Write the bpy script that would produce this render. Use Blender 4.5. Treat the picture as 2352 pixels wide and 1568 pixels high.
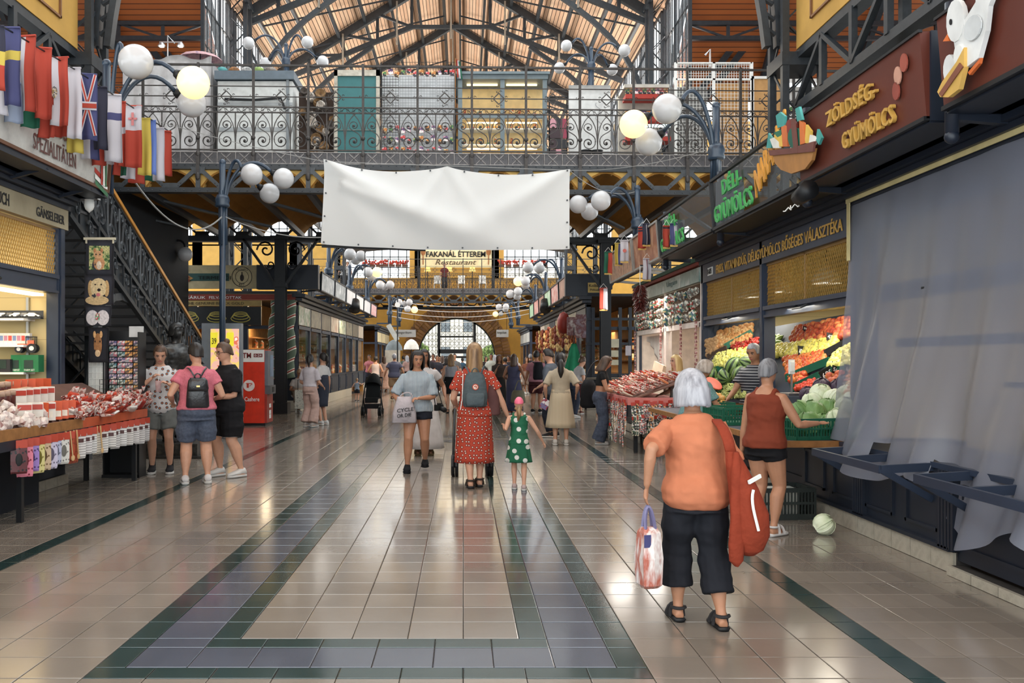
import bpy,bmesh,math,random
from math import sin,cos,pi,radians,sqrt
from mathutils import Vector as V,Matrix,noise
random.seed(7)
scene=bpy.context.scene
COL=scene.collection
for _o in list(bpy.data.objects):
 bpy.data.objects.remove(_o)
 # ------------------------------------------------------------------ camera, sky, exposure
FPX,VX,VY,CH=2036.0,1064.0,827.0,1.5 # focal length in px, vanishing point, eye height
_cam=bpy.data.cameras.new('camera')
cam=bpy.data.objects.new('camera',_cam)
COL.objects.link(cam)
cam.location=(0,0,CH)
cam.rotation_euler=(pi/2,0,0)
_cam.sensor_width=36.0
_cam.lens=36.0*FPX/2352
_cam.shift_x=112/2352
_cam.shift_y=43/2352
_cam.clip_start,_cam.clip_end=0.1,500
scene.camera=cam
world=bpy.data.worlds.new('sky');scene.world=world
world.use_nodes=True
_bg=world.node_tree.nodes['Background']
_bg.inputs['Color'].default_value=(0.90,0.97,1.0,1)
_bg.inputs['Strength'].default_value=3.0
vs=scene.view_settings
vs.view_transform='Standard';vs.look='None';vs.gamma=1.0;vs.exposure=0.08
vs.use_curve_mapping=False
try:
 scene.cycles.max_bounces=8;scene.cycles.diffuse_bounces=3;scene.cycles.glossy_bounces=3
 scene.cycles.transparent_max_bounces=12;scene.cycles.transmission_bounces=4
 scene.cycles.sample_clamp_indirect=4.0
 scene.cycles.caustics_reflective=False;scene.cycles.caustics_refractive=False
except Exception:
 pass
def area_lamp(name,loc,target,sx,sy,power,color=(1,1,1)):
 l=bpy.data.lights.new(name,'AREA');l.shape='RECTANGLE';l.size=sx;l.size_y=sy
 l.energy=power;l.color=color
 o=bpy.data.objects.new(name,l);COL.objects.link(o);o.location=loc
 o.rotation_euler=(V(target)-V(loc)).to_track_quat('-Z','Y').to_euler()
 return o
WARM=(1.0,0.80,0.52)
WHITE=(1.0,0.95,0.86)
# lamps added outside both clerestories to boost the daylight on the nave roof
area_lamp('clerestory_fill',(-8.4,45,10.9),(3.5,45,14.6),32,4.2,5200,(1.0,.95,.88))
area_lamp('clerestory_fill',(7.4,45,10.9),(-4.5,45,14.6),32,4.2,5200,(1.0,.95,.88))
# lamps under the stall roofs (the tubes and pendants the stalls have)
area_lamp('stall_tube_light',(4.7,9.9,2.22),(5.0,9.9,0),0.8,2.2,46,(1.0,0.93,0.78))
area_lamp('stall_tube_light',(4.7,12.5,2.22),(5.0,12.5,0),0.8,2.2,46,(1.0,0.93,0.78))
area_lamp('stall_tube_light',(5.2,6.2,2.4),(4.9,6.2,0),0.8,2.6,26,(1.0,0.80,0.62))
area_lamp('stall_tube_light',(4.8,16.5,2.5),(4.4,16.5,0),0.8,4.2,150,(1.0,0.94,0.86))
area_lamp('stall_tube_light',(-5.5,8.6,2.75),(-5.5,9.2,0),0.6,3.0,55,(1.0,0.86,0.62))
area_lamp('stall_tube_light',(-6.6,28.2,3.0),(-6.6,27.5,0),3.0,2.0,190,(1.0,0.78,0.50))
area_lamp('stall_tube_light',(-5.7,35,2.9),(-5.2,35,0),0.8,14,260,(1.0,0.84,0.62))
area_lamp('stall_tube_light',(4.7,35,2.9),(4.0,35,0),0.8,14,300,(1.0,0.82,0.56))
area_lamp('stall_tube_light',(5.6,27.9,2.9),(5.6,27.9,0),2.4,1.0,120,(1.0,0.80,0.52))
area_lamp('bridge_shop_light',(0.9,21.6,8.3),(0.9,21.2,6),1.8,0.4,40,(1.0,0.82,0.55))
area_lamp('bridge_shop_light',(4.2,21.6,8.3),(4.2,21.2,6),1.5,0.4,25,(1.0,0.9,0.7))
def P(px,py,Y):
 """the point of the hall at depth Y that the photograph shows at pixel px, py"""
 return V(((px-VX)/FPX*Y,Y,CH+(VY-py)/FPX*Y))
def XP(px,X): # depth of a point on the plane x = X seen at column px
 return X*FPX/(px-VX)
 # ------------------------------------------------------------------ materials
def lin(c):
 if isinstance(c,str):
  c=c.lstrip('#');c=[int(c[i:i+2],16) for i in (0,2,4)]
 return tuple(((x/255)/12.92 if x/255<=.04045 else ((x/255+.055)/1.055)**2.4) for x in c[:3])+(1.0,)
_M={}
def newmat(key):
 m=bpy.data.materials.new(key);m.use_nodes=True
 nt=m.node_tree
 return m,nt,nt.nodes['Principled BSDF']
def N(nt,typ,**kw):
 n=nt.nodes.new(typ)
 for k,v in kw.items():
  setattr(n,k,v)
 return n
def coords(nt,scale=(1,1,1),rot=(0,0,0),kind='Object'):
 t=N(nt,'ShaderNodeTexCoord');mp=N(nt,'ShaderNodeMapping')
 mp.inputs['Scale'].default_value=scale;mp.inputs['Rotation'].default_value=rot
 nt.links.new(t.outputs[kind],mp.inputs['Vector'])
 return mp.outputs['Vector']
def mixc(nt,fac,a,b):
 n=N(nt,'ShaderNodeMix',data_type='RGBA')
 for s,val in ((0,fac),(6,a),(7,b)):
  if hasattr(val,'node'):
   nt.links.new(val,n.inputs[s])
  else:
   n.inputs[s].default_value=val
 return n.outputs[2]
def ramp(nt,fac,stops,interp='LINEAR'):
 r=N(nt,'ShaderNodeValToRGB');r.color_ramp.interpolation=interp
 el=r.color_ramp.elements
 while len(el)<len(stops):
  el.new(0.5)
 for e,(p,c) in zip(el,stops):
  e.position=p;e.color=c
 nt.links.new(fac,r.inputs['Fac'])
 return r.outputs['Color']
def math_n(nt,op,a,b=None):
 n=N(nt,'ShaderNodeMath',operation=op)
 for i,val in enumerate((a,b)):
  if val is None:
   continue
  if hasattr(val,'node'):
   nt.links.new(val,n.inputs[i])
  else:
   n.inputs[i].default_value=val
 return n.outputs[0]
def noise_n(nt,vec,scale,detail=3.0,rough=.5):
 n=N(nt,'ShaderNodeTexNoise');n.inputs['Scale'].default_value=scale
 n.inputs['Detail'].default_value=detail;n.inputs['Roughness'].default_value=rough
 if vec is not None:
  nt.links.new(vec,n.inputs['Vector'])
 return n.outputs['Fac']
def bump_n(nt,bsdf,height,strength,dist=.01):
 b=N(nt,'ShaderNodeBump');b.inputs['Strength'].default_value=strength;b.inputs['Distance'].default_value=dist
 nt.links.new(height,b.inputs['Height']);nt.links.new(b.outputs['Normal'],bsdf.inputs['Normal'])
def mat(col,rough=.6,metal=0.0,spec=.5,var=.12,vs=6.0,bump=0.0,bs=40.0,emit=0.0,key=None,coat=0.0,sss=0.0):
 k=(str(col),rough,metal,spec,var,vs,bump,bs,emit,coat)
 if k in _M:
  return _M[k]
 m,nt,b=newmat(key or 'paint');c=lin(col)
 b.inputs['Roughness'].default_value=rough;b.inputs['Metallic'].default_value=metal
 b.inputs['Specular IOR Level'].default_value=spec
 b.inputs['Coat Weight'].default_value=coat
 b.inputs['Base Color'].default_value=c
 if var>0:
  vec=coords(nt)
  f=noise_n(nt,vec,vs)
  lo=tuple(x*(1-var) for x in c[:3])+(1,);hi=tuple(min(1,x*(1+var)) for x in c[:3])+(1,)
  nt.links.new(ramp(nt,f,[(.3,lo),(.7,hi)]),b.inputs['Base Color'])
 if bump>0:
  bump_n(nt,b,noise_n(nt,coords(nt),bs),bump,.035)
 if emit>0:
  b.inputs['Emission Color'].default_value=c;b.inputs['Emission Strength'].default_value=emit
 _M[k]=m
 return m
def stripes(c1,c2,axis=0,freq=30,duty=.5,rough=.75,rot=(0,0,0),kind='Object'):
 k=('st',str(c1),str(c2),axis,freq,duty,rot,kind)
 if k in _M:
  return _M[k]
 m,nt,b=newmat('striped');vec=coords(nt,rot=rot,kind=kind)
 s=N(nt,'ShaderNodeSeparateXYZ');nt.links.new(vec,s.inputs[0])
 f=math_n(nt,'FRACT',math_n(nt,'MULTIPLY',s.outputs[axis],freq))
 f=math_n(nt,'GREATER_THAN',f,duty)
 nt.links.new(mixc(nt,f,lin(c1),lin(c2)),b.inputs['Base Color'])
 b.inputs['Roughness'].default_value=rough
 _M[k]=m
 return m
def spots(base,dot,scale=14,size=.28,c3=None,size3=.1,rough=.8,rnd=0.0,metric='EUCLIDEAN',flat=False):
 """cells of round spots (polka dots, flowers, prints)"""
 k=('sp',str(base),str(dot),scale,size,str(c3),size3,rnd,flat)
 if k in _M:
  return _M[k]
 m,nt,b=newmat('spotted');vec=coords(nt,scale=(1,.02,1) if flat else (1,1,1))
 v=N(nt,'ShaderNodeTexVoronoi');v.inputs['Scale'].default_value=scale
 v.inputs['Randomness'].default_value=rnd
 v.voronoi_dimensions='2D';sx_=N(nt,'ShaderNodeSeparateXYZ');cx_=N(nt,'ShaderNodeCombineXYZ')
 nt.links.new(vec,sx_.inputs[0]);nt.links.new(sx_.outputs[0],cx_.inputs[0]);nt.links.new(sx_.outputs[2],cx_.inputs[1]);nt.links.new(cx_.outputs[0],v.inputs['Vector'])
 c=mixc(nt,math_n(nt,'LESS_THAN',v.outputs['Distance'],size),lin(base),lin(dot))
 if c3:
  c=mixc(nt,math_n(nt,'LESS_THAN',v.outputs['Distance'],size3),c,lin(c3))
 nt.links.new(c,b.inputs['Base Color']);b.inputs['Roughness'].default_value=rough
 _M[k]=m
 return m
def mottle(cols,scale=8,rough=.7,stretch=(1,1,1),detail=4,bump=0.0,interp='LINEAR',key='mottled',metal=0.0):
 """colours spread over noise: marble, foliage, prints, fruit skins"""
 k=('mo',str(cols),scale,rough,stretch,detail,bump,interp)
 if k in _M:
  return _M[k]
 m,nt,b=newmat(key);vec=coords(nt,scale=stretch)
 f=noise_n(nt,vec,scale,detail,.6)
 n=len(cols)
 st=[(.28+.44*i/max(1,n-1),lin(c)) for i,c in enumerate(cols)]
 nt.links.new(ramp(nt,f,st,interp),b.inputs['Base Color'])
 b.inputs['Roughness'].default_value=rough;b.inputs['Metallic'].default_value=metal
 if bump:
  bump_n(nt,b,f,bump)
 _M[k]=m
 return m
def confetti(cols,scale=30,rough=.6,stretch=(1,1,1),key='print'):
 """hard random cells of colour: printed labels and packets too small to read"""
 k=('cf',str(cols),scale,rough,stretch)
 if k in _M:
  return _M[k]
 m,nt,b=newmat(key);vec=coords(nt,scale=stretch)
 v=N(nt,'ShaderNodeTexVoronoi');v.inputs['Scale'].default_value=scale
 nt.links.new(vec,v.inputs['Vector'])
 s=N(nt,'ShaderNodeSeparateColor');nt.links.new(v.outputs['Color'],s.inputs[0])
 n=len(cols)
 nt.links.new(ramp(nt,s.outputs[0],[(i/n,lin(c)) for i,c in enumerate(cols)],'CONSTANT'),b.inputs['Base Color'])
 b.inputs['Roughness'].default_value=rough
 _M[k]=m
 return m
def clearmat(tint=(255,255,255),trans=.8,rough=.1,key='clear',emit=0):
 k=('cl',str(tint),trans,rough)
 if k in _M:
  return _M[k]
 m,nt,b=newmat(key)
 b.inputs['Base Color'].default_value=lin(tint);b.inputs['Roughness'].default_value=rough
 t=N(nt,'ShaderNodeBsdfTransparent');mx=N(nt,'ShaderNodeMixShader')
 mx.inputs[0].default_value=1-trans
 nt.links.new(t.outputs[0],mx.inputs[1]);nt.links.new(b.outputs[0],mx.inputs[2])
 nt.links.new(mx.outputs[0],nt.nodes['Material Output'].inputs['Surface'])
 _M[k]=m
 return m
IRON=mat((40,45,50),.45,.0,.5,.2,9,key='iron_paint')
IRONL=mat((62,67,72),.45,.0,.5,.25,9,key='iron_grey')
NAVY=mat((38,48,66),.42,0,.5,.15,3,key='stall_blue')
NAVYD=mat((24,31,44),.45,0,.5,.15,3,key='stall_dark_blue')
LAMPB=mat((44,60,78),.35,0,.6,.1,5,key='lamp_blue')
BLACK=mat((20,21,24),.5,0,.4,.1,5,key='black')
WHITEM=mat((236,236,232),.55,0,.4,.04,5,key='white')
OCHRE=mat((182,142,74),.8,0,.2,.1,2,key='ochre_plaster')
OCHRED=mat((158,112,52),.85,0,.2,.12,2,key='ochre_vault')
WOODB=mat((150,104,60),.6,0,.3,.2,12,key='wood')
CREAM=mat((226,214,184),.7,0,.3,.06,4,key='cream')
GREY=mat((150,154,156),.55,0,.4,.08,4,key='grey')
STEEL=mat((190,192,194),.3,.9,.5,.05,9,key='steel')
GOLDL=mat((214,168,84),.45,.3,.5,.1,12,key='gold_letter')
GLASS=clearmat((26,32,34),.86,.05,'glass')
SKYGLASS=clearmat((235,240,245),.9,.1,'window_glass')
# ------------------------------------------------------------------ mesh collector
class MB:
 def __init__(s):
  s.v,s.f,s.m=[],[],[]
 def add(s,vs_,fs_,m=0):
  b=len(s.v)
  s.v.extend([tuple(p) for p in vs_])
  for f in fs_:
   s.f.append(tuple(b+i for i in f));s.m.append(m)
  return s
 def box(s,c,d,m=0,R=None):
  c=V(c);x,y,z=d[0]/2,d[1]/2,d[2]/2
  p=[V((a,b_,e)) for a in (-x,x) for b_ in (-y,y) for e in (-z,z)]
  if R is not None:
   p=[R@q for q in p]
  return s.add([c+q for q in p],[(0,1,3,2),(4,6,7,5),(0,4,5,1),(2,3,7,6),(0,2,6,4),(1,5,7,3)],m)
 def bx(s,x0,x1,y0,y1,z0,z1,m=0):
  return s.box(((x0+x1)/2,(y0+y1)/2,(z0+z1)/2),(abs(x1-x0),abs(y1-y0),abs(z1-z0)),m)
 def beam(s,p,q,w,h=None,m=0):
  p,q=V(p),V(q);d=q-p;L=d.length
  if L<1e-6:
   return s
  R=d.to_track_quat('X','Z').to_matrix()
  return s.box((p+q)/2,(L,w,h or w),m,R)
 def tube(s,pts,r,n=8,m=0,cap=True,flat=1.0):
  pts=[V(p) for p in pts];k=len(pts)
  rs=r if isinstance(r,(list,tuple)) else [r]*k
  T=[]
  for i in range(k):
   t=pts[min(i+1,k-1)]-pts[max(i-1,0)]
   T.append(t.normalized() if t.length>1e-9 else V((0,0,1)))
  u=T[0].orthogonal().normalized();rings=[]
  for i in range(k):
   u=(u-T[i]*u.dot(T[i]))
   u=u.normalized() if u.length>1e-6 else T[i].orthogonal().normalized()
   w=T[i].cross(u)
   rings.append([pts[i]+(u*cos(2*pi*j/n)+w*sin(2*pi*j/n)*flat)*rs[i] for j in range(n)])
  return s.loft(rings,cap,m)
 def loft(s,rings,cap=True,m=0,closed=True):
  n=len(rings[0]);vs_=[p for r in rings for p in r];fs_=[]
  for i in range(len(rings)-1):
   for j in range(n if closed else n-1):
    a,b_=i*n+j,i*n+(j+1)%n
    fs_.append((a,b_,b_+n,a+n))
  if cap:
   fs_.append(tuple(range(n-1,-1,-1)));fs_.append(tuple(range((len(rings)-1)*n,len(rings)*n)))
  return s.add(vs_,fs_,m)
 def ell(s,c,r,nu=12,nv=8,m=0,R=None):
  c=V(c);r=(r,r,r) if not isinstance(r,(tuple,list)) else r
  vs_,fs_=[],[]
  for i in range(nv+1):
   t=pi*i/nv
   for j in range(nu):
    a=2*pi*j/nu
    p=V((r[0]*sin(t)*cos(a),r[1]*sin(t)*sin(a),r[2]*cos(t)))
    if i in (0,nv) and j:
     continue
    vs_.append(c+(R@p if R is not None else p))
  def ix(i,j):
   return 0 if i==0 else (1+(nv-1)*nu if i==nv else 1+(i-1)*nu+j%nu)
  for i in range(nv):
   for j in range(nu):
    q=[ix(i,j),ix(i+1,j),ix(i+1,j+1),ix(i,j+1)]
    q2=[]
    for z in q:
     if z not in q2:
      q2.append(z)
    fs_.append(tuple(q2))
  return s.add(vs_,fs_,m)
 def lathe(s,prof,c=(0,0,0),n=12,m=0,cap=True):
  c=V(c)
  return s.loft([[c+V((max(r,1e-4)*cos(2*pi*j/n),max(r,1e-4)*sin(2*pi*j/n),z)) for j in range(n)] for r,z in prof],cap,m)
 def prism(s,poly,o,ux,uy,dep,m=0):
  o,ux,uy,dep=V(o),V(ux),V(uy),V(dep);n=len(poly)
  a=[o+ux*x+uy*y for x,y in poly];b_=[p+dep for p in a]
  fs_=[tuple(range(n)),tuple(range(2*n-1,n-1,-1))]+[(i,i+n,(i+1)%n+n,(i+1)%n) for i in range(n)]
  return s.add(a+b_,fs_,m)
 def grid(s,nu,nv,fn,m=0,thick=0.0):
  """a sheet fn(u, v) with real thickness along its normals when asked"""
  pts=[[V(fn(i/nu,j/nv)) for i in range(nu+1)] for j in range(nv+1)]
  w=nu+1
  fs_=[(j*w+i,j*w+i+1,(j+1)*w+i+1,(j+1)*w+i) for j in range(nv) for i in range(nu)]
  flat=[p for r in pts for p in r]
  if thick:
   nr=[]
   for j in range(nv+1):
    for i in range(nu+1):
     du=pts[j][min(i+1,nu)]-pts[j][max(i-1,0)];dv=pts[min(j+1,nv)][i]-pts[max(j-1,0)][i]
     q=du.cross(dv);nr.append(q.normalized() if q.length>1e-9 else V((0,0,1)))
   K=len(flat);back=[p-q*thick for p,q in zip(flat,nr)]
   fb=[tuple(K+i for i in reversed(f)) for f in fs_]
   edge=[j*w for j in range(nv+1)],[j*w+nu for j in range(nv+1)],list(range(w)),[nv*w+i for i in range(w)]
   fe=[]
   for e in edge:
    for a,b_ in zip(e,e[1:]):
     fe.append((a,b_,b_+K,a+K))
   return s.add(flat+back,fs_+fb+fe,m)
  return s.add(flat,fs_,m)
 def mesh(s,name,mats,smooth=False):
  me=bpy.data.meshes.new(name)
  me.from_pydata(s.v,[],s.f)
  for x in (mats if isinstance(mats,(list,tuple)) else [mats]):
   me.materials.append(x)
  if isinstance(mats,(list,tuple)) and len(mats)>1:
   me.polygons.foreach_set('material_index',s.m)
  if smooth:
   me.polygons.foreach_set('use_smooth',[True]*len(me.polygons))
  me.update()
  return me
 def obj(s,name,mats,parent=None,smooth=False,loc=None,rz=None):
  return inst(s.mesh(name,mats,smooth),name,parent,loc,(0,0,rz) if rz else None)
def inst(me,name,parent=None,loc=None,rot=None,scale=None):
 o=bpy.data.objects.new(name,me);COL.objects.link(o)
 if parent is not None:
  o.parent=parent
 if loc is not None:
  o.location=loc
 if rot is not None:
  o.rotation_euler=rot
 if scale is not None:
  o.scale=(scale,)*3 if not isinstance(scale,(tuple,list)) else scale
 return o
def tag(o,label,cat,group=None):
 o['label']=label;o['category']=cat
 if group:
  o['group']=group
 return o
def thing(name,label,cat,loc=(0,0,0),rz=0.0,group=None):
 o=bpy.data.objects.new(name,None);COL.objects.link(o)
 o.empty_display_size=.1
 o.location=loc;o.rotation_euler=(0,0,rz)
 return tag(o,label,cat,group)
def struct(o,label=None):
 o['kind']='structure'
 if label:
  o['label']=label
 return o
def sempty(name,loc=(0,0,0)):
 o=bpy.data.objects.new(name,None);COL.objects.link(o);o.location=loc;o['kind']='structure'
 return o
def bez(p0,p1,p2,p3,n=10):
 p0,p1,p2,p3=V(p0),V(p1),V(p2),V(p3)
 return [p0*(1-t)**3+p1*3*t*(1-t)**2+p2*3*t*t*(1-t)+p3*t**3 for t in [i/n for i in range(n+1)]]
def text(s,o,ux,uy,w,h,m,parent=None,depth=.004,bold=.0,name='lettering',shear=0.0,align='l'):
 """words as a mesh that fills w x h metres from the corner o along ux, uy"""
 c=bpy.data.curves.new('t','FONT');c.body=s;c.size=1.0;c.extrude=.5;c.offset=bold;c.shear=shear
 c.resolution_u=2
 t=bpy.data.objects.new('t',c);COL.objects.link(t)
 me=bpy.data.meshes.new_from_object(t.evaluated_get(bpy.context.evaluated_depsgraph_get()))
 bpy.data.objects.remove(t);bpy.data.curves.remove(c)
 xs=[v.co.x for v in me.vertices];ys=[v.co.y for v in me.vertices]
 x0,x1,y0,y1=min(xs),max(xs),min(ys),max(ys)
 o,ux,uy=V(o),V(ux).normalized(),V(uy).normalized();un=ux.cross(uy)
 for v in me.vertices:
  v.co=o+ux*((v.co.x-x0)/(x1-x0)*w)+uy*((v.co.y-y0)/(y1-y0)*h)+un*((v.co.z+.5)*depth)
 me.materials.clear();me.materials.append(m)
 me.update()
 return inst(me,name,parent)
def spiral(cx,cz,r0,turns,a0,hand=1,n=18,y=0.0,rmin=.12):
 """flat wrought-iron volute in the x-z plane"""
 out=[]
 for i in range(n+1):
  t=i/n;r=r0*(1-t*(1-rmin));a=a0+hand*turns*2*pi*t
  out.append(V((cx+r*cos(a),y,cz+r*sin(a))))
 return out
 # ------------------------------------------------------------------ floor of tiles
def tilemat(c1,c2,rough=.2):
 m,nt,b=newmat('floor_tile');vec=coords(nt)
 info=N(nt,'ShaderNodeObjectInfo')
 g=N(nt,'ShaderNodeNewGeometry')
 s=N(nt,'ShaderNodeVectorMath',operation='SCALE');s.inputs['Scale'].default_value=1/.3
 nt.links.new(g.outputs['Position'],s.inputs[0])
 fl=N(nt,'ShaderNodeVectorMath',operation='FLOOR');nt.links.new(s.outputs[0],fl.inputs[0])
 wn=N(nt,'ShaderNodeTexWhiteNoise',noise_dimensions='2D');nt.links.new(fl.outputs[0],wn.inputs['Vector'])
 f=noise_n(nt,g.outputs['Position'],1.1,4,.6)
 fine=noise_n(nt,g.outputs['Position'],30,2,.6)
 mixf=math_n(nt,'ADD',math_n(nt,'MULTIPLY',wn.outputs['Value'],.35),math_n(nt,'ADD',math_n(nt,'MULTIPLY',f,.5),math_n(nt,'MULTIPLY',fine,.08)))
 nt.links.new(mixc(nt,mixf,lin(c1),lin(c2)),b.inputs['Base Color'])
 r=math_n(nt,'ADD',math_n(nt,'MULTIPLY',f,.12),rough-.06)
 nt.links.new(r,b.inputs['Roughness'])
 b.inputs['Specular IOR Level'].default_value=.75;b.inputs['Coat Weight'].default_value=.2;b.inputs['Coat Roughness'].default_value=.1
 bump_n(nt,b,noise_n(nt,g.outputs['Position'],7,2),.025,.02)
 return m
T_BEIGE=tilemat((112,104,96),(150,140,129),.16);T_GREEN=tilemat((30,50,50),(48,68,66),.16);T_BLUE=tilemat((68,74,86),(92,96,108),.16)
GROUT=mat((62,58,56),.9,0,.2,.2,20,key='grout')
floor=struct(MB().bx(-26,26,1.5,64,-.3,-.005).obj('floor',GROUT),'beige tiled hall floor with dark green and blue tile borders')
CX=-.02
tiles=[] # (x0, x1, y0, y1, colour)
ROW0=4.18
left_cols=[(-1.80-.3*(i+1),-1.80-.3*i,0) for i in range(5)]+[(-3.45,-3.30,1)]+[(-3.45-.3*(i+1),-3.45-.3*i,0) for i in range(16)]
right_cols=[(.90+.3*i,1.20+.3*i,0) for i in range(4)]+[(2.10,2.25,1)]+[(2.25+.3*i,2.55+.3*i,0) for i in range(16)]
j=-3
while ROW0+.3*j<61.5:
 y0=ROW0+.3*j;y1=y0+.3
 for x0,x1,c in left_cols+right_cols:
  if x1<-4.9 and (y1<10.8 or 26<y1<43):
   continue
  if x0>3.4 and (y1<19.5 or 27<y1<43):
   continue
  tiles.append((x0,x1,y0,y1,c))
 j+=1
for k in range(-3,0):
 for i in range(9):
  tiles.append((-1.80+.3*i,-1.5+.3*i,ROW0+.3*k,ROW0+.3*k+.3,0))
ys=ROW0
while ys<60:
 n=38;ye=ys+1.2+.3*n
 for a,b,c in ((ys,ys+.15,1),(ye-.15,ye,1)):
  for i in range(9):
   tiles.append((-1.80+.3*i,-1.5+.3*i,a,b,1))
 for a,b in ((ys+.15,ys+.45),(ye-.45,ye-.15)):
  tiles.append((-1.80,-1.65,a,b,1));tiles.append((.75,.90,a,b,1))
  for i in range(8):
   tiles.append((-1.65+.3*i,-1.35+.3*i,a,b,2))
 for a,b in ((ys+.45,ys+.6),(ye-.6,ye-.45)):
  for x0,x1,c in ((-1.80,-1.65,1),(.75,.90,1),(-1.65,-1.35,2),(.45,.75,2)):
   tiles.append((x0,x1,a,b,c))
  for i in range(6):
   tiles.append((-1.35+.3*i,-1.05+.3*i,a,b,1))
 for r in range(n):
  a=ys+.6+.3*r
  for x0,x1,c in ((-1.80,-1.65,1),(-1.65,-1.35,2),(-1.35,-1.20,1),(.30,.45,1),(.45,.75,2),(.75,.90,1)):
   tiles.append((x0,x1,a,a+.3,c))
  for i in range(5):
   tiles.append((-1.20+.3*i,-.90+.3*i,a,a+.3,0))
 for i in range(9):
  tiles.append((-1.80+.3*i,-1.5+.3*i,ye,ye+.3,0))
 ys=ye+.3
def tile_into(mb,w,l,m,cx=0.,cy=0.,top=0.):
 g,e=.0022,.004
 a,b=w/2-g,l/2-g
 o=[(-a,-b),(a,-b),(a,b),(-a,b)];i_=[(-a+e,-b+e),(a-e,-b+e),(a-e,b-e),(-a+e,b-e)]
 mb.add([(cx+x,cy+y,top-.006) for x,y in o]+[(cx+x,cy+y,top-.0012) for x,y in o]+[(cx+x,cy+y,top) for x,y in i_],
 [(0,1,5,4),(1,2,6,5),(2,3,7,6),(3,0,4,7),(4,5,9,8),(5,6,10,9),(6,7,11,10),(7,4,8,11),(8,9,10,11)],m)
def seen(t):
 cx,cy=(t[0]+t[1])/2,(t[2]+t[3])/2
 px=VX+FPX*cx/cy;py=VY+FPX*CH/cy
 return -70<px<2420 and py<1610
TM=[T_BEIGE,T_GREEN,T_BLUE]
tiles.sort(key=lambda t:(not seen(t),t[2]))
_tm={}
rest=MB()
for i,(x0,x1,y0,y1,c) in enumerate(tiles):
 w,l=round(x1-x0,3),round(y1-y0,3)
 if i<300:
  if (w,l,c) not in _tm:
   q=MB();tile_into(q,w,l,0);_tm[(w,l,c)]=q.mesh('tile',TM[c])
  inst(_tm[(w,l,c)],'tile',floor,((x0+x1)/2,(y0+y1)/2,random.uniform(-.0006,.0006)))
 else:
  tile_into(rest,w,l,c,(x0+x1)/2,(y0+y1)/2,random.uniform(-.0006,.0006))
far_tiles=rest.obj('tiles',TM,floor);far_tiles['kind']='stuff'
# ------------------------------------------------------------------ roofs, columns, clerestory
def planks(axis,pitch,c1,c2,seam,rough=.7):
 m,nt,b=newmat('roof_planks');vec=coords(nt)
 s=N(nt,'ShaderNodeSeparateXYZ');nt.links.new(vec,s.inputs[0])
 q=math_n(nt,'MULTIPLY',s.outputs[axis],1/pitch)
 f=math_n(nt,'FRACT',q)
 wn=N(nt,'ShaderNodeTexWhiteNoise',noise_dimensions='1D');nt.links.new(math_n(nt,'FLOOR',q),wn.inputs['W'])
 grain=noise_n(nt,vec,1.4,4)
 c=mixc(nt,math_n(nt,'ADD',math_n(nt,'MULTIPLY',wn.outputs['Value'],.5),math_n(nt,'MULTIPLY',grain,.6)),lin(c1),lin(c2))
 g=math_n(nt,'LESS_THAN',f,.16)
 nt.links.new(mixc(nt,g,c,lin(seam)),b.inputs['Base Color'])
 bump_n(nt,b,math_n(nt,'SUBTRACT',1.0,g),.5,.02)
 b.inputs['Roughness'].default_value=rough
 return m
PL_NAVE=planks(0,.135,(222,170,132),(248,214,180),(70,42,28))
PL_TRANS=planks(2,.12,(150,78,30),(182,100,44),(92,46,18))
XL,XR=-7.5,6.5 # column lines
XC=-.5
roof=MB()
for sx,ra,rb in ((-1,28.2,63),(1,28.2,63),(-1,-14,11),(1,-14,11)):
 a=[(XC+sx*7.3,ra,13.3),(XC+sx*7.3,rb,13.3),(XC,rb,17.7),(XC,ra,17.7)]
 roof.add(a+[(x,y,z+.25) for x,y,z in a],[(0,1,2,3),(4,5,6,7),(0,1,5,4),(1,2,6,5),(2,3,7,6),(3,0,4,7)])
nave_roof=struct(roof.obj('ceiling',PL_NAVE),'planked nave roof of the market hall')
tr=MB()
for x0,x1 in ((-26,XL-.5),(XR+.5,24)):
 for ya,za,yb,zb in ((29.9,10.2,23.2,16.2),(17.0,10.2,23.2,16.2)):
  a=[(x0,ya,za),(x1,ya,za),(x1,yb,zb),(x0,yb,zb)]
  tr.add(a+[(x,y,z+.2) for x,y,z in a],[(0,1,2,3),(4,5,6,7),(0,1,5,4),(1,2,6,5),(2,3,7,6),(3,0,4,7)])
trans_roof=struct(tr.obj('ceiling',PL_TRANS),'brown planked roofs of the side bays')
trn=[0]
def trim(mb,m=IRON,label=None,parent=None,name=None):
 trn[0]+=1
 o=mb.obj(name or ('trim_%d'%trn[0]),m,parent)
 if parent is None:
  struct(o,label)
 return o
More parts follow.
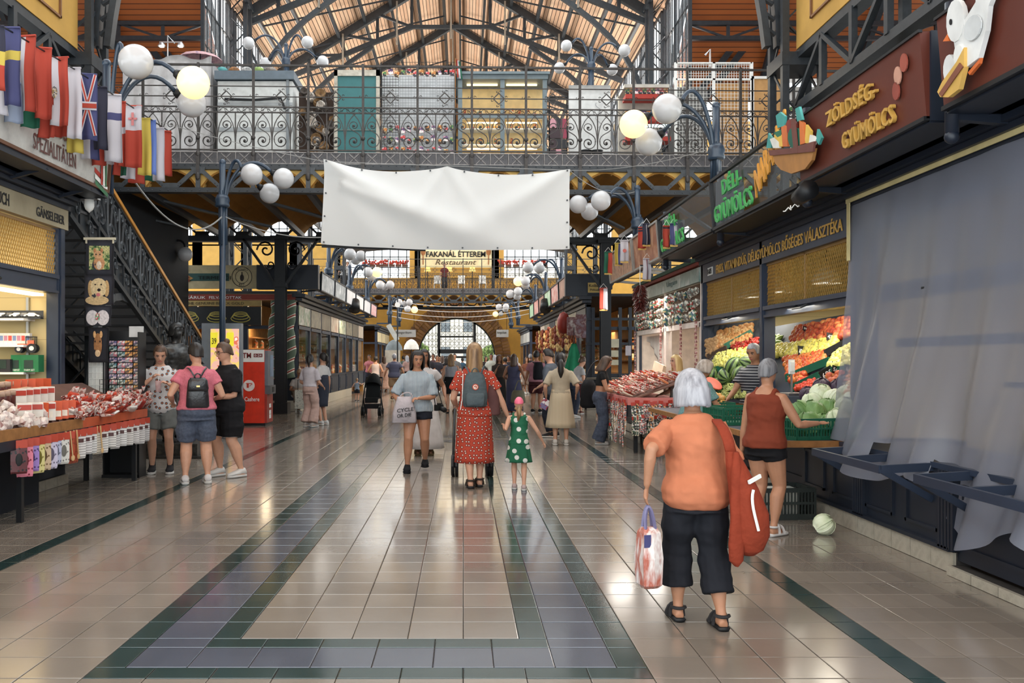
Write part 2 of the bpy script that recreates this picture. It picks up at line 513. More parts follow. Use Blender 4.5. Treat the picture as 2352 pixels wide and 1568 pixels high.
 # ribs of the side roofs: rafters and the horizontal lattice tie
for sx,x0,x1 in ((-1,-24,XL-.3),(1,XR+.3,22)):
 r=MB()
 x=x0
 while x<=x1+.01:
  r.beam((x,29.75,10.25),(x,23.2,16.05),.16,.22);x+=(x1-x0)/5
 for yy,z0,z1 in ((27.0,11.3,11.75),):
  r.beam((x0,yy,z0),(x1,yy,z0),.14,.12);r.beam((x0,yy,z1),(x1,yy,z1),.14,.12)
  n=12
  for i in range(n+1):
   xa=x0+(x1-x0)*i/n
   r.beam((xa,yy,z0),(xa,yy,z1),.09,.09)
   if i<n:
    xb=x0+(x1-x0)*(i+1)/n
    r.beam((xa,yy,z0 if i%2 else z1),(xb,yy,z1 if i%2 else z0),.06,.06)
 s_=-sx
 edge=x1 if sx<0 else x0
 for d0 in (0,.55): # inclined struts that come down to the nave column
  r.beam((edge-s_*(4.6+d0),28.6,15.2),(edge-s_*(.4+d0*.6),28.6,9.6),.16,.2)
 r.beam((edge-s_*9,28.9,14.6),(edge-s_*1.2,28.9,12.0),.12,.14)
 r.beam((edge-s_*9,28.9,10.4),(edge-s_*2.2,28.9,10.0),.1,.12)
 trim(r,IRON,'dark iron rafters and lattice tie under the brown side roof')
 # nave trusses
for iy,y in enumerate((30.2,36.2,42.2,48.2,54.2,60.2)):
 r=MB();hw=7.0
 zr= lambda u:13.2+(hw-abs(u))/hw*4.25
 zl= lambda u:12.9+min(1,(hw-abs(u))/(hw-1.6))*2.2
 for s_ in (-1,1):
  r.beam((XC+s_*hw,y,zr(hw)),(XC,y,zr(0)),.22,.3)
  r.beam((XC+s_*hw,y,zl(hw)),(XC+s_*1.6,y,zl(1.6)),.16,.18)
  us=(1.6,3.0,4.4,5.8)
  for a,b in zip(us,us[1:]):
   r.beam((XC+s_*a,y,zl(a)),(XC+s_*b,y,zr(b)),.08,.1)
  for a in us:
   r.beam((XC+s_*a,y,zl(a)),(XC+s_*a,y,zr(a)),.1,.12)
  arc=bez((XC+s_*6.9,y,8.5),(XC+s_*6.8,y,11.5),(XC+s_*5.8,y,12.6),(XC+s_*3.2,y,14.3),8)
  for a,b in zip(arc,arc[1:]):
   r.beam(a,b,.14,.16)
  r.beam(arc[3],(XC+s_*6.9,y,12.4),.08,.08);r.beam(arc[5],(XC+s_*5.8,y,zl(5.8)),.08,.08)
 r.beam((XC-1.6,y,zl(1.6)),(XC+1.6,y,zl(1.6)),.14,.14)
 h_=MB()
 for u in (-4.4,-2.2,0,2.2,4.4):
  h_.beam((XC+u,y-.1,zl(u)-.5),(XC+u,y-.1,zr(u)),.07,.07)
 trim(h_,mat((150,140,126),.5,key='pale_tie'),'pale iron tie rods of the roof truss')
 trim(r,IRON,'dark iron roof truss of the nave')
r=MB()
for s_ in (-1,1):
 for u in (.35,1.4,2.45,3.5,4.55,5.6,6.65):
  z=13.15+(7-u)/7*4.3
  r.beam((XC+s_*u,28.2,z),(XC+s_*u,62,z),.11,.16)
 y=28.4
 while y<62: # bracing in the roof plane
  for a,b in ((6.65,3.5),(3.5,.35)):
   r.beam((XC+s_*a,y,13.1+(7-a)/7*4.3),(XC+s_*b,y+3,13.1+(7-b)/7*4.3),.06,.06)
  y+=3
trim(r,IRON,'iron purlins along the nave roof')
def lattice_column(x,y,z0,z1,w=.55,n=None):
 r=MB();h=w/2
 for a in (-h,h):
  for b in (-h,h):
   r.beam((x+a,y+b,z0),(x+a,y+b,z1),.13,.13)
 n=n or int((z1-z0)/(w*1.0))
 for i in range(n):
  za,zb=z0+(z1-z0)*i/n,z0+(z1-z0)*(i+1)/n
  s_=1 if i%2 else -1
  for b in (-h,h):
   r.beam((x-h*s_,y+b,za),(x+h*s_,y+b,zb),.05,.03)
   r.beam((x+b,y-h*s_,za),(x+b,y+h*s_,zb),.03,.05)
 r.box((x,y,z0+.1),(w+.35,w+.35,.2));r.box((x,y,z1-.15),(w+.3,w+.3,.3))
 r.box((x,y,(z0+z1)/2),(w+.16,w+.16,.25))
 o=struct(r.obj('pillar',IRON),'dark riveted iron lattice column')
 return o
for x in (XL,XR):
 lattice_column(x,17.3,0,14.5,.7);lattice_column(x,29.6,0,14.2,.6)
 for y in (42,54):
  lattice_column(x,y,0,14.2,.5)
  # big curved braces springing from the near columns under the crossing
for x,s_ in ((XL,1),(XR,-1)):
 r=MB()
 for off in (0,.38):
  arc=bez((x+s_*(.35+off*.6),17.3,7.6),(x+s_*(.4+off),17.3,9.4),(x+s_*(.7+off),17.3,10.3),(x+s_*(2.4+off),17.3,13.0),9)
  for a,b in zip(arc,arc[1:]):
   r.beam(a,b,.2,.13)
 for k in range(8):
  r.beam((x+s_*(.36+.02*k),17.3,7.8+k*.3),(x+s_*(.62+.05*k),17.3,8.0+k*.3),.1,.05)
 trim(r,IRON,'curved iron brace on the crossing column')
def window_wall(idx,x,y0,y1,z0,z1,dv,dh,label):
 """a glazed clerestory: stiles, glazing bars and panes in a plane x = const"""
 root=sempty('window_%d'%idx);root['label']=label
 r=MB();n=max(1,round((y1-y0)/dv));k=max(1,round((z1-z0)/dh))
 for i in range(n+1):
  y=y0+(y1-y0)*i/n;w=.11 if i%4==0 else .026
  r.box((x,y,(z0+z1)/2),(.10 if w>.1 else .04,w,z1-z0))
 for q in range(k+1):
  z=z0+(z1-z0)*q/k;w=.18 if q in (0,k) else .04
  r.box((x,(y0+y1)/2,z),(.06,y1-y0,w))
 r.obj('window_frame',IRON,root)
 MB().box((x,(y0+y1)/2,(z0+z1)/2),(.012,y1-y0,z1-z0)).obj('glazing',SKYGLASS,root)
wi=0
for x in (XL-.2,XR+.2):
 for a,b in ((26.2,29.3),(29.9,41.7),(42.3,53.7),(54.3,61.6)):
  wi+=1
  window_wall(wi,x,a,b,8.6,13.2,.42,1.15,'tall clerestory window with thin iron glazing bars')
 wi+=1
 window_wall(wi,x,9.0,16.8,8.75,13.0,.45,1.2,'tall clerestory window above the yellow gallery parapet')
 # the yellow parapets over the side galleries and the lattice girders below them
for x,s_ in ((XL,1),(XR,-1)):
 r=MB()
 r.bx(x-.15,x+.15,6,16.9,7.42,8.7,0)
 y=16.4
 while y>7:
  y0_,y1_=y-2.7,y-.25
  for za,zb,ya,yb in ((8.42,8.46,y0_,y1_),(7.72,7.76,y0_,y1_),(7.72,8.46,y0_,y0_+.04),(7.72,8.46,y1_-.04,y1_)):
   r.bx(x+s_*.15,x+s_*.19,ya,yb,za,zb,1)
  y-=2.9
 r.bx(x-.2,x+.24*s_+.0,6,16.95,8.66,8.8,0)
 struct(r.obj('wall_%s_parapet'%('left' if s_>0 else 'right'),[OCHRE,mat((120,82,50),.7,key='brown_moulding')]),'yellow panelled gallery parapet')
 g=MB();n=9
 for z in (7.34,6.35):
  g.beam((x,6,z),(x,17,z),.26,.16)
 for i in range(n):
  ya,yb=6+11*i/n,6+11*(i+1)/n
  g.beam((x+s_*.1,ya,6.4),(x+s_*.1,ya,7.3),.12,.1)
  g.beam((x+s_*.1,ya,6.4 if i%2 else 7.3),(x+s_*.1,yb,7.3 if i%2 else 6.4),.1,.08)
 trim(g,IRON,'iron lattice girder below the yellow parapet')
 # side gallery beyond: slab, back wall and vault
 xo=x-s_*8
 struct(MB().bx(min(x-s_*.3,xo),max(x-s_*.3,xo),5,16.9,5.75,5.95).obj('floor_gallery_%s'%('left' if s_>0 else 'right'),IRON),'iron slab of the side gallery')
 struct(MB().bx(xo-.1,xo+.1,5,16.9,5.95,9.8).obj('wall_%s'%('left' if s_>0 else 'right'),OCHRED),'ochre back wall of the side gallery')
 v=MB()
 for k in range(4):
  ya=5+k*2.95
  v.grid(2,8, lambda u,t,ya=ya:(x-s_*.3+(xo-x+s_*.3)*u,ya+2.95*t,8.6+.75*sin(pi*t)),0,.08)
  arc=[(x-s_*.4,ya+2.95*t/8,8.5+.75*sin(pi*t/8)) for t in range(9)]
  for a,b in zip(arc,arc[1:]):
   v.beam(a,b,.12,.16,1)
  v.beam((x-s_*.4,ya,6),(x-s_*.4,ya,8.6),.14,.14,1)
 struct(v.obj('ceiling_gallery',[OCHRED,IRONL]),'ochre vaults over the side gallery')
 # ------------------------------------------------------------------ far end wall with the arched doorway
AC,AR,AS=-.46,2.72,1.75
poly=[(-26,0),(AC-AR,0),(AC-AR,AS)]+[(AC-AR*cos(pi*i/24),AS+AR*sin(pi*i/24)) for i in range(1,24)]+[(AC+AR,AS),(AC+AR,0),(26,0),(26,7.0),(-26,7.0)]
wall=struct(MB().prism(poly,(0,62,0),(1,0,0),(0,0,1),(0,.6,0)).obj('wall_far',mat((196,148,70),.85,0,.2,.12,1.5,key='ochre_plaster')),'ochre end wall with a brick arched doorway')
BRK=[mat((132,92,56),.85,key='brick'),mat((112,78,50),.85,key='brick'),mat((150,108,66),.85,key='brick')]
bm_=[MB().box((0,0,0),(.50,.09,.17)).mesh('brick',m) for m in BRK]
for ring,rr in enumerate((AR+.27,AR+.80)):
 n=44 if ring==0 else 52
 for i in range(n):
  a=pi*(i+.5)/n
  o=inst(random.choice(bm_),'brick',wall,(AC-rr*cos(a),61.97,AS+rr*sin(a)),(0,pi-a if False else a-pi if False else -(pi-a),0))
for s_ in (-1,1):
 for k in range(9):
  for c in range(2):
   inst(random.choice(bm_),'brick',wall,(AC+s_*(AR+.27+.53*c),61.97,.1+k*.19))
   # upper wall: piers, bands and windows
up=MB()
for z0,z1 in ((7.0,7.25),(9.5,10.0),(12.2,18.2)):
 up.bx(-26,26,62,62.6,z0,z1)
for x in [-22,-18.6,-15.2,-11.8,-8.6,7.6,10.8,14.2,17.6,21,-3.4,2.5]:
 up.bx(x-.35,x+.35,62,62.6,7.2,12.3)
for xa,xb in ((-26,-8.6),(7.6,26)):
 up.bx(xa,xb,62,62.6,7.2,9.6)
up.bx(-3.4,2.5,62,62.6,7.2,9.6)
xs_=[-22,-18.6,-15.2,-11.8,-8.6,-3.4,2.5,7.6,10.8,14.2,17.6,21]
for a,b in zip(xs_,xs_[1:]):
 w=(b-a)/2-.3;c=(a+b)/2
 up.prism([(-w,0)]+[(-w*cos(pi*i/10),min(w,.9)*sin(pi*i/10)) for i in range(1,10)]+[(w,0),(w,1.1),(-w,1.1)],(c,62,11.2),(1,0,0),(0,0,1),(0,.6,0))
struct(up.obj('wall_far_upper',OCHRE),'upper end wall with arched windows')
for a,b in zip(xs_,xs_[1:]):
 for z0,z1 in ((10.0,12.2),)+(((7.25,9.5),) if (a,b) in ((-8.6,-3.4),(2.5,7.6)) else ()):
  wi+=1
  root=sempty('window_%d'%wi);root['label']='bright window of the end wall'
  r=MB();n=max(2,round((b-a)/.55))
  for i in range(n+1):
   r.box((a+(b-a)*i/n,62.3,(z0+z1)/2),(.06,.06,z1-z0))
  for q in range(4):
   r.box(((a+b)/2,62.3,z0+(z1-z0)*q/3),(b-a,.06,.06))
  r.obj('window_frame',IRON,root)
  MB().box(((a+b)/2,62.32,(z0+z1)/2),(b-a,.01,z1-z0)).obj('glazing',SKYGLASS,root)
  # doorway: iron fanlight, transom, side lights, door posts
dr=sempty('door_1');dr['label']='arched iron doorway with a glazed fanlight, open to the bright street'
d=MB();y=62.25
arc=[(AC-AR*cos(pi*i/24),y,AS+AR*sin(pi*i/24)) for i in range(25)]
for a,b in zip(arc,arc[1:]):
 d.beam(a,b,.2,.2)
for x in (AC-AR,AC-1.25,AC+1.25,AC+AR):
 h=AS+sqrt(max(0,AR**2-(x-AC)**2))
 d.box((x,y,h/2),(.2,.2,h))
d.box((AC,y,2.12),(2.5,.2,.3));d.box((AC,y,1.72),(2.5,.2,.14));d.box((AC,y,3.15),(2.5,.14,.12))
for s_ in (-1,1):
 d.box((AC+s_*1.98,y,1.3),(1.46,.16,.2))
d.obj('door_frame',mat((46,50,52),.5,key='door_iron'),dr)
t=MB()
for s_ in (-1,1):
 for k in range(5):
  x=AC+s_*(1.45+k*.26);h=sqrt(max(.01,AR**2-(x-AC)**2))+AS
  t.beam((x,y,1.4),(x,y,h),.035,.035)
  for z in (1.7,2.1,2.5,2.9,3.3):
   if z<h-.1:
    t.tube([V((x+.1*cos(q),y,z+.13*sin(q))) for q in [pi*w/4 for w in range(9)]],.018,3)
for k in range(8):
 x=AC-1.1+k*.315
 t.beam((x,y,2.2),(x,y,AS+sqrt(AR**2-(x-AC)**2)),.035,.035)
 for z in (2.5,2.85,3.4,3.8):
  t.tube([V((x+.13*cos(q),y,z+.14*sin(q))) for q in [pi*w/4 for w in range(9)]],.018,3)
t.obj('tracery',mat((46,50,52),.5,key='door_iron'),dr)
MB().prism([(AC-AR,1.4)]+[(AC-AR*cos(pi*i/24),AS+AR*sin(pi*i/24)) for i in range(1,24)]+[(AC+AR,1.4)],(0,62.28,0),(1,0,0),(0,0,1),(0,.01,0)).obj('glazing',clearmat((120,126,126),.86,.15,'fanlight_glass'),dr)
# street outside
struct(MB().bx(-30,30,62.6,110,-.3,-.02).obj('ground_outside',mat((205,202,196),.9,key='paving')),'pale street outside the doorway')
b_=thing('town_house','pale house across the street seen through the doorway','building',(2,100,0))
MB().bx(-9,9,0,6,0,12).obj('wall',mat((232,226,214),.9,key='render'),b_)
wm=MB().bx(-.5,.5,-.06,.06,0,1.6).mesh('window',mat((120,130,138),.3,key='pane'))
for i in range(6):
 for k in range(3):
  inst(wm,'window',b_,(-6.5+2.5*i,0,1.4+3.3*k))
LEAF=mottle([(70,96,48),(120,146,78),(160,180,110)],3,.9,key='leaves')
for x,yy,h in ((-6.4,78,3.6),(-4.2,82,3.2),(4.4,80,3.8),(2.6,84,3.0)):
 tt=thing('street_tree','green street tree seen through the doorway, %s'%('left of the passage' if x<0 else 'right of the passage'),'tree',(x,yy,0),0,'trees outside the doorway')
 MB().tube([(0,0,-.02),(.05,0,1.2),(0,0,h*.6)],[.12,.09,.06],6).obj('trunk',WOODB,tt)
 cm=MB()
 for q in range(26):
  a=random.uniform(0,6.28);rr=random.uniform(0,1.1)
  cm.ell((rr*cos(a),rr*sin(a),h*.65+random.uniform(-.8,.9)),random.uniform(.25,.5),6,4)
 cm.obj('crown',LEAF,tt)
 # ------------------------------------------------------------------ iron footbridges
MOD=1.161
def scroll_panel_mesh(simple=False):
 r=MB();w=MOD/3;k=3 if simple else 4
 seg=9 if simple else 20
 for i in range(3):
  x=w*(i+.5);s_=1 if i%2==0 else -1
  rad=.15
  # two volutes of an S, one over the other, and the pointed arch that frames them
  a=spiral(x,.53,rad*.72,1.3,pi*1.1 if s_>0 else -pi*.1,-s_,seg)
  b=spiral(x,.20,rad,1.5,pi*.1 if s_>0 else pi*.9,-s_,seg)
  r.tube(a,.011,k,cap=False);r.tube(b,.013,k,cap=False)
  r.ell((x,0,.20),.03,6,4);r.ell((x,0,.53),.025,6,4)
  r.tube(bez((x-s_*.108,0,.53),(x-s_*.10,0,.40),(x+s_*.16,0,.42),(x+s_*.15,0,.22),8),.012,k,cap=False)
  for q in (-1,1):
   r.tube(bez((x+q*w*.5,0,0),(x+q*w*.49,0,.45),(x+q*w*.40,0,.66),(x-q*w*.12,0,.80),7),.012,k,cap=False)
  r.box((w*i,0,.40),(.022,.022,.80))
 r.box((MOD,0,.40),(.03,.03,.80))
 r.box((MOD/2,0,.0),(MOD,.04,.03));r.box((MOD/2,0,.80),(MOD,.035,.025));r.box((MOD/2,0,.915),(MOD,.035,.025))
 n=9
 for i in range(n):
  x=MOD*(i+.5)/n;s_=1 if i%2 else -1
  r.tube(spiral(x,.858,.042,1.1,pi/2*s_,s_,5 if simple else 9),.007,3,cap=False)
  r.tube([(x-.06,0,.858-.04*s_),(x,0,.858),(x+.06,0,.858+.04*s_)],.007,3,cap=False)
 return r
def upper_rail_mesh():
 r=MB()
 for z,t in ((.22,.02),(.44,.02)):
  r.box((MOD/2,0,z),(MOD,t,t))
 c,h=MOD/2,.12
 for a,b in (((c-h,.22),(c,.22+h)),((c,.22+h),(c+h,.22)),((c+h,.22),(c,.22-h)),((c,.22-h),(c-h,.22))):
  r.beam((a[0],0,a[1]),(b[0],0,b[1]),.02,.02)
 for x,z in ((c-h,.22),(c+h,.22),(c,.22+h),(c,.22-h)):
  dx,dz=(x-c)*.28,(z-.22)*.28
  for q in (-1,1):
   r.tube(spiral(x+dx*.9+(q*.035 if dz else 0),z+dz*.9+(q*.035 if dx else 0),.032,.8,0,q,7),.008,3,cap=False)
 for x in (.06,MOD-.06):
  r.tube(spiral(x,.25,.035,.8,0,1 if x<.5 else -1,6),.008,3,cap=False)
 return r
IRONR=mat((62,58,56),.5,.2,.5,.3,14,key='rail_iron')
PLATE=mat((74,73,76),.5,.2,.5,.25,8,key='kick_plate_iron')
def kick_plate_mesh():
 r=MB();w=MOD/3
 r.box((w/2,0,.13),(w-.008,.02,.26))
 r.box((w/2,-.012,.25),(w,.03,.02),1);r.box((w/2,-.012,.012),(w,.03,.02),1);r.box((.01,-.014,.13),(.018,.03,.26),1)
 for a,b in (((.09,.03),(w-.09,.23)),((.09,.23),(w-.09,.03))):
  r.beam((a[0],-.014,a[1]),(b[0],-.014,b[1]),.014,.018,1)
 r.ell((w/2,-.02,.13),(.026,.02,.026),8,4,1)
 for x,z in ((w/2,.21),(w/2,.05),(w/2-.09,.13),(w/2+.09,.13)):
  r.ell((x,-.012,z),.01,6,3)
 return r
PANEL_ME=scroll_panel_mesh().mesh('scroll_panel',IRONR)
PANEL_LO=scroll_panel_mesh(True).mesh('scroll_panel',IRONR)
UPPER_ME=upper_rail_mesh().mesh('diamond_rail',IRONR)
KICK_ME=kick_plate_mesh().mesh('kick_plate',[PLATE,mat((126,122,120),.45,.2,.5,.3,14,key='relief_highlight')])  # relief edges get a lighter iron colour as a painted highlight
POST_ME=MB().box((0,-.02,1.06),(.05,.05,2.16)).box((0,-.05,-.05),(.07,.06,.6)).ell((0,-.05,.55),.05,8,6).ell((0,-.06,.2),(.05,.04,.07),8,6).ell((0,-.07,-.28),(.055,.05,.09),8,6).mesh('post',IRONR)
SPANDREL=MB().prism([(0,.05),(.06,.05)]+[(.06+(MOD-.12)*i/12,.08+.36*sin(pi*i/12)**.8) for i in range(1,12)]+[(MOD-.06,.05),(MOD,.05),(MOD,.5),(0,.5)],(0,0,0),(1,0,0),(0,0,1),(0,.12,0)).mesh('spandrel',mat((230,186,104),.8,key='ochre_spandrel'))
def footbridge(x0,nb,Y,rz,width,label,near=True):
 root=thing('footbridge',label,'bridge',(x0,Y,0),rz,'footbridges across the hall')
 L=nb*MOD;zd=5.95 # deck level
 # deck plate and edge chords
 MB().bx(0,L,.08,width,zd-.08,zd).obj('deck',mat((120,118,114),.8,key='deck'),root)
 c=MB()
 c.bx(0,L,-.04,.10,zd-.40,zd-.28);c.bx(0,L,-.10,.12,zd-.90,zd-.80);c.bx(0,L,-.02,.02,zd-.34,zd-.30)
 for yy in (width-.1,):
  c.bx(0,L,yy-.1,yy+.1,zd-.40,zd-.28);c.bx(0,L,yy-.14,yy+.14,zd-1.02,zd-.86)
 c.obj('chord',IRON,root)
 MB().bx(0,L,-.035,.015,zd+1.80,zd+1.84).obj('top_rail',IRONR,root)
 for i in range(nb):
  x=MOD*i
  inst(PANEL_ME if near else PANEL_LO,'scroll_panel',root,(x,0,zd+.02))
  inst(UPPER_ME,'diamond_rail',root,(x,0,zd+.935))
  inst(POST_ME,'post',root,(x,-.01,zd-.28))
  for k in range(3):
   inst(KICK_ME,'kick_plate',root,(x+MOD/3*k,0,zd-.28))
   # front truss: raking struts, hangers and gussets per bay
 tm=MB()
 for s_ in (-1,1):
  tm.beam((MOD/2+s_*MOD*.5,-.04,.5),(MOD/2+s_*.10,-.04,.06),.05,.085)
 tm.prism([(-.20,0),(.20,0),(.13,.16),(-.13,.16)],(MOD/2,-.06,0),(1,0,0),(0,0,1),(0,.04,0))
 tm.prism([(-.16,.5),(.16,.5),(.10,.36),(-.10,.36)],(0,-.06,0),(1,0,0),(0,0,1),(0,.04,0))
 tm.box((0,-.05,.25),(.09,.06,.56))
 for q in range(7):
  tm.ell((MOD*(q+.3)/7,-.10,.0),.018,6,3)
  tm.ell((MOD*(q+.3)/7,-.06,.55),.014,6,3)
 for s_ in (-1,1):
  for q in range(3):
   tm.ell((MOD/2+s_*(.12+.05*q),-.075,.06+.05*q),.014,6,3)
 tme=tm.mesh('truss_bay',IRONL)
 vm=MB()
 vm.grid(8,1, lambda u,v:(.06+(MOD-.12)*u,.05+(width-.15)*v,.08+.36*max(0,sin(pi*u))**.8),0,-.04)
 vme=vm.mesh('vault',OCHRED)
 jm=MB().bx(-.06,.06,.1,width-.1,-.05,.12)
 jme=jm.mesh('joist',IRON)
 bk=MB()
 bk.beam((0,width-.1,.48),(MOD/2,width-.1,-.06),.06,.06);bk.beam((MOD/2,width-.1,-.06),(MOD,width-.1,.48),.06,.06)
 bk.prism([(-.25,-.1),(.25,-.1),(.16,.14),(-.16,.14)],(MOD/2,width-.12,0),(1,0,0),(0,0,1),(0,.04,0))
 bke=bk.mesh('back_strut',IRON)
 for i in range(nb):
  x=MOD*i
  inst(tme,'truss_bay',root,(x,0,zd-.86));inst(vme,'vault',root,(x,0,zd-.86));inst(SPANDREL,'spandrel',root,(x,.06,zd-.86))
  inst(jme,'joist',root,(x,0,zd-.86));inst(bke,'back_strut',root,(x,0,zd-.86))
  if near and i%2==0: # the raking cross braces hanging under the vaults
   cb=MB().beam((x,1.2,zd-.86),(x+MOD*1.6,4.4,zd-.95),.12,.05)
   cb.obj('cross_brace',IRONL,root)
   # rail of the far side
 rr=MB();rr.bx(0,L,width-.03,width,zd+1.0,zd+1.04);rr.bx(0,L,width-.03,width,zd+.05,zd+.09)
 rr.obj('rear_rail',IRONR,root)
 for i in range(nb):
  inst(PANEL_LO,'scroll_panel',root,(MOD*i,width-.02,zd+.02))
 return root
bridge=footbridge(-9.1,15,18.72,.03,7.0,'near iron footbridge with scrollwork railing across the hall')
bridge2=footbridge(-9.3,15,55.0,0.0,5.0,'distant iron footbridge with scrollwork railing under the restaurant board',near=False)
# columns that carry the bridge, with pierced brackets
def bridge_column(x,y,h,label):
 root=thing('bridge_column',label,'column',(x,y,0),0,'columns under the near footbridge')
 m=MB()
 m.box((0,0,h/2),(.22,.22,h));m.box((0,-.13,h/2),(.30,.03,h));m.box((0,.13,h/2),(.30,.03,h))
 m.box((0,0,.15),(.46,.46,.3));m.box((0,0,3.62),(.36,.36,.12));m.box((0,0,h-.05),(.5,.5,.1))
 m.obj('shaft',mat((24,26,30),.45,.2,key='column_iron'),root)
 for s_ in (-1,1):
  b=MB()
  b.beam((s_*.15,0,h-1.35),(s_*1.05,0,h-.08),.1,.07);b.beam((s_*.15,0,h-.08),(s_*1.3,0,h-.08),.1,.08)
  b.tube(spiral(s_*.42,h-.38,.26,1.4,0 if s_>0 else pi,s_,18),.028,5)
  b.tube(spiral(s_*.30,h-.80,.15,1.3,0 if s_>0 else pi,-s_,14),.022,5)
  b.obj('bracket',mat((24,26,30),.45,.2,key='column_iron'),root)
 return root
bridge_column(P(645,0,25.1).x,25.1,5.0,'black iron column at the corner of the left meat kiosk')
bridge_column(4.15,25.9,5.0,'black iron column at the corner of the right glazed kiosk')
# ------------------------------------------------------------------ staircase up to the gallery
st=thing('staircase','black iron staircase with scrolled balustrade and golden handrail on the left','stairs',(0,0,0))
SX=-5.62
S0,S1=V((SX,20.6,.2)),V((SX,12.6,3.92)) # nosing line of the near stringer
sd=(S1-S0).normalized();SL=(S1-S0).length
for xx in (SX,SX-2.0):
 m=MB()
 o=V((xx-SX,0,0))
 m.beam(S0+o+V((0,0,.12)),S1+o+V((0,0,.12)),.06,.07);m.beam(S0+o+V((0,0,-.34)),S1+o+V((0,0,-.34)),.08,.07)
 m.beam(S0+o+V((-.03,0,-.1)),S1+o+V((-.03,0,-.1)),.02,.5)
 n=24
 for i in range(n):
  a=S0+o+(S1-S0)*(i/n);b=S0+o+(S1-S0)*((i+1)/n)
  m.beam(a+V((.02,0,-.32)),a+V((.02,0,.1)),.02,.03)
  m.tube(spiral(0,0,.09,1.2,0,1,8),.012,3) if False else None
 m.obj('stringer',IRON,st)
SCR=IRONL
nb=17
for i in range(nb):
 a=S0+(S1-S0)*(i/nb);b=S0+(S1-S0)*((i+1)/nb)
 m=MB();d=b-a
 def at(u,h):
  return a+d*u+V((0,0,.14+h))
 m.tube([at(0,0),at(0,.92)],.02,5)
 for (cu,ch,rad,h0,hand) in ((.34,.58,.15,0,1),(.62,.24,.17,pi,1),(.8,.7,.1,2,-1)):
  m.tube([at(cu,ch)+sd*(p.x)+V((0,0,p.z)) for p in spiral(0,0,rad,1.4,h0,hand,16)],.02,4)
 m.tube(bez(at(0,.05),at(.5,.3),at(.2,.7),at(1,.9),8),.018,4)
 m.tube(bez(at(.1,.9),at(.9,.8),at(.5,.2),at(1,.02),8),.018,4)
 # pierced ornament on the stringer below
 m.tube([at(.5,-.26)+sd*p.x+V((.03,0,p.z)) for p in spiral(0,0,.12,1.3,0,1,10)],.016,4)
 m.obj('baluster',SCR,st)
MB().beam(S0+V((0,0,1.0)),S1+V((0,0,1.0)),.10,.06).obj('handrail',mat((196,136,62),.3,.1,.6,.1,6,key='golden_handrail'),st)
MB().beam(S0+V((0,0,.95)),S1+V((0,0,.95)),.05,.05).obj('rail_flat',IRON,st)
stepm=MB().box((-1.0,0,0),(2.0,.32,.04)).mesh('step',mat((70,70,72),.6,key='step'))
for i in range(24):
 inst(stepm,'step',st,S0+(S1-S0)*((i+.5)/24))
 # dark wall painted as the black void under the stairs
struct(MB().bx(-8.3,-7.75,10.9,25,0,5.6).obj('wall_left_void',mat((26,28,32),.8,key='void_dark')),'dark wall standing in for the black void under the staircase')
m=MB()
arcx=bez((SX-.05,13.4,.0),(SX-.05,13.4,2.2),(SX-.05,14.0,2.9),(SX-.05,15.4,2.4),10)
for a,b in zip(arcx,arcx[1:]):
 m.beam(a,b,.08,.12)
m.obj('lower_brace',IRONL,st)
# upper landing that the stairs reach, with its scrolled front
lm=MB();lm.bx(-8.2,-5.3,10.9,12.7,3.82,3.98)
lm.obj('landing',IRON,st)
for k in range(5):
 m=MB();xx=-5.5-.52*k
 m.tube([V((xx-.26+p.x,12.72,4.5+p.z)) for p in spiral(0,0,.2,1.5,0,1,16)],.022,4)
 m.tube([V((xx-.26+p.x,12.72,4.15+p.z)) for p in spiral(0,0,.15,1.5,pi,-1,14)],.02,4)
 m.box((xx,12.72,4.45),(.04,.04,.95))
 m.box((xx-.26,12.72,4.92),(.54,.05,.05));m.box((xx-.26,12.72,3.98),(.54,.05,.04))
 m.obj('landing_panel',SCR,st)
 # ------------------------------------------------------------------ market stalls
MESHG=mat((176,140,74),.45,.4,.5,.1,5,key='brass_mesh')
PLTILE=mottle([(150,142,128),(176,168,152),(160,150,136)],9,.5,key='plinth_tile')
def mesh_panel(parent,X,y0,y1,z0,z1,pitch=.05,w=.007,m=None,axis='y',name='wire_mesh'):
 """expanded-metal panel: two families of slanted wires"""
 r=MB();L,H=y1-y0,z1-z0;k=.55
 run=H*k
 for s_ in (-1,1):
  t=-run
  while t<L+run:
   a,b=(t,0.0),(t+s_*run,H)
   (u0,v0),(u1,v1)=a,b
   # clip to 0..L
   if s_<0 and u0<0 or s_>0 and u0>L:
    t+=pitch;continue
   def cl(u):
    return 0+(u-u0)/(u1-u0)*H
   if u0<0:v0,u0n=cl(0),0
   elif u0>L:v0,u0n=cl(L),L
   else:u0n=u0
   if u1<0:v1,u1n=cl(0),0
   elif u1>L:v1,u1n=cl(L),L
   else:u1n=u1
   if v1-v0>.01:
    if axis=='y':
     r.beam((X+s_*.003,y0+u0n,z0+v0),(X+s_*.003,y0+u1n,z0+v1),w,w)
    else:
     r.beam((y0+u0n,X+s_*.003,z0+v0),(y0+u1n,X+s_*.003,z0+v1),w,w)
   t+=pitch
 o=r.obj(name,m or MESHG,parent);o['kind']='stuff'
 return o
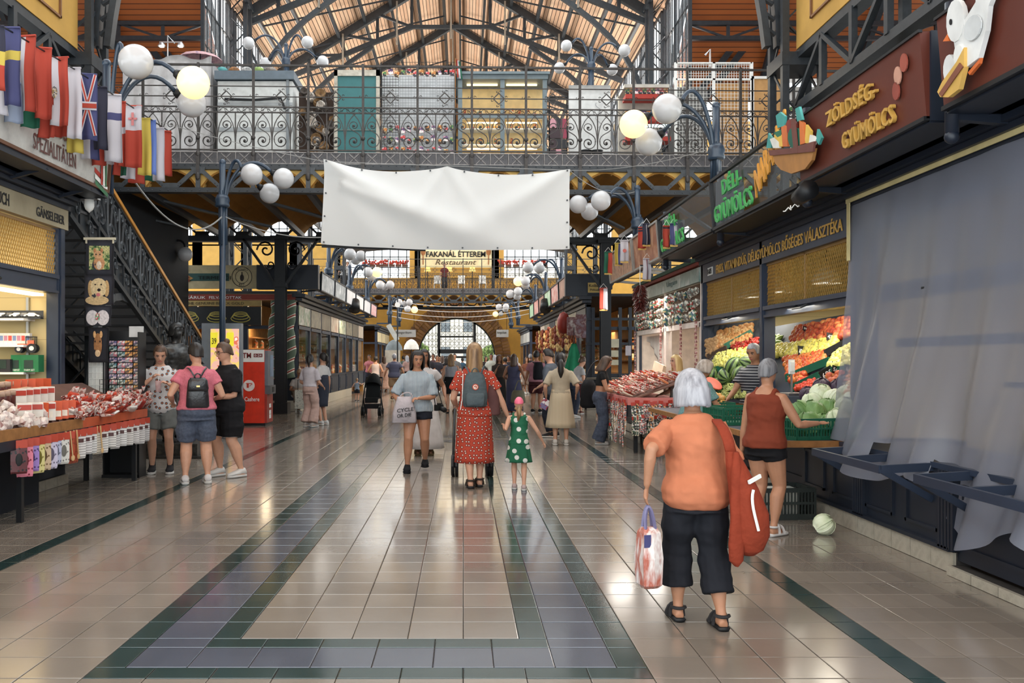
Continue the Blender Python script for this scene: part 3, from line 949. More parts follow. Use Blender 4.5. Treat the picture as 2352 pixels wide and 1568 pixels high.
def panelled(parent,X,s_,y0,y1,z0,z1,n,m,name='front_panel',th=.06):
 """row of framed dado panels facing the aisle (s_ = which way they face)"""
 w=(y1-y0)/n
 for i in range(n):
  a,b=y0+w*i,y0+w*(i+1)
  r=MB();r.bx(X,X-s_*th,a,b,z0,z1)
  for ya,yb,za,zb in ((a+.1,b-.1,z0+.09,z0+.115),(a+.1,b-.1,z1-.125,z1-.1),(a+.1,a+.125,z0+.09,z1-.1),(b-.125,b-.1,z0+.09,z1-.1)):
   r.bx(X,X+s_*.018,ya,yb,za,zb)
  r.obj(name,m,parent)
def plinth_tiles(parent,X,s_,y0,y1,z0,z1,step=.3):
 me=MB().box((0,0,0),(.03,step-.008,z1-z0-.006)).mesh('tile',PLTILE)
 MB().bx(X,X-s_*.1,y0,y1,z0,z1-.004).obj('plinth',GROUT,parent)
 n=int((y1-y0)/step+.01)
 for i in range(n):
  inst(me,'tile',parent,(X+s_*.006+random.uniform(-.001,.001),y1-step*(i+.5),(z0+z1)/2))
def cornice(parent,X,s_,y0,y1,z,m=NAVYD):
 r=MB();x=X
 for k,(dx,dz) in enumerate(((.05,.06),(.11,.05),(.16,.05),(.24,.06),(.30,.05))):
  r.bx(X-s_*.1,X+s_*dx,y0,y1,z,z+dz-.003);z+=dz
 r.obj('cornice',m,parent)
def bay_frame(parent,X,s_,posts,zc,zb0,zb1,zm1,zf1,m=NAVY,mesh=True,mw=.14):
 """posts, beams with handles, mesh fanlights for the bays between the posts"""
 for y in posts:
  r=MB();r.bx(X-s_*.14,X,y-mw/2,y+mw/2,zc,zf1);r.bx(X,X+s_*.02,y-mw*.28,y+mw*.28,zc,zf1)
  r.obj('post',m,parent)
 for a,b in zip(posts,posts[1:]):
  r=MB();r.bx(X-s_*.12,X-s_*.01,a+mw/2,b-mw/2,zb0,zb1);r.bx(X-s_*.01,X+s_*.02,a+mw/2,b-mw/2,zb1-.05,zb1)
  r.bx(X-s_*.01,X+s_*.012,a+mw/2,b-mw/2,zb0,zb0+.03)
  bo=r.obj('beam',m,parent)
  c=(a+b)/2
  MB().tube([(X+s_*.0,c-.16,zb0+.08),(X+s_*.06,c-.13,zb0+.05),(X+s_*.06,c+.13,zb0+.05),(X+s_*.0,c+.16,zb0+.08)],.014,6).obj('handle',BLACK,bo)
  if mesh:
   r=MB();h=.03
   for q in (0,1):
    ya,yb=(a+mw/2,c) if q==0 else (c,b-mw/2)
    r.bx(X-s_*.06,X-s_*.03,ya,ya+.02,zb1,zm1)
   r.bx(X-s_*.06,X-s_*.03,a+mw/2,b-mw/2,zm1-.03,zm1)
   r.obj('mesh_frame',mat((146,112,66),.5,key='mesh_frame'),parent)
   mesh_panel(parent,X-s_*.045,a+mw/2,b-mw/2,zb1,zm1)
   # ---- right block: draped stall, fruit stall
RX=3.75
sh=thing('market_stall','dark blue wooden stall draped in translucent plastic sheet','stall',(0,0,0))
panelled(sh,3.46,-1,2.6,6.22,.10,.74,3,NAVYD)
panelled(sh,3.44,-1,6.30,9.0,.17,.72,4,NAVYD)
for y in (6.26,7.65):
 r=MB()
 for k in range(5):
  r.bx(3.40,3.46,y-.1+.042*k,y-.1+.042*k+.03,.17,.72)
 r.obj('pilaster',NAVYD,sh)
MB().bx(3.40,3.5,6.22,9.0,.155,.185).obj('base_moulding',NAVYD,sh)
plinth_tiles(sh,3.45,-1,6.2,9.2,0,.155)
plinth_tiles(sh,3.40,-1,2.6,6.2,0,.07)
MB().bx(3.42,4.3,2.6,8.45,.72,.76).obj('counter',NAVY,sh)
bay_frame(sh,RX,-1,[2.8,5.6,8.38],.72,2.03,2.17,2.70,2.98,mesh=False)
MB().bx(RX-.02,RX+.1,2.6,8.44,2.70,2.98).obj('fascia',NAVY,sh)
cornice(sh,RX,-1,2.6,8.44,2.98)
MB().bx(6.3,6.4,2.6,8.4,0,3.2).bx(RX,6.4,2.6,8.44,3.1,3.2).bx(RX,6.4,2.6,2.7,0,3.2).obj('back_wall',mat((150,120,96),.8,key='stall_interior'),sh)
r=MB()
for k in range(3):
 r.bx(5.2,6.2,3.0+1.8*k,4.5+1.8*k,.0,.95)
r.obj('display_cabinet',mat((84,92,112),.5,key='cabinet_blue'),sh)
MB().bx(4.0,4.05,2.9,8.2,1.62,1.70).bx(5.0,5.05,2.9,8.2,1.25,1.3).obj('inner_rail',NAVY,sh)
# plastic sheet: gathered folds, hanging over the frame at the counter
sheet=thing('plastic_sheet','wide translucent plastic sheet hanging over the closed stall','sheet',(0,0,0))
def sheet_fn(u,v):
 y=8.50-6.0*u
 f=.05*sin(u*46+2*sin(v*3))*(v**1.2)+.03*sin(u*95+v*4)*v+.02*noise.noise(V((u*14,v*5,1)))
 belly=.42*v**2.2*(0.45+.55*min(1,u*6))*(1+.2*sin(u*14))
 zb=.80-.42*min(1,u*2.3)+.12*sin(u*26)*min(1,u*4)
 if u>.36:zb-=.02
 z=3.02+(zb-3.02)*v
 x=RX-.03-belly-f
 return (x,y+.06*sin(v*9+u*30)*v*.5-.25*v*v*(1-u)*.3,z)
PLAST=clearmat((124,127,140),.36,.35,'plastic_film')
sg=MB();sg.grid(150,50,sheet_fn,0)
# a few torn holes in the lower part
holes=[(.20,.90),(.215,.90),(.335,.93),(.345,.93)]
keep_f,keep_m=[],[]
for f,mm in zip(sg.f,sg.m):
 i=f[0];uu,vv=(i%151)/150,(i//151)/50
 if any(abs(uu-hu)<.0085 and abs(vv-hv)<.022 for hu,hv in holes):
  continue
 keep_f.append(f);keep_m.append(mm)
sg.f,sg.m=keep_f,keep_m
sg.obj('film',PLAST,sheet,True)
tp=MB();tp.bx(RX-.075,RX-.065,2.6,8.52,3.0,3.06);tp.bx(RX-.075,RX-.065,8.44,8.5,2.45,3.0)
tp.obj('masking_tape',mat((196,180,130),.8,key='masking_tape'),sheet)
# fold-out steel frames in front of the counter
for k,dy in enumerate((0,-1.75)):
 fr=thing('shelf_frame',('empty blue steel folding shelf frame beside the cabbage crate','second folding shelf frame poking out from under the plastic sheet')[k],'shelf frame',(0,0,0),0,'folding shelf frames')
 B=NAVY
 A_,B_,C_,D_=V((3.06,7.75+dy,.70)),V((3.06,6.5+dy,.70)),V((3.44,7.75+dy,.72)),V((3.44,6.5+dy,.72))
 for p,q in ((A_,B_),(A_,C_),(B_,D_),((A_+B_)/2,(C_+D_)/2)):
  MB().beam(p,q,.03,.06).obj('bar',B,fr)
 for p,q in ((A_,V((3.44,7.75+dy,.48))),(B_,V((3.44,6.5+dy,.48)))):
  MB().beam(p,q,.025,.05).obj('strut',B,fr)
fs=thing('market_stall','dark blue fruit and vegetable stall with brass mesh fanlights','stall',(0,0,0))
panelled(fs,3.55,-1,9.0,13.9,.17,.70,5,NAVYD)
plinth_tiles(fs,3.52,-1,9.2,13.9,0,.155)
MB().bx(2.92,4.6,8.10,13.86,.70,.76).obj('counter',mat((58,62,76),.5,key='counter_edge'),fs)
MB().bx(2.89,2.92,8.10,13.86,.705,.765).bx(2.89,3.6,8.07,8.10,.705,.765).obj('counter_trim',WOODB,fs)
bay_frame(fs,RX,-1,[8.50,11.12,13.85],.74,2.03,2.17,2.70,2.98)
MB().bx(RX-.02,RX+.1,8.44,13.92,2.70,2.98).obj('fascia',NAVY,fs)
cornice(fs,RX,-1,8.44,13.92,2.98)
text('FRISS, VITAMINDÚS, DÉLIGYÜMÖLCS BŐSÉGES VÁLASZTÉKA',(RX-.024,13.05,2.75),(0,-1,0),(0,0,1),4.35,.19,GOLDL,fs,.008,.004)
MB().bx(RX-.03,RX-.02,13.25,13.5,2.78,2.9).obj('number_plate',WHITEM,fs)
text('B-07/5',(RX-.031,13.48,2.80),(0,-1,0),(0,0,1),.2,.08,BLACK,fs,.004)
WALLT=stripes((206,190,146),(176,160,120),2,5.5,.965)
MB().bx(6.4,6.5,8.45,13.9,0,3.2).bx(RX+.1,6.5,13.85,13.92,0,3.2).bx(RX+.1,6.5,8.44,8.48,0,3.2).bx(RX+.1,6.5,8.44,13.92,3.1,3.2).obj('back_wall',WALLT,fs)
# pendant lamps seen behind the mesh
for i,(px,py,Y) in enumerate(((1655,683,14.5),(1722,668,13.2),(1790,655,12.1),(1898,632,10.6))):
 p=P(px,py,Y);p.x=4.35;p.y=XP(px,4.35);p.z=CH+(VY-py)/FPX*p.y
 if p.y>13.7:p.y=13.5
 pl=thing('pendant_lamp','white bell pendant lamp glowing behind the fruit stall mesh, number %s from the souvenir stall'%('one','two','three','four')[i],'lamp',(p.x,p.y,p.z-.10),0,'pendant lamps of the fruit stall')
 MB().lathe([(.17,0),(.165,.05),(.13,.13),(.06,.19),(.03,.22)],n=16,cap=False).lathe([(.16,.005),(.12,.13),(.05,.18)],n=16,cap=False).obj('shade',mat((240,240,235),.4,key='lamp_shade'),pl,True)
 MB().ell((0,0,.06),(.06,.06,.06),10,8).obj('bulb',mat((255,246,225),.5,emit=14,var=0,key='lit_bulb'),pl,True)
 MB().tube([(0,0,.2),(0,0,3.1-p.z+.12)],.01,5).obj('cord',BLACK,pl)
 # souvenir bays
so=thing('market_stall','bright souvenir stall hung with plates and lace beside the fruit stall','stall',(0,0,0))
panelled(so,3.55,-1,13.95,19.3,.17,.80,5,NAVYD)
plinth_tiles(so,3.52,-1,13.95,19.3,0,.155)
WF=mat((226,214,204),.5,key='white_frame')
for y in (13.98,16.5,19.25):
 MB().bx(RX,RX+.12,y-.05,y+.05,.8,2.98).obj('post',NAVY if y>19 else WF,so)
for a,b in ((14.03,16.45),(16.55,19.2)):
 MB().bx(RX,RX+.1,a,b,2.03,2.12).obj('beam',WF,so)
 MB().bx(RX+.02,RX+.05,a,b,2.12,2.72).obj('display_board',mat((96,72,54),.8,key='display_board'),so)
 MB().bx(RX,RX+.05,a,a+.05,.9,2.1).bx(RX,RX+.05,b-.05,b,.9,2.1).obj('window_stile',WF,so)
FASG=mottle([(150,178,172),(110,140,136),(196,208,202)],2.5,.35,key='steel_fascia')
MB().bx(RX-.03,RX+.1,14.0,19.3,2.74,2.97).obj('fascia',FASG,so)
MB().bx(RX-.06,RX+.1,14.0,19.3,3.0,3.05).obj('fascia_stripe',mat((150,70,60),.6),so)
MB().bx(RX-.08,RX+.1,14.0,19.3,3.06,3.12).obj('fascia_stripe',mat((60,96,78),.6),so)
text('Ungarn',(RX-.034,16.2,2.80),(0,-1,0),(0,0,1),.8,.12,mat((90,120,116),.5),so,.003)
MB().bx(5.6,5.7,13.95,19.3,0,3.1).bx(RX+.1,5.7,19.24,19.3,0,3.1).bx(RX+.1,5.7,13.93,19.3,3.05,3.12).obj('back_wall',mat((244,226,208),.7,key='pink_white_wall'),so)
PLATES=[confetti([(236,232,220),(90,130,110),(60,90,120),(220,200,150)],28,.35),confetti([(214,206,190),(110,96,86),(150,160,150),(70,70,66)],24,.4),confetti([(230,226,214),(170,70,60),(90,120,90)],30,.35)]
pms=[MB().lathe([(.001,.012),(.05,.012),(.085,.0),(.087,.006),(.05,.02),(.001,.02)],n=14).mesh('wall_plate',m) for m in PLATES]
random.seed(11)
for c_ in range(22):
 for r_ in range(3):
  y=14.15+.228*c_+random.uniform(-.02,.02)
  if abs(y-16.5)<.09:
   continue
  o=inst(random.choice(pms),'wall_plate',None,(RX-.015-.012*random.random(),y,2.22+.19*r_+random.uniform(-.02,.02)),(random.uniform(-.2,.2),-pi/2,random.uniform(0,3)),(random.choice((.75,1,1.1)),random.choice((.75,1)),1))
  tag(o,'small painted ceramic plate hung on the board over the souvenir stall','plate','plates on the souvenir stall board')
  # shelves of small goods inside the souvenir stall
shelf_m=[confetti([(250,240,220),(220,90,60),(240,200,110),(90,120,110),(60,60,66)],40,.5),mat((246,240,230),.5),mat((214,140,80),.5),mat((70,96,84),.5)]
bx_me=[MB().box((0,0,.07),(.08,.09,.14)).lathe([(.03,.14),(.025,.18)],n=6).mesh('souvenir_jar',m) for m in shelf_m]
for z in (1.05,1.35,1.65):
 MB().bx(5.3,5.6,14.1,19.1,z-.03,z).obj('shelf',WHITEM,so)
 y=14.2
 while y<19.0:
  tag(inst(random.choice(bx_me),'souvenir_jar',None,(5.42,y,z)),'small souvenir jar on the lit back shelf of the souvenir stall','jar','jars on the souvenir shelves')
  y+=random.uniform(.13,.2)
  # ---- left block: delicatessen and toy stall
LX=-4.85
ls=thing('market_stall','dark blue delicatessen stall with brass mesh and toy shelves','stall',(0,0,0))
panelled(ls,LX,1,3.0,10.8,.12,.84,6,NAVYD)
plinth_tiles(ls,LX+.02,1,3.0,10.8,0,.12)
bay_frame(ls,LX,1,[4.2,7.4,10.70],.84,2.30,2.52,3.06,3.32,mw=.18)
MB().bx(LX-.1,LX+.03,3,10.82,3.08,3.32).obj('fascia',mottle([(150,138,112),(170,158,130)],3,.6,key='fascia_cream'),ls)
text('GÄNSELEBER',(LX+.034,10.0,3.13),(0,1,0),(0,0,1),.70,.13,BLACK,ls,.004,.01)
text('KNOBLAUCH',(LX+.034,8.72,3.13),(0,1,0),(0,0,1),.68,.13,BLACK,ls,.004,.01)
cornice(ls,LX,1,3,10.85,3.32)
MB().bx(-8.0,LX-.1,10.62,10.72,.0,3.3).bx(-8.0,-7.9,3,10.7,0,3.3).bx(-8,LX,3,10.8,3.28,3.34).obj('back_wall',stripes((196,176,128),(160,142,100),2,4.0,.975),ls)
MB().bx(LX-.25,LX-.12,4.4,10.5,2.26,2.29).obj('light_strip',mat((255,226,170),.5,emit=5,var=0,key='light_strip'),ls)
for z in (1.36,1.68,1.99):
 MB().bx(-6.6,LX-.28,10.34,10.62,z-.025,z).obj('shelf',WHITEM,ls)
MB().bx(-5.22,-5.19,10.58,10.62,1.2,2.25).obj('shelf_rail',STEEL,ls)
# black steel corner post lamp bracket and security camera
cm=thing('security_camera','small white dome camera under the left stall sign','camera',(-4.62,10.95,3.36))
MB().lathe([(.06,.12),(.06,.04),(.045,0),(.0,-.04)],n=12).obj('dome',WHITEM,cm,True)
MB().bx(-.12,.12,-.05,.05,.12,.15).obj('mount',STEEL,cm)
# big tilted sign above the left stall
def sign(label,X,s_,y0,y1,z0,z1,face,depth=.16,frame=NAVYD,name='shop_sign',cat='sign',group=None,tilt=.05,back=None):
 t=thing(name,label,cat,(X,0,0),0,group)
 r=MB()
 tx=s_*tilt
 def q(z):return tx*(z-z0)/(z1-z0)
 for ya,yb in ((y0,y0+.03),(y1-.03,y1)):
  r.beam((q(z0),(ya+yb)/2,z0),(q(z1),(ya+yb)/2,z1),.03,.06)
 r.beam((0,y0,z0),(0,y1,z0),.05,.035);r.beam((tx,y0,z1),(tx,y1,z1),.05,.035)
 r.obj('frame',frame,t)
 if face is not None:
  a=[(q(z0),y0,z0),(q(z0),y1,z0),(q(z1),y1,z1),(q(z1),y0,z1)]
  fb=MB();fb.add([(x,y,z) for x,y,z in a]+[(x-s_*.012,y,z) for x,y,z in a],[(0,1,2,3),(7,6,5,4),(0,4,5,1),(1,5,6,2),(2,6,7,3),(3,7,4,0)])
  fb.obj('face',face,t)
 for y_ in (y0+.2,y1-.2):
  MB().beam((0,y_,z0+.03),(-s_*.62,y_,z0-.03),.05,.05).obj('bracket',frame,t)
 if back is not None:
  MB().bx(-s_*.05,-s_*depth,y0,y1,z0,z1-.04).obj('box',back,t)
 return t
MARBLE=mottle([(140,137,132),(172,168,163),(190,188,182),(160,157,151)],2.2,.45,detail=8,key='marble_print')
ss=sign('pale marbled sign with dark serif lettering above the left stall',-4.36,1,5.2,10.86,3.56,4.32,MARBLE,frame=mat((96,62,42),.6))
text('SPEZIALITÄTEN',(.02,8.95,3.64),(0,1,0),(0,0,1),.98,.20,mat((96,60,56),.6),ss,.004)
text('UNGARISCHE',(.035,8.95,3.88),(0,1,0),(0,0,1),.90,.18,mat((96,60,56),.6),ss,.004)
for k,c in enumerate(((186,60,48),(236,236,230),(60,110,76))):
 MB().prism([(0,0),(.36,.0),(.36,.055),(0,.055)],(.014+.004*k,10.45,3.72-.075*k),(0,1,-.25),(0,0,1),(.004,0,0)).obj('flag_stripe',mat(c,.6),ss)
 MB().bx(.03,.034,10.60+.06*k,10.64+.06*k,3.60,4.1).obj('flag_stripe',mat(c,.6),ss)
br=MB();br.bx(-.5,0,5.2,10.86,3.48,3.55)
for k in range(5):
 br.beam((-.45,6+k*1.1,3.4),(0,6+k*1.1,3.52),.04,.04)
br.obj('bracket',NAVYD,ss)
# right hand row of signs over the stalls
BRN=mat((90,42,31),.5,0,.4,.12,2.5,key='sign_brown')
zs=thing('shop_sign','brown greengrocer sign with gilt letters and a painted vegetable basket','sign',(3.2,0,0))
def signbox(root,y0,y1,z0=3.17,z1=3.77,m=BRN,tilt=-.05):
 a=[(0,y0,z0),(0,y1,z0),(tilt,y1,z1),(tilt,y0,z1)]
 MB().add(a+[(.02,y,z) for x,y,z in a],[(3,2,1,0),(4,5,6,7),(0,1,5,4),(1,2,6,5),(2,3,7,6),(3,0,4,7)]).obj('face',m,root)
 r=MB();r.beam((tilt,y0-.01,z1),(tilt,y1+.01,z1),.03,.02);r.beam((0,y0,z0),(0,y1,z0),.04,.03)
 r.obj('frame',BLACK,root)
 MB().bx(.02,.40,y0-.02,y0+.03,z0-.02,z1).bx(.02,.4,y1-.03,y1+.02,z0-.02,z1).bx(.02,.42,y0,y1,z0-.03,z0).obj('box',NAVYD,root)
signbox(zs,6.12,8.40)
text('ZÖLDSÉG-',(-.036,7.66,3.51),(0,-1,0),(-.08,0,1),.92,.16,GOLDL,zs,.03,.012)
text('GYÜMÖLCS',(-.016,7.38,3.25),(0,-1,0),(-.08,0,1),.88,.165,GOLDL,zs,.03,.012)
def cut(root,name,poly,y0,z0,m,x=-.04,d=.02):
 """a cut-out board figure on the sign: poly in metres, drawn as seen from the aisle"""
 kx,kz=CUTS[:2]
 MB().prism([(a*kx,b*kz) for a,b in poly],(x,y0,z0),(0,-1,CUTS[2] if len(CUTS)>2 else 0),(-.08,0,1),(-d,0,0)).obj(name,m,root)
def disc(cx,cz,rx,rz,n=14,a0=0,a1=2*pi):
 return [(cx+rx*cos(a0+(a1-a0)*i/n),cz+rz*sin(a0+(a1-a0)*i/n)) for i in range(n+(0 if abs(a1-a0-2*pi)<.01 else 1))]
b0,z0=8.98,3.42
CUTS=(1.24,.76,-.24)
cut(zs,'basket',[(.10,.10),(.22,.02),(.44,-.02),(.72,.05),(.86,.16),(.92,.30),(.04,.26)],b0,z0,mat((172,120,66),.6),-.05,.03)
cut(zs,'basket_band',[(.0,.27),(.03,.20),(.92,.26),(.96,.38),(.5,.30)],b0,z0,mat((112,66,58),.6),-.075,.02)
for pl,c in (([(.08,.30),(.02,.42),(.12,.44),(.22,.38),(.22,.3)],(230,228,220)),([(.2,.32),(.12,.46),(.2,.54),(.3,.46),(.3,.32)],(226,186,84)),([(.3,.32),(.3,.60),(.42,.58),(.4,.32)],(206,110,60)),
(disc(.5,.56,.11,.10),(126,48,44)),(disc(.56,.42,.14,.14),(30,96,78)),(disc(.56,.42,.09,.10),(52,140,112)),([(.66,.34),(.68,.64),(.76,.60),(.76,.36)],(212,116,58)),([(.75,.36),(.80,.58),(.88,.50),(.84,.36)],(226,186,84)),([(.82,.34),(.86,.46),(.98,.42),(.92,.34)],(232,230,224)),
([(-.04,.40),(-.08,.30),(.03,.30),(.08,.42),(.0,.5)],(70,156,150)),([(.22,.56),(.2,.72),(.3,.76),(.4,.70),(.36,.58)],(70,156,150)),([(.64,.62),(.62,.78),(.7,.80),(.74,.64)],(70,156,150)),([(.96,.40),(1.0,.52),(1.06,.42),(1.0,.34)],(70,156,150)),([(.2,.44),(.12,.5),(.22,.52),(.3,.54),(.28,.46)],(40,110,84))):
 cut(zs,'painted_vegetable',pl,b0,z0,mat(c,.55),-.055-.002*random.random(),.022)
cut(zs,'basket_handle',[(.56,.24),(.55,.66),(.63,.66),(.64,.24)],b0,z0,mat((112,66,58),.6),-.085,.012)
CUTS=(1,1)
for k,c in (((.0,.02),(186,138,118)),((.05,.05),(150,74,58)),((-.02,-.03),(140,66,54))):
 cut(zs,'painted_beet',disc(k[0]*2,k[1]*2,.05,.065),6.42,3.52,mat(c,.6),-.045,.01)
hs=thing('shop_sign','brown sign with a white painted hen sitting on a straw basket of eggs','sign',(3.2,0,0),0)
signbox(hs,3.6,5.90)
HW=mat((214,214,212),.55,key='hen_white')
h0,hz=5.82,3.30
CUTS=(.76,.72)
cut(hs,'hen_body',[(.30,.12),(.28,.30),(.34,.44),(.46,.42),(.62,.50),(.64,.62),(.72,.66),(.78,.60),(.84,.60),(.86,.48),(.78,.40),(.72,.22),(.60,.04),(.42,.02)],h0,hz,HW,-.05,.03)
cut(hs,'hen_head',disc(.33,.46,.13,.18),h0,hz,HW,-.055,.03)
cut(hs,'hen_wing',disc(.58,.30,.12,.10),h0,hz,mat((196,198,198),.55),-.085,.01)
cut(hs,'beak',[(.20,.40),(.12,.36),(.21,.33)],h0,hz,mat((214,110,50),.5),-.06,.02)
cut(hs,'eye',disc(.28,.47,.018,.026),h0,hz,BLACK,-.088,.004)
cut(hs,'egg',disc(.20,.08,.09,.13),h0,hz,HW,-.06,.03)
cut(hs,'egg',disc(.36,.14,.07,.10),h0,hz,mat((226,226,222),.55),-.06,.035)
cut(hs,'nest',[(.02,-.06),(.1,.0),(.34,.10),(.46,.18),(.44,.02),(.34,-.14),(.18,-.16),(.06,-.12)],h0,hz,mat((206,164,84),.7),-.07,.03)
cut(hs,'nest_band',[(.06,-.09),(.40,.07),(.44,.02),(.10,-.13)],h0,hz,mat((128,76,56),.7),-.103,.006)
cut(hs,'foot',[(.42,-.02),(.60,.04),(.58,.0),(.44,-.05)],h0,hz,mat((206,104,52),.5),-.05,.02)
text('TOJÁS',(-.055,4.75,3.55),(0,-1,0),(-.08,0,1),.62,.17,GOLDL,hs,.03,.012)
GREENL=mat((66,160,84),.45,0,.4,.1,5,key='green_letter')
ORL=mat((214,150,62),.45,0,.4,.1,5,key='orange_letter')
SGL=clearmat((40,46,46),.82,.06,'sign_glass')
for k,(y0,y1) in enumerate(((8.44,11.28),(11.36,14.3))):
 g=thing('shop_sign',('clear glass sign with green fruit lettering next to the brown sign','clear glass sign with green fruit lettering hung with small flags')[k],'sign',(3.2,0,0),0,'glass signs')
 a=[(0,y0,3.17),(0,y1,3.17),(-.05,y1,3.76),(-.05,y0,3.76)]
 MB().add(a+[(x+.006,y,z) for x,y,z in a],[(3,2,1,0),(4,5,6,7),(0,1,5,4),(1,2,6,5),(2,3,7,6),(3,0,4,7)]).obj('pane',SGL,g)
 r=MB();r.beam((-.05,y0,3.77),(-.05,y1,3.77),.04,.035);r.beam((0,y0,3.165),(0,y1,3.165),.05,.035)
 r.beam((0,y1,3.16),(-.05,y1,3.77),.04,.05);r.bx(0,.4,y0,y1,3.12,3.15)
 r.obj('frame',BLACK,g)
 MB().bx(.0,.36,y1-.04,y1+.06,3.15,3.76).obj('side_panel',NAVYD,g)
 text('DÉLI-',(-.05,y1-.55,3.50),(0,-1,0),(-.08,0,1),.72,.22,GREENL,g,.02,.012)
 text('GYÜMÖLCS',(-.025,y1-.15,3.21),(0,-1,0),(-.08,0,1),1.45,.25,GREENL,g,.02,.014)
 if k==0:
  text('NARANCS',(-.03,y1-1.72,3.24),(0,-.82,.38),(-.08,0,1),1.02,.30,ORL,g,.02,.012)
pics=[mottle([(120,66,50),(168,112,84),(200,160,130)],3,.5),mottle([(150,90,70),(196,150,118),(90,60,50)],4,.5)]
for k,(y0,y1) in enumerate(((14.38,16.5),(16.6,19.2))):
 t=sign(('brown picture sign with a photo print beside the glass sign','brown picture sign at the far end of the right block')[k],3.2,-1,y0,y1,3.17,3.76,pics[k],tilt=.05,frame=mat((150,146,140),.5),back=NAVYD,group='picture signs')
 # big pipe brackets carrying the signs
for k,y in enumerate((5.95,8.45,11.3,14.35)):
 b=thing('pipe_bracket','round blue steel bracket under the right signs, number %s from the hen sign'%('one','two','three','four')[k],'bracket',(3.28,y,0),0,'sign brackets')
 MB().tube([(0,0,3.02),(0,0,3.9)],.045,10).ell((0,0,3.0),.05,10,6).obj('pipe',NAVYD,b,True)
 MB().beam((0,0,3.14),(.45,0,3.1),.06,.06).obj('arm',NAVYD,b)
 # flood lamp under the brown sign
fl=thing('flood_lamp','dark flood lamp with coiled cable under the brown sign','lamp',(3.1,8.1,3.0))
MB().tube([(0,.1,0),(0,-.16,.03)],[.07,.09],10).obj('housing',BLACK,fl,True)
MB().tube(bez((0,.1,0),(0,.3,.0),(.1,.3,.1),(.1,.1,.17),8),.012,5).obj('arm',BLACK,fl)
MB().tube([V((.02*sin(i),.1+.03*i,-.06+.02*cos(i*2.1))) for i in range(12)],.006,4).obj('cable',WHITEM,fl)
# ------------------------------------------------------------------ fruit and vegetables
random.seed(5)
def bayR(px,py):
 c=XP(px,RX);g=max(.02,min(1,(905-py)/185))
 return P(px,py,c+.12+1.9*g)
def bayL(px,py):
 c=XP(px,RX);g=max(.04,min(.97,(915-py)/190))
 return P(px,py,c+(13.72-c)*g)
def lumpy(r,n1=10,n2=7,amp=.0,dim=.0,k=5,squash=1.0,stretch=1.0):
 m=MB();m.ell((0,0,0),(r,r,r),n1,n2);out=[]
 for x,y,z in m.v:
  a=math.atan2(y,x);t=z/r
  f=1+amp*cos(k*a)*(1-abs(t)*.5)-dim*max(0,abs(t)-.75)*4
  out.append((x*f,y*f*stretch,z*squash*(1-dim*max(0,1-(x*x+y*y)/(r*r*.2))*1.2)))
 m.v=out
 return m
def fruit(name,mats,**kw):
 m=lumpy(**kw);stalk=len(mats)>1
 if stalk:
  z=kw['r']*kw.get('squash',1)*(1-kw.get('dim',0))
  m.tube([(0,0,z*.8),(.003,0,z*1.15)],[.006,.004],5,1)
 return m.mesh(name,mats,True)
STALK=mat((86,96,48),.7,key='stalk')
APPLE_R=[fruit('apple',[mottle([(168,44,28),(206,86,40),(222,140,70)],16,.35,detail=2),STALK],r=.040,dim=.12),fruit('apple',[mottle([(206,96,50),(222,130,62),(196,66,40)],14,.35,detail=2),STALK],r=.038,dim=.12)]
APPLE_Y=[fruit('apple',[mottle([(214,196,76),(232,216,110),(190,176,70)],12,.35,detail=2),STALK],r=.044,dim=.12)]
PEACH=[fruit('peach',[mottle([(150,44,30),(196,92,52),(224,164,92)],11,.6,detail=2)],r=.045,dim=.06),fruit('peach',[mottle([(128,40,30),(176,66,40),(206,120,70)],11,.6,detail=2)],r=.042,dim=.06)]
PEPPER=[fruit('pepper',[mottle([(222,206,84),(238,226,128),(206,196,84)],7,.3,detail=2),STALK],r=.042,amp=.14,dim=.2,k=3,squash=1.5),fruit('pepper',[mottle([(214,210,104),(230,226,140)],7,.3,detail=2),STALK],r=.038,amp=.14,dim=.18,k=4,squash=1.8)]
TOMATO=[fruit('tomato',[mottle([(196,52,30),(218,80,44)],8,.25,detail=2),STALK],r=.038,dim=.1,amp=.03,squash=.84)]
ORANGE=[fruit('apricot',[mottle([(232,160,74),(240,186,106),(222,140,60)],12,.5,detail=2)],r=.036,dim=.05)]
ONION=[fruit('onion',[mottle([(176,112,62),(206,150,92),(146,84,48)],10,.4,detail=3)],r=.036,squash=1.05,dim=-.05),fruit('onion',[mottle([(196,150,96),(222,184,130)],10,.4,detail=3)],r=.034,squash=1.0)]
POTATO=[fruit('potato',[mottle([(146,108,70),(176,140,98)],12,.8,detail=3)],r=.04,stretch=1.4,amp=.06,k=2)]
REDPEP=[fruit('red_pepper',[mottle([(130,28,24),(170,44,32)],8,.3,detail=2),STALK],r=.024,squash=2.2)]
BEET=[fruit('beetroot',[mottle([(52,44,46),(86,74,72)],12,.7,detail=3)],r=.033,amp=.05,k=3)]
GREENP=[fruit('green_pepper',[mottle([(112,140,56),(156,176,84)],8,.35,detail=2),STALK],r=.026,squash=2.0,amp=.1,k=3)]
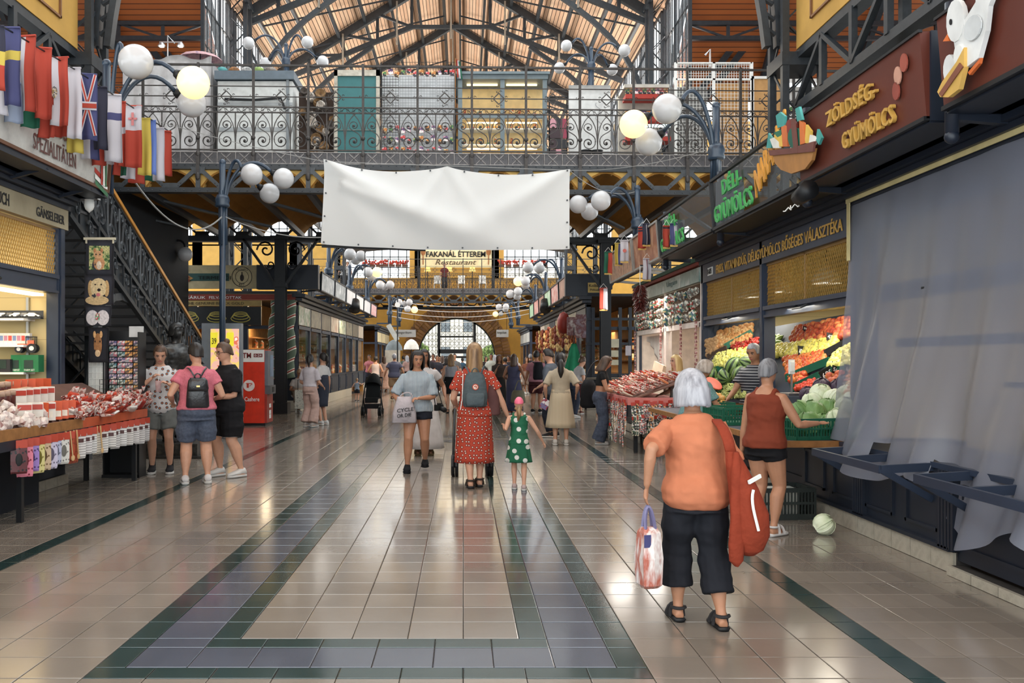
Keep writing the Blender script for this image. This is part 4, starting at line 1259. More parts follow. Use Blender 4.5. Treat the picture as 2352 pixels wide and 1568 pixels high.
def melon_mesh(r,st):
 m,nt,b=newmat('melon_skin');vec=coords(nt)
 s=N(nt,'ShaderNodeSeparateXYZ');nt.links.new(vec,s.inputs[0])
 a=math_n(nt,'ARCTAN2',s.outputs[1],s.outputs[0])
 w=math_n(nt,'ADD',math_n(nt,'MULTIPLY',a,9),math_n(nt,'MULTIPLY',noise_n(nt,vec,22),2.4))
 f=math_n(nt,'SINE',w)
 nt.links.new(ramp(nt,f,[(.0,lin((116,142,78))),(.3,lin((84,112,56))),(.5,lin((26,48,26)))]),b.inputs['Base Color'])
 b.inputs['Roughness'].default_value=.35
 q=MB().ell((0,0,0),(r,r,r*st),16,12);q.tube([(0,0,r*st*.98),(.01,0,r*st*1.1)],.008,5)
 return q.mesh('watermelon',m,True)
def heap(name,label,group,cat,meshes,quad,nu,nv,fn,jit=.35,scale=1.12,lift=.0):
 """fruit by fruit over a patch given by its four corners (tl, tr, br, bl)"""
 out=[]
 for j in range(nv):
  for i in range(nu):
   u=(i+.5+random.uniform(-jit,jit)+(.25 if j%2 else -.25))/nu;v=(j+.5+random.uniform(-jit,jit))/nv
   u=min(.99,max(.01,u))
   px=(quad[0][0]*(1-u)+quad[1][0]*u)*(1-v)+(quad[3][0]*(1-u)+quad[2][0]*u)*v
   py=(quad[0][1]*(1-u)+quad[1][1]*u)*(1-v)+(quad[3][1]*(1-u)+quad[2][1]*u)*v
   p=fn(px,py);p.z+=lift
   s=scale*random.uniform(.9,1.12)
   o=inst(random.choice(meshes),name,None,p,(random.uniform(-1.2,1.2),random.uniform(-1.2,1.2),random.uniform(0,6.3)),s)
   tag(o,label,cat,group);out.append(o)
 return out
def bank(quad,fn,name,label,m,nu=10,nv=6,drop=.07):
 """the sloping shelf the fruit lies on"""
 def g(u,v):
  px=(quad[0][0]*(1-u)+quad[1][0]*u)*(1-v)+(quad[3][0]*(1-u)+quad[2][0]*u)*v
  py=(quad[0][1]*(1-u)+quad[1][1]*u)*(1-v)+(quad[3][1]*(1-u)+quad[2][1]*u)*v
  p=fn(px,py);return (p.x+.02,p.y+.06,p.z-drop)
 o=MB().grid(nu,nv,g,0,.03).obj(name,m)
 return tag(o,label,'shelf','sloping fruit shelves')
BANKM=mat((44,50,62),.7,key='bank_board')
bank([(1758,742),(1985,700),(1985,930),(1752,930)],bayR,'fruit_shelf','dark sloping shelf under the fruit of the right hand stall bay',BANKM,drop=.09)
bank([(1612,745),(1752,700),(1752,930),(1622,930)],bayL,'fruit_shelf','dark sloping shelf under the fruit of the left hand stall bay',BANKM,drop=.08)
# right bay
heap('peach','ripe red and orange peach in the topmost row of the right stall bay','peaches in the top row','peach',PEACH,[(1832,752),(1972,726),(1972,772),(1812,786)],17,6,bayR)
heap('apple','pale yellow apple in the band under the peaches','yellow apples','apple',APPLE_Y,[(1786,794),(1925,776),(1918,806),(1774,820)],16,5,bayR)
heap('apple','orange red apple in the sloping crate of the right stall bay','red apples','apple',APPLE_R,[(1798,822),(1905,806),(1890,832),(1812,860)],14,7,bayR)
heap('apple','striped red apple low in the bin beside the scale','small red apples','apple',APPLE_R,[(1806,856),(1862,842),(1842,870),(1820,878)],6,3,bayR)
heap('pepper','pale yellow pepper in the crate next to the blue end post','yellow peppers in the right bay','pepper',PEPPER,[(1930,806),(1985,786),(1985,838),(1902,846)],11,7,bayR)
heap('tomato','shiny red tomato in the pile beside the red cabbages','tomatoes','tomato',TOMATO,[(1838,874),(1872,864),(1872,890),(1828,894)],9,5,bayR)
heap('peach','peach in the low tray by the price cards','peaches in the low tray','peach',PEACH,[(1905,862),(1985,846),(1985,880),(1902,884)],8,3,bayR)
heap('green_pepper','small green pepper in the green crate by the middle post','green peppers','pepper',GREENP,[(1762,774),(1792,770),(1790,790),(1762,794)],6,4,bayR)
heap('onion','pale brown onion in the low heap against the right bay end','onions in the right bay','onion',ONION,[(1940,884),(1985,872),(1985,900),(1946,906)],5,3,bayR)
# left bay
heap('onion','golden onion in the topmost crate of the left stall bay','onions in the left bay','onion',ONION,[(1650,762),(1730,742),(1722,782),(1640,800)],16,8,bayL)
heap('potato','brown potato in the corner of the left stall bay','potatoes','potato',POTATO,[(1624,782),(1648,776),(1648,806),(1626,818)],6,7,bayL)
heap('red_pepper','dark red pepper in the crate below the onions','red peppers','pepper',REDPEP,[(1686,792),(1742,774),(1736,800),(1680,812)],11,5,bayL)
heap('beetroot','dark beetroot in the sloping crate at the left bay','beetroots','beetroot',BEET,[(1628,824),(1676,806),(1668,824),(1630,842)],11,6,bayL)
heap('pepper','long yellow pepper in the green crate above the watermelons','yellow peppers in the left bay','pepper',PEPPER,[(1650,812),(1730,800),(1722,826),(1632,846)],18,9,bayL,scale=.95)
heap('apricot','orange apricot in the small basket in front of the grapes','apricots','apricot',ORANGE,[(1630,900),(1656,906),(1672,936),(1636,926)],5,4, lambda x,y:P(x,y,XP(x,3.45) if XP(x,3.45)<13.4 else 12.2))
mm=[melon_mesh(.13,1.15)]
for i,(px,py) in enumerate(((1640,862),(1672,864),(1707,860),(1656,886),(1690,842),(1722,838))):
 p=bayL(px,py);p.x-=.02
 o=inst(mm[0],'watermelon',None,p,(random.uniform(.2,1.4),random.uniform(-.5,.5),random.uniform(0,6)))
 tag(o,'striped green watermelon in the left fruit bay, number %s from its left post'%('one','two','three','four','five','six')[i],'watermelon','watermelons')
cutm=thing('cut_watermelon','half watermelon with red flesh on top of the watermelons','watermelon',P(1640,880,12.35),.3)
q=MB();q.lathe([(.001,-.12),(.07,-.1),(.115,-.05),(.13,0)],n=16,cap=False)
q.obj('rind',mm[0].materials[0],cutm,True)
MB().lathe([(.001,.012),(.12,.006),(.128,0),(.13,-.004)],n=16).obj('flesh',mat((206,84,60),.5,key='melon_flesh'),cutm)
cutm.rotation_euler=(.7,.3,.2)
gm=MB()
for i in range(420):
 u,v=random.random(),random.random()
 px=1646+68*u;py=884+28*v+10*(1-u)*(v-.5)
 p=bayL(px,py);gm.ell(p,.017*random.uniform(.8,1.2),6,4)
g=gm.obj('grapes',mottle([(176,186,92),(206,210,130),(150,166,76)],9,.3),None,True)
tag(g,'heap of pale green grapes in a brown basket','grapes');g['kind']='stuff'
def crate(label,c,rz,w,d,h,m,group='green plastic crates',name='crate',loc_z=None):
 t=thing(name,label,'crate',c,rz,group)
 b=MB().box((0,0,.008),(w,d,.016));b.obj('bottom',m,t)
 for k,(s_,ax) in enumerate(((-1,'y'),(1,'y'),(-1,'x'),(1,'x'))):
  r=MB();L=w if ax=='y' else d
  def bb(u0,u1,z0,z1,th=.014):
   if ax=='y':
    r.bx(u0,u1,s_*d/2-th/2,s_*d/2+th/2,z0,z1)
   else:
    r.bx(s_*w/2-th/2,s_*w/2+th/2,u0,u1,z0,z1)
  for z0,z1 in ((0,h*.18),(h*.48,h*.56),(h*.86,h)):
   bb(-L/2,L/2,z0,z1,.018)
  n=max(6,int(L/.032))
  for i in range(n+1):
   u=-L/2+L*i/n
   bb(u-.005,u+.005,.01,h-.01,.012 if i%4 else .026)
  r.obj('side',m,t)
 return t
GPL=mat((26,92,70),.4,0,.5,.1,6,key='green_plastic');DPL=mat((46,52,50),.5,0,.4,.1,6,key='dark_plastic')
crate('green plastic crate of white and green cabbages at the stall corner',(3.36,8.48,.762),.30,.78,.5,.20,GPL)
crate('green plastic crate at the counter edge below the apricots',(3.16,10.35,.762),.1,.5,.62,.20,GPL)
crate('green plastic crate behind the striped vendor on the left counter',(3.2,11.6,.762),.05,.5,.6,.2,GPL)
crate('dark grey plastic crate on the floor by the red top woman',(3.02,8.5,0),.1,.55,.36,.30,DPL,group=None)
q=MB().box((0,0,.0),(.3,.22,.26));o=q.obj('carton',mat((196,196,186),.7),None,loc=(3.02,8.5,.15));tag(o,'pale carton standing inside the dark floor crate','carton')
# sloping crates in the bays
def tilt_crate(px0,py0,px1,py1,fn,label,m=GPL,h=.09):
 a,b=fn(px0,py0),fn(px1,py1)
 t=thing('sloping_crate',label,'crate',(0,0,0),0,'sloping crates')
 off=V((-.03,-.04,0))
 MB().beam(a+off,b+off,.02,h).obj('rim',m,t)
 n=12
 for i in range(n):
  p=a+(b-a)*((i+.5)/n)+off
  MB().box(p+V((0,-.012,0)),(.012,.012,h*1.05)).obj('rib',m,t) if i%3==0 else None
for k,(x0,y0,x1,y1,fn,m,l) in enumerate(((1808,868,1908,828,bayR,GPL,'green crate rim below the orange red apples'),(1820,892,1884,862,bayR,GPL,'green crate rim above the tomatoes'),(1898,812,1968,776,bayR,mat((30,32,34),.6),'black carton rim holding the yellow peppers'),(1898,852,1975,848,bayR,GPL,'green crate rim under the yellow peppers'),
(1668,796,1730,762,bayL,GPL,'green crate rim between onions and red peppers'),(1634,852,1726,826,bayL,GPL,'green crate rim below the yellow peppers'),(1628,820,1672,800,bayL,mat((66,48,38),.7),'brown wooden crate rim by the potatoes'))):
 tilt_crate(x0,y0,x1,y1,fn,l+' of the fruit stall',m)
bk=MB()
for k in range(5):
 bk.lathe([(.16+.012*k,.03*k),(.168+.012*k,.03*k+.015),(.16+.012*k,.03*k+.03)],n=18,cap=False)
o=bk.obj('fruit_basket',mat((126,84,48),.8,key='wicker'),None,True,loc=(3.55,11.9,.77));tag(o,'round brown wicker basket under the grapes','basket')
def cabbage(r,cols,leaves=7):
 root_m=mottle(cols,5,.55,(1,1,.6),5,.15,key='cabbage_leaf')
 m=MB().ell((0,0,0),(r*.94,r*.94,r*.88),14,10)
 for k in range(leaves):
  a=2*pi*k/leaves+random.random();h0=random.uniform(-.3,.3)
  def fn(u,v,a=a,h0=h0):
   t=(u-.5)*1.7;ph=-1.1+2.3*v
   rr=r*(.985+.03*sin(5*u*pi)*v+.07*v**3+.05*(abs(u-.5)*2)**4)
   return (rr*cos(ph)*cos(a+t),rr*cos(ph)*sin(a+t),rr*sin(ph)*.92+h0*.02)
  m.grid(7,6,fn,0,.004)
 return m.mesh('cabbage',root_m,True)
CAB_W=[cabbage(.115,[(176,196,150),(214,222,190),(232,236,214)]) for _ in range(2)]
CAB_G=[cabbage(.12,[(70,110,58),(112,148,84),(156,180,120)],8) for _ in range(2)]
CAB_R=[cabbage(.105,[(40,30,44),(70,52,72),(108,92,108)]) for _ in range(2)]
cabs=[(1825,975,8.55,'G'),(1858,972,8.45,'G'),(1893,972,8.5,'G'),(1932,968,8.45,'G'),(1838,945,8.75,'G'),(1868,946,8.7,'G'),(1900,938,8.75,'G'),(1958,950,8.6,'G'),
(1924,962,8.38,'W'),(1941,935,8.55,'W'),(1962,922,8.72,'W'),(1915,915,8.85,'W'),(1885,905,9.05,'W'),(1866,924,9.0,'W'),(1945,908,8.9,'W'),
(1856,906,9.35,'R'),(1888,888,9.3,'R'),(1944,880,9.15,'R'),(1925,893,9.25,'R')]
kinds={'G':('green cabbage',CAB_G),'W':('white cabbage',CAB_W),'R':('red cabbage',CAB_R)}
ordn=['first','second','third','fourth','fifth','sixth','seventh','eighth'];cnt={}
for px,py,Y,k in cabs:
 cnt[k]=cnt.get(k,-1)+1
 o=inst(random.choice(kinds[k][1]),'cabbage',None,P(px,py,Y),(random.uniform(-.6,.6),random.uniform(-.6,.6),random.uniform(0,6)),random.uniform(.85,1.0))
 tag(o,'%s in the heap over the corner crate, the %s of its colour'%(kinds[k][0],ordn[cnt[k]]),'cabbage',kinds[k][0]+'s at the stall corner')
o=inst(CAB_W[0],'cabbage',None,(P(1892,1227,7.62)[0],7.62,.088),(.9,.4,1.0),.80)
tag(o,'lone white cabbage lying on the tiled floor','cabbage')
# scale of the stall, price cards
sc=thing('scale','white pedestal scale display beside the striped vendor','scale',P(1824,905,9.7),.2)
MB().box((0,0,.0),(.26,.22,.03)).obj('plate',STEEL,sc);MB().tube([(.0,.05,0),(0,.05,.3)],.012,6).obj('pole',STEEL,sc);MB().box((0,.05,.30),(.06,.03,.16)).box((0,.03,.30),(.045,.02,.10)).obj('display',WHITEM,sc)
for k,(px,py,w,h,t,rot) in enumerate(((1905,775,.12,.10,'420',.2),(1838,808,.09,.15,'480',.1),(1897,858,.17,.13,'698',-.5),(1918,850,.12,.09,'500',.3),(1947,848,.12,.10,'680',.1),(1938,880,.1,.06,'598',0),(1848,756,.08,.06,'390',.3))):
 p=bayR(px,py);p.y-=.14;p.x-=.04
 c=thing('price_card','black price card chalked with the figures %s'%t,'price card',p,0,'price cards')
 c.rotation_euler=(-.25,rot,.25)
 MB().box((0,0,0),(w,.006,h)).obj('card',BLACK,c)
 text(t,(-w*.4,-.004,-h*.25),(1,0,0),(0,0,1),w*.8,h*.5,WHITEM,c,.002,.012)
 MB().box((0,.006,-h*.5-.04),(.008,.006,.1)).obj('stick',GPL,c)
for k,(px,py,Y,w,h) in enumerate(((1688,0,0,0,0),)):
 pass
posters=[(1877,705,.16,.24,[(236,216,90),(120,160,80),(240,236,220)]),(1822,712,.14,.2,[(120,150,110),(206,214,190)]),(1820,745,.2,.22,[(226,220,200),(200,190,170)])]
for k,(px,py,w,h,cl) in enumerate(posters):
 y=6.38*FPX/(px-VX)
 y=min(y,13.6)
 o=MB().box((0,0,0),(.01,w*1.6,h*1.6)).obj('poster',confetti(cl,12,.6),None,loc=(6.39,y,CH+(VY-py)/FPX*y))
 tag(o,('fruit poster with a yellow picture','small green fruit poster','pale notice')[k]+' on the back wall of the fruit stall','poster')
 # ------------------------------------------------------------------ souvenirs: the table and its packets
stable=thing('display_table','souvenir table heaped with packets beside the fruit stall','table',(0,0,0))
MB().bx(2.66,3.7,14.25,17.6,.80,.86).obj('top',mat((150,96,90),.7),stable)
MB().bx(2.64,2.67,14.25,17.6,.78,.9).bx(2.64,3.7,14.22,14.25,.78,.9).obj('trim',mat((214,130,124),.7),stable)
for x in (2.8,3.5):
 for y in (14.4,17.4):
  MB().bx(x-.03,x+.03,y-.03,y+.03,0,.8).obj('leg',BLACK,stable)
def stab(u,v): # sloping display over the table
 return V((2.72+.95*u,14.35+3.2*v,.90+.34*u))
MB().grid(4,8, lambda u,v:stab(u,v)+V((0,0,-.035)),0,.02).obj('sloping_tray',mat((120,84,70),.8),stable)
SV=[confetti([(236,222,210),(206,70,56),(60,56,60),(230,160,130),(150,60,50),(246,240,232)],s,.5,(1,1,3)) for s in (26,34,44)]+[mat((190,60,46),.5),mat((226,210,190),.5),mat((206,120,70),.5)]
def packet_mesh(w,h,t,m,top=None):
 q=MB();q.loft([[(x*k,y*f,z) for x,y in ((-w/2,-t/2),(0,-t*.7),(w/2,-t/2),(w/2,t/2),(0,t*.7),(-w/2,t/2))] for z,k,f in ((0,.96,.15),(h*.1,1,.9),(h*.5,1,1),(h*.9,1,.7),(h,.98,.1))],True)
 if top:
  q.box((0,0,h+.02),(w*.98,.004,.06),1)
 return q.mesh('packet',[m]+([top] if top else []))
sv_m=[packet_mesh(.07,.20,.022,m) for m in SV]+[packet_mesh(.05,.24,.018,m) for m in SV[:3]]
random.seed(21)
n=0
for v in range(26):
 for u in range(7):
  p=stab((u+random.uniform(.1,.9))/7,(v+random.uniform(.1,.9))/26)
  o=inst(random.choice(sv_m),'souvenir_packet',None,p,(pi/2-.35+random.uniform(-.2,.2),random.uniform(-.3,.3),-pi/2+random.uniform(-.5,.5)))
  tag(o,'small printed souvenir packet lying on the sloping souvenir tray','packet','packets on the souvenir tray')
hang=[packet_mesh(.075,.26,.018,m,SV[3]) for m in (confetti([(236,230,224),(60,58,62),(170,160,160),(214,96,80)],44,.5,(1,1,2)),confetti([(230,216,190),(90,110,90),(60,56,60),(236,232,226)],38,.5),confetti([(206,190,170),(226,150,90),(70,60,60),(236,228,218)],40,.5))]
for k in range(44):
 if k<16:
  p=V((2.72+.06*k,14.19-.02*random.random(),0));z=.80
 else:
  p=V((2.61,14.3+.115*(k-16),0));z=.80
 for tier in range(2+(3<k<11)+(k%3==0 and k>15)):
  o=inst(random.choice(hang),'souvenir_packet',None,(p.x+random.uniform(-.02,.02),p.y+random.uniform(-.03,.01),z-.27-.22*tier+random.uniform(-.03,.03)),(random.uniform(-.08,.08),random.uniform(-.12,.12),(0 if k<16 else -pi/2)+random.uniform(-.4,.4)))
  tag(o,'long printed packet hanging in bunches from the souvenir table edge','packet','packets hanging off the souvenir table')
  # chili string, folded cloth, lace strings
chs=thing('chili_string','thick string of dried dark red chilies hanging at the block corner','chili string',(P(1470,690,15.6)[0],15.6,P(0,655,15.6)[2]))
q=MB();random.seed(3)
for i in range(260):
 z=-random.random()*.44;a=random.uniform(0,6.28);rr=.05+.06*sin(pi*min(1,-z/.44+.15))
 d=V((cos(a),sin(a),-.5)).normalized()
 c=V((cos(a)*rr*.5,sin(a)*rr*.5,z))
 q.tube([c,c+d*.05,c+d*.10+V((0,0,-.02))],[.012,.010,.002],4)
o=q.obj('chilies',mottle([(60,24,20),(96,36,28),(46,22,20)],12,.45),chs);o['kind']='stuff'
MB().tube([(0,0,.0),(0,0,.35)],.006,5).obj('cord',WHITEM,chs)
MB().beam((0,0,.35),(.75,0,.35),.02,.02).obj('hook',BLACK,chs)
cl_=thing('folded_cloth','cream folded tablecloth hanging from the souvenir stall post','cloth',(3.62,16.5,1.28),0)
MB().box((0,0,0),(.04,.34,.34)).box((.03,0,-.01),(.03,.33,.33)).obj('cloth',mat((236,214,186),.9),cl_)
cl_.rotation_euler=(.25,.1,.35)
for k,y in enumerate((14.1,16.62,19.1,15.1)):
 t=thing('lace_string','string of red lace pendants on the souvenir window, number %s from the fruit stall'%('one','three','four','two')[k],'garland',(RX-.05,y,2.1),0,'lace strings')
 q=MB()
 for i in range(16):
  q.box((0,random.uniform(-.02,.02),-.06*i),(.02,.09,.045))
 q.obj('pendants',confetti([(170,110,104),(120,66,62),(214,180,172)],30,.8),t)
awn=thing('window_curtain','white draped lace curtain in the souvenir stall window','curtain',(0,0,0))
MB().grid(10,8, lambda u,v:(RX+.18+.02*sin(u*30),17.0+1.9*u,2.0-(1.1*(1-u)**1.5+.1)*v),0,.004).obj('cloth',mat((250,236,224),.9,key='lace'),awn,True)
# ------------------------------------------------------------------ left table, its packets and jars
ltab=thing('display_table','long low table of paprika packets in front of the left stall','table',(0,0,0))
MB().bx(-4.80,-4.02,4,11.2,.80,.85).obj('top',mat((60,62,70),.7),ltab)
MB().bx(-4.02,-3.99,4,9.3,.79,.89).obj('wooden_edge',WOODB,ltab);MB().bx(-4.02,-3.99,9.3,11.2,.79,.89).bx(-4.8,-4.02,11.19,11.22,.79,.89).obj('orange_edge',mat((186,84,48),.6),ltab)
MB().bx(-4.0,-3.985,4,9.5,.70,.79).obj('blue_apron',NAVYD,ltab)
for y in (5,8.2,11.05):
 for x in (-4.7,-4.1):
  MB().bx(x-.025,x+.025,y-.025,y+.025,0,.8).obj('leg',BLACK,ltab)
MB().bx(-4.55,-4.5,4,9.4,.0,.8).obj('dark_cloth',mat((26,30,38),.9),ltab)
def tabL(px,py,lift=0):
 a,b=(px-VX)/FPX,(VY-py)/FPX
 Y=-2.42/(b+.45*a)
 return V((a*Y,Y,1.5+b*Y+lift))
MB().grid(6,14, lambda u,v:(-4.04-.74*u,5+6.1*v,.87+.36*u-.03),0,.02).obj('sloping_tray',mat((90,60,50),.8),ltab)
PK=[confetti([(214,196,190),(170,60,44),(236,226,220),(110,60,56),(196,150,140)],s,.35) for s in (30,40,22)]+[mat((196,70,44),.5),mat((226,220,214),.4),mat((150,46,38),.5)]
pk_m=[packet_mesh(.10,.17,.035,m) for m in PK]+[packet_mesh(.07,.22,.025,m) for m in PK[:3]]
random.seed(31)
for k in range(150):
 px=random.uniform(150,330);t=(px-150)/180
 py=random.uniform(921-8*t,966-26*t)
 o=inst(random.choice(pk_m),'paprika_packet',None,tabL(px,py),(random.uniform(.5,1.5),random.uniform(-.4,.4),random.uniform(.2,1.4)),random.uniform(.8,1.1))
 tag(o,'clear wrapped paprika packet in the heap at the table end','packet','packets heaped on the left table')
wr=packet_mesh(.08,.08,.05,confetti([(196,176,170),(226,214,206),(150,110,104)],30,.3))
for k in range(70):
 px=random.uniform(-60,105);py=random.uniform(945,982)-(px)*.05
 o=inst(wr,'sweet_packet',None,tabL(px,py,.02),(random.uniform(0,3),random.uniform(0,3),random.uniform(0,6)),random.uniform(.8,1.2))
 tag(o,'small wrapped sweet packet in the tray at the near table end','packet','wrapped sweets on the left table')
boxm={'white':MB().box((0,0,.09),(.13,.10,.18)).box((0,-.052,.14),(.12,.004,.05),1).box((.067,0,.14),(.004,.09,.05),1).mesh('paprika_box',[mat((226,220,210),.5),mat((180,60,44),.5)]),
'orange':MB().box((0,0,.09),(.12,.10,.18)).box((0,-.052,.06),(.10,.004,.06),1).box((.062,0,.06),(.004,.08,.06),1).mesh('paprika_box',[mat((206,84,44),.5),mat((236,226,210),.5)]),
'tin':MB().lathe([(.05,0),(.05,.14),(.046,.145),(.0,.145)],n=12).lathe([(.052,.11),(.052,.16),(.0,.165)],n=12,m=1).mesh('paprika_jar',[mat((96,48,44),.4),mat((180,150,130),.4)],True)}
k=0
for row,(kind,x0,x1,y0,y1,n) in enumerate((('white',55,108,962,958,3),('orange',92,158,960,952,5),('white',40,108,928,920,5),('orange',30,100,905,900,5),('tin',-40,62,938,918,9),('tin',-30,55,912,900,7))):
 for i in range(n):
  px=x0+(x1-x0)*i/max(1,n-1);py=y0+(y1-y0)*i/max(1,n-1)
  o=inst(boxm[kind],'paprika_jar' if kind=='tin' else 'paprika_box',None,tabL(px,py,-.03),(0,0,random.uniform(.5,1.0)))
  tag(o,{'white':'white and red paprika carton on the left table','orange':'orange paprika carton on the left table','tin':'dark red spice jar at the back of the left table'}[kind],'jar' if kind=='tin' else 'box',{'white':'white paprika cartons','orange':'orange paprika cartons','tin':'spice jars'}[kind])
for i in range(10):
 o=inst(boxm['orange'],'paprika_box',None,tabL(180+6.5*i,918-.6*i,0),(pi/2,0,.7),.8)
 tag(o,'orange paprika carton lying in the row behind the packet heap','box','lying paprika cartons')
HC=[(90,36,40),(226,130,150),(150,120,190),(226,216,150),(206,180,150),(206,200,222),(196,200,226),(222,220,214),(160,70,48),(150,66,46),(228,224,222),(224,220,220),(226,224,222),(222,214,200),(230,226,222),(226,222,218),(222,220,220),(230,228,226),(224,220,216),(228,224,222),(226,222,220),(224,222,222)]
HN=['dark berry','pink','lilac','pale yellow','beige','pale violet','pale blue','white','brown red spoon','brown spoon']
for k,c in enumerate(HC):
 px=48+288*(k/(len(HC)-1))**1.0;Y=XP(px,-3.955)
 top=.77;h=(.30 if k<10 else .27)+random.uniform(-.02,.03)
 w=.135 if k<10 else .12
 t=thing('hanging_packet',('%s packet hanging from the left table edge, near end'%HN[k]) if k<10 else 'white printed packet hanging from the left table edge, far end','packet',(-3.955-random.uniform(0,.02),Y,top),random.uniform(.5,1.3),'packets hanging off the left table')
 body=spots(c,tuple(max(0,x-90) for x in c),22,.2,rnd=1.0,rough=.35) if k not in (8,9) else mottle([(110,40,30),(180,80,50),(70,40,36)],30,.4)
 if k>=10:
  body=stripes(c,tuple(x*.72 for x in c),2,38,.62,.4)
 q=MB();q.loft([[(x*w/2*kx,y*.02*f,-z*h) for x,y in ((-1,-.6),(0,-1),(1,-.6),(1,.6),(0,1),(-1,.6))] for z,kx,f in ((0,.95,.3),(.1,1,.9),(.6,1.02,1),(.93,1,.8),(1,.96,.1))],True)
 q.obj('pouch',body,t)
 MB().box((0,-.012,-.02),(w*1.02,.012,.07)).obj('header_card',mat((176,66,46),.6),t)
 if k in (8,9,13):
  for s_ in (-1,1):
   MB().tube([(s_*.02,-.03,.02),(s_*.045,-.032,-.24)],[.008,.007],5).ell((s_*.046,-.032,-.25),(.02,.008,.03),8,6).obj('wooden_spoon',mat((206,170,120),.6),t)
 elif k<10:
  MB().ell((0,-.022,-h*.55),(w*.22,.004,h*.2),8,6).obj('print',mat(tuple(max(0,x-110) for x in c),.6),t)
 else:
  MB().box((0,-.021,-.10),(w*.5,.003,.04)).obj('print',mat((90,60,60),.6),t)
  # toys on the shelves inside the left stall
def toy_car(label,p,c,rz=0):
 t=thing('toy_car',label,'toy car',p,rz,'toy cars')
 q=MB();q.loft([[(x,y,z) for y,z in ((-.03,.012),(.03,.012),(.03,zt*.6),(.022,zt),(-.022,zt),(-.03,zt*.6))] for x,zt in ((-.085,.03),(-.06,.036),(-.03,.056),(.025,.056),(.05,.036),(.085,.028))],True)
 q.obj('body',mat(c,.3),t)
 for sx in (-.05,.05):
  for sy in (-.03,.03):
   MB().tube([(sx,sy-.006,.013),(sx,sy+.006,.013)],.014,8).obj('wheel',BLACK,t)
 b=MB().bx(-.11,.11,-.055,.055,-.016,0);b.bx(-.11,.11,.05,.055,0,.085)
 b.obj('box',mat((40,42,46),.5),t)
cc=[(226,226,224),(60,62,66),(230,230,226),(90,92,98),(214,214,210)]
for i in range(5):
 p=P(6+17*i,733,10.5);p.z=2.006
 toy_car('small model car in its dark tray on the top toy shelf, %s from the left'%ordn[i],p,cc[i],.15)
for i in range(8):
 p=P(-4+10*i,790,10.5);p.z=1.68
 o=MB().box((0,0,.07),(.05,.06,.14)).box((0,-.031,.08),(.04,.002,.06),1).obj('toy_box',[mat((230,222,216),.5),mat([(206,80,70),(120,140,180),(190,130,150)][i%3],.5)],None,loc=p)
 tag(o,'pale toy box on the middle shelf of the left stall','toy box','pale toy boxes')
def tractor(label,p,c,rz):
 t=thing('toy_tractor',label,'toy tractor',p,rz)
 MB().bx(-.11,.02,-.035,.035,.06,.11).bx(-.02,.06,-.04,.04,.09,.10).bx(.0,.07,-.03,.03,.06,.15).obj('body',mat(c,.4),t)
 q=MB()
 for x in (-.015,.085):
  for y in (-.035,.035):
   q.beam((x,y,.1),(x,y,.19),.008,.008)
 q.bx(-.02,.09,-.045,.045,.185,.195);q.obj('cab',BLACK,t)
 for x,r in ((-.085,.045),(.055,.055)):
  for s_ in (-1,1):
   w=MB();w.tube([(x,s_*.045,r),(x,s_*.075,r)],r,14);w.tube([(x,s_*.074,r),(x,s_*.078,r)],r*.5,10,1);w.obj('wheel',[BLACK,mat((226,222,210),.4)],t)
p=P(54,852,10.35);p.z=1.36
tractor('orange and black toy tractor on the green boxes',(p.x,10.46,1.585),(206,96,60),.2)
for k,(x0,x1,c) in enumerate(((24,52,(30,120,70)),(50,92,(30,112,66)),(0,30,(46,44,48)))):
 a,b=P(x0,0,10.4).x,P(x1,0,10.4).x
 t=thing('toy_box',('green farm toy box, narrow one under the tractor','green farm toy box beside the blue post','black toy box at the shelf end')[k],'toy box',((a+b)/2,10.46-.03*k,1.362))
 w=b-a-.01
 MB().bx(-w/2,w/2,-.06,.08,0,.2-.05*(k==2)).obj('carton',mat(c,.5),t)
 MB().bx(-w*.32,w*.2,-.064,-.06,.04,.14).obj('window',mat((50,66,60),.2),t)
 if k<2:
  text('FARM SET',(-w*.3,-.065,.012),(1,0,0),(0,0,1),w*.6,.022,WHITEM,t,.002)
  # towels with printed pets
tw_m=mat((58,58,66),.9,key='towel_grey')
def towel(label,x0,x1,y0,y1,Y,back=tw_m):
 a,b=P(x0,y0,Y),P(x1,y1,Y)
 t=thing('printed_towel',label,'towel',((a.x+b.x)/2,Y,a.z),0,'pet towels')
 w,h=b.x-a.x,a.z-b.z
 MB().grid(8,10, lambda u,v:((u-.5)*w,.012*sin(u*9+v*2)+.01*sin(v*7),-h*v),0,.006).obj('cloth',back,t,True)
 return t,w,h
def blob(t,name,x,z,rx,rz,c,y=-.02):
 MB().ell((x,y,z),(rx,.004,rz),14,8).obj(name,mat(c,.9,var=.25,vs=40),t)
TY=11.25
t,w,h=towel('dark towel printed with a ginger kitten on leaves, topmost of the column',197,262,552,632,TY)
MB().box((0,-.018,-h*.5),(w*.72,.006,h*.68)).obj('print',mottle([(40,66,44),(84,120,70),(226,214,150),(50,84,50)],26,.9),t)
blob(t,'kitten_body',.0,-h*.66,w*.2,h*.2,(206,150,106),-.024);blob(t,'kitten_head',-.01,-h*.42,w*.17,h*.12,(214,164,120),-.028)
for s_ in (-1,1):
 blob(t,'kitten_ear',-.01+s_*w*.12,-h*.30,w*.05,h*.07,(190,130,90),-.027);blob(t,'kitten_eye',-.01+s_*w*.07,-h*.41,w*.025,h*.02,(40,40,40),-.034)
blob(t,'kitten_chest',.0,-h*.72,w*.09,h*.12,(236,214,190),-.03)
t,w,h=towel('dark towel printed with a cream puppy face, second of the column',194,262,632,700,TY-.02)
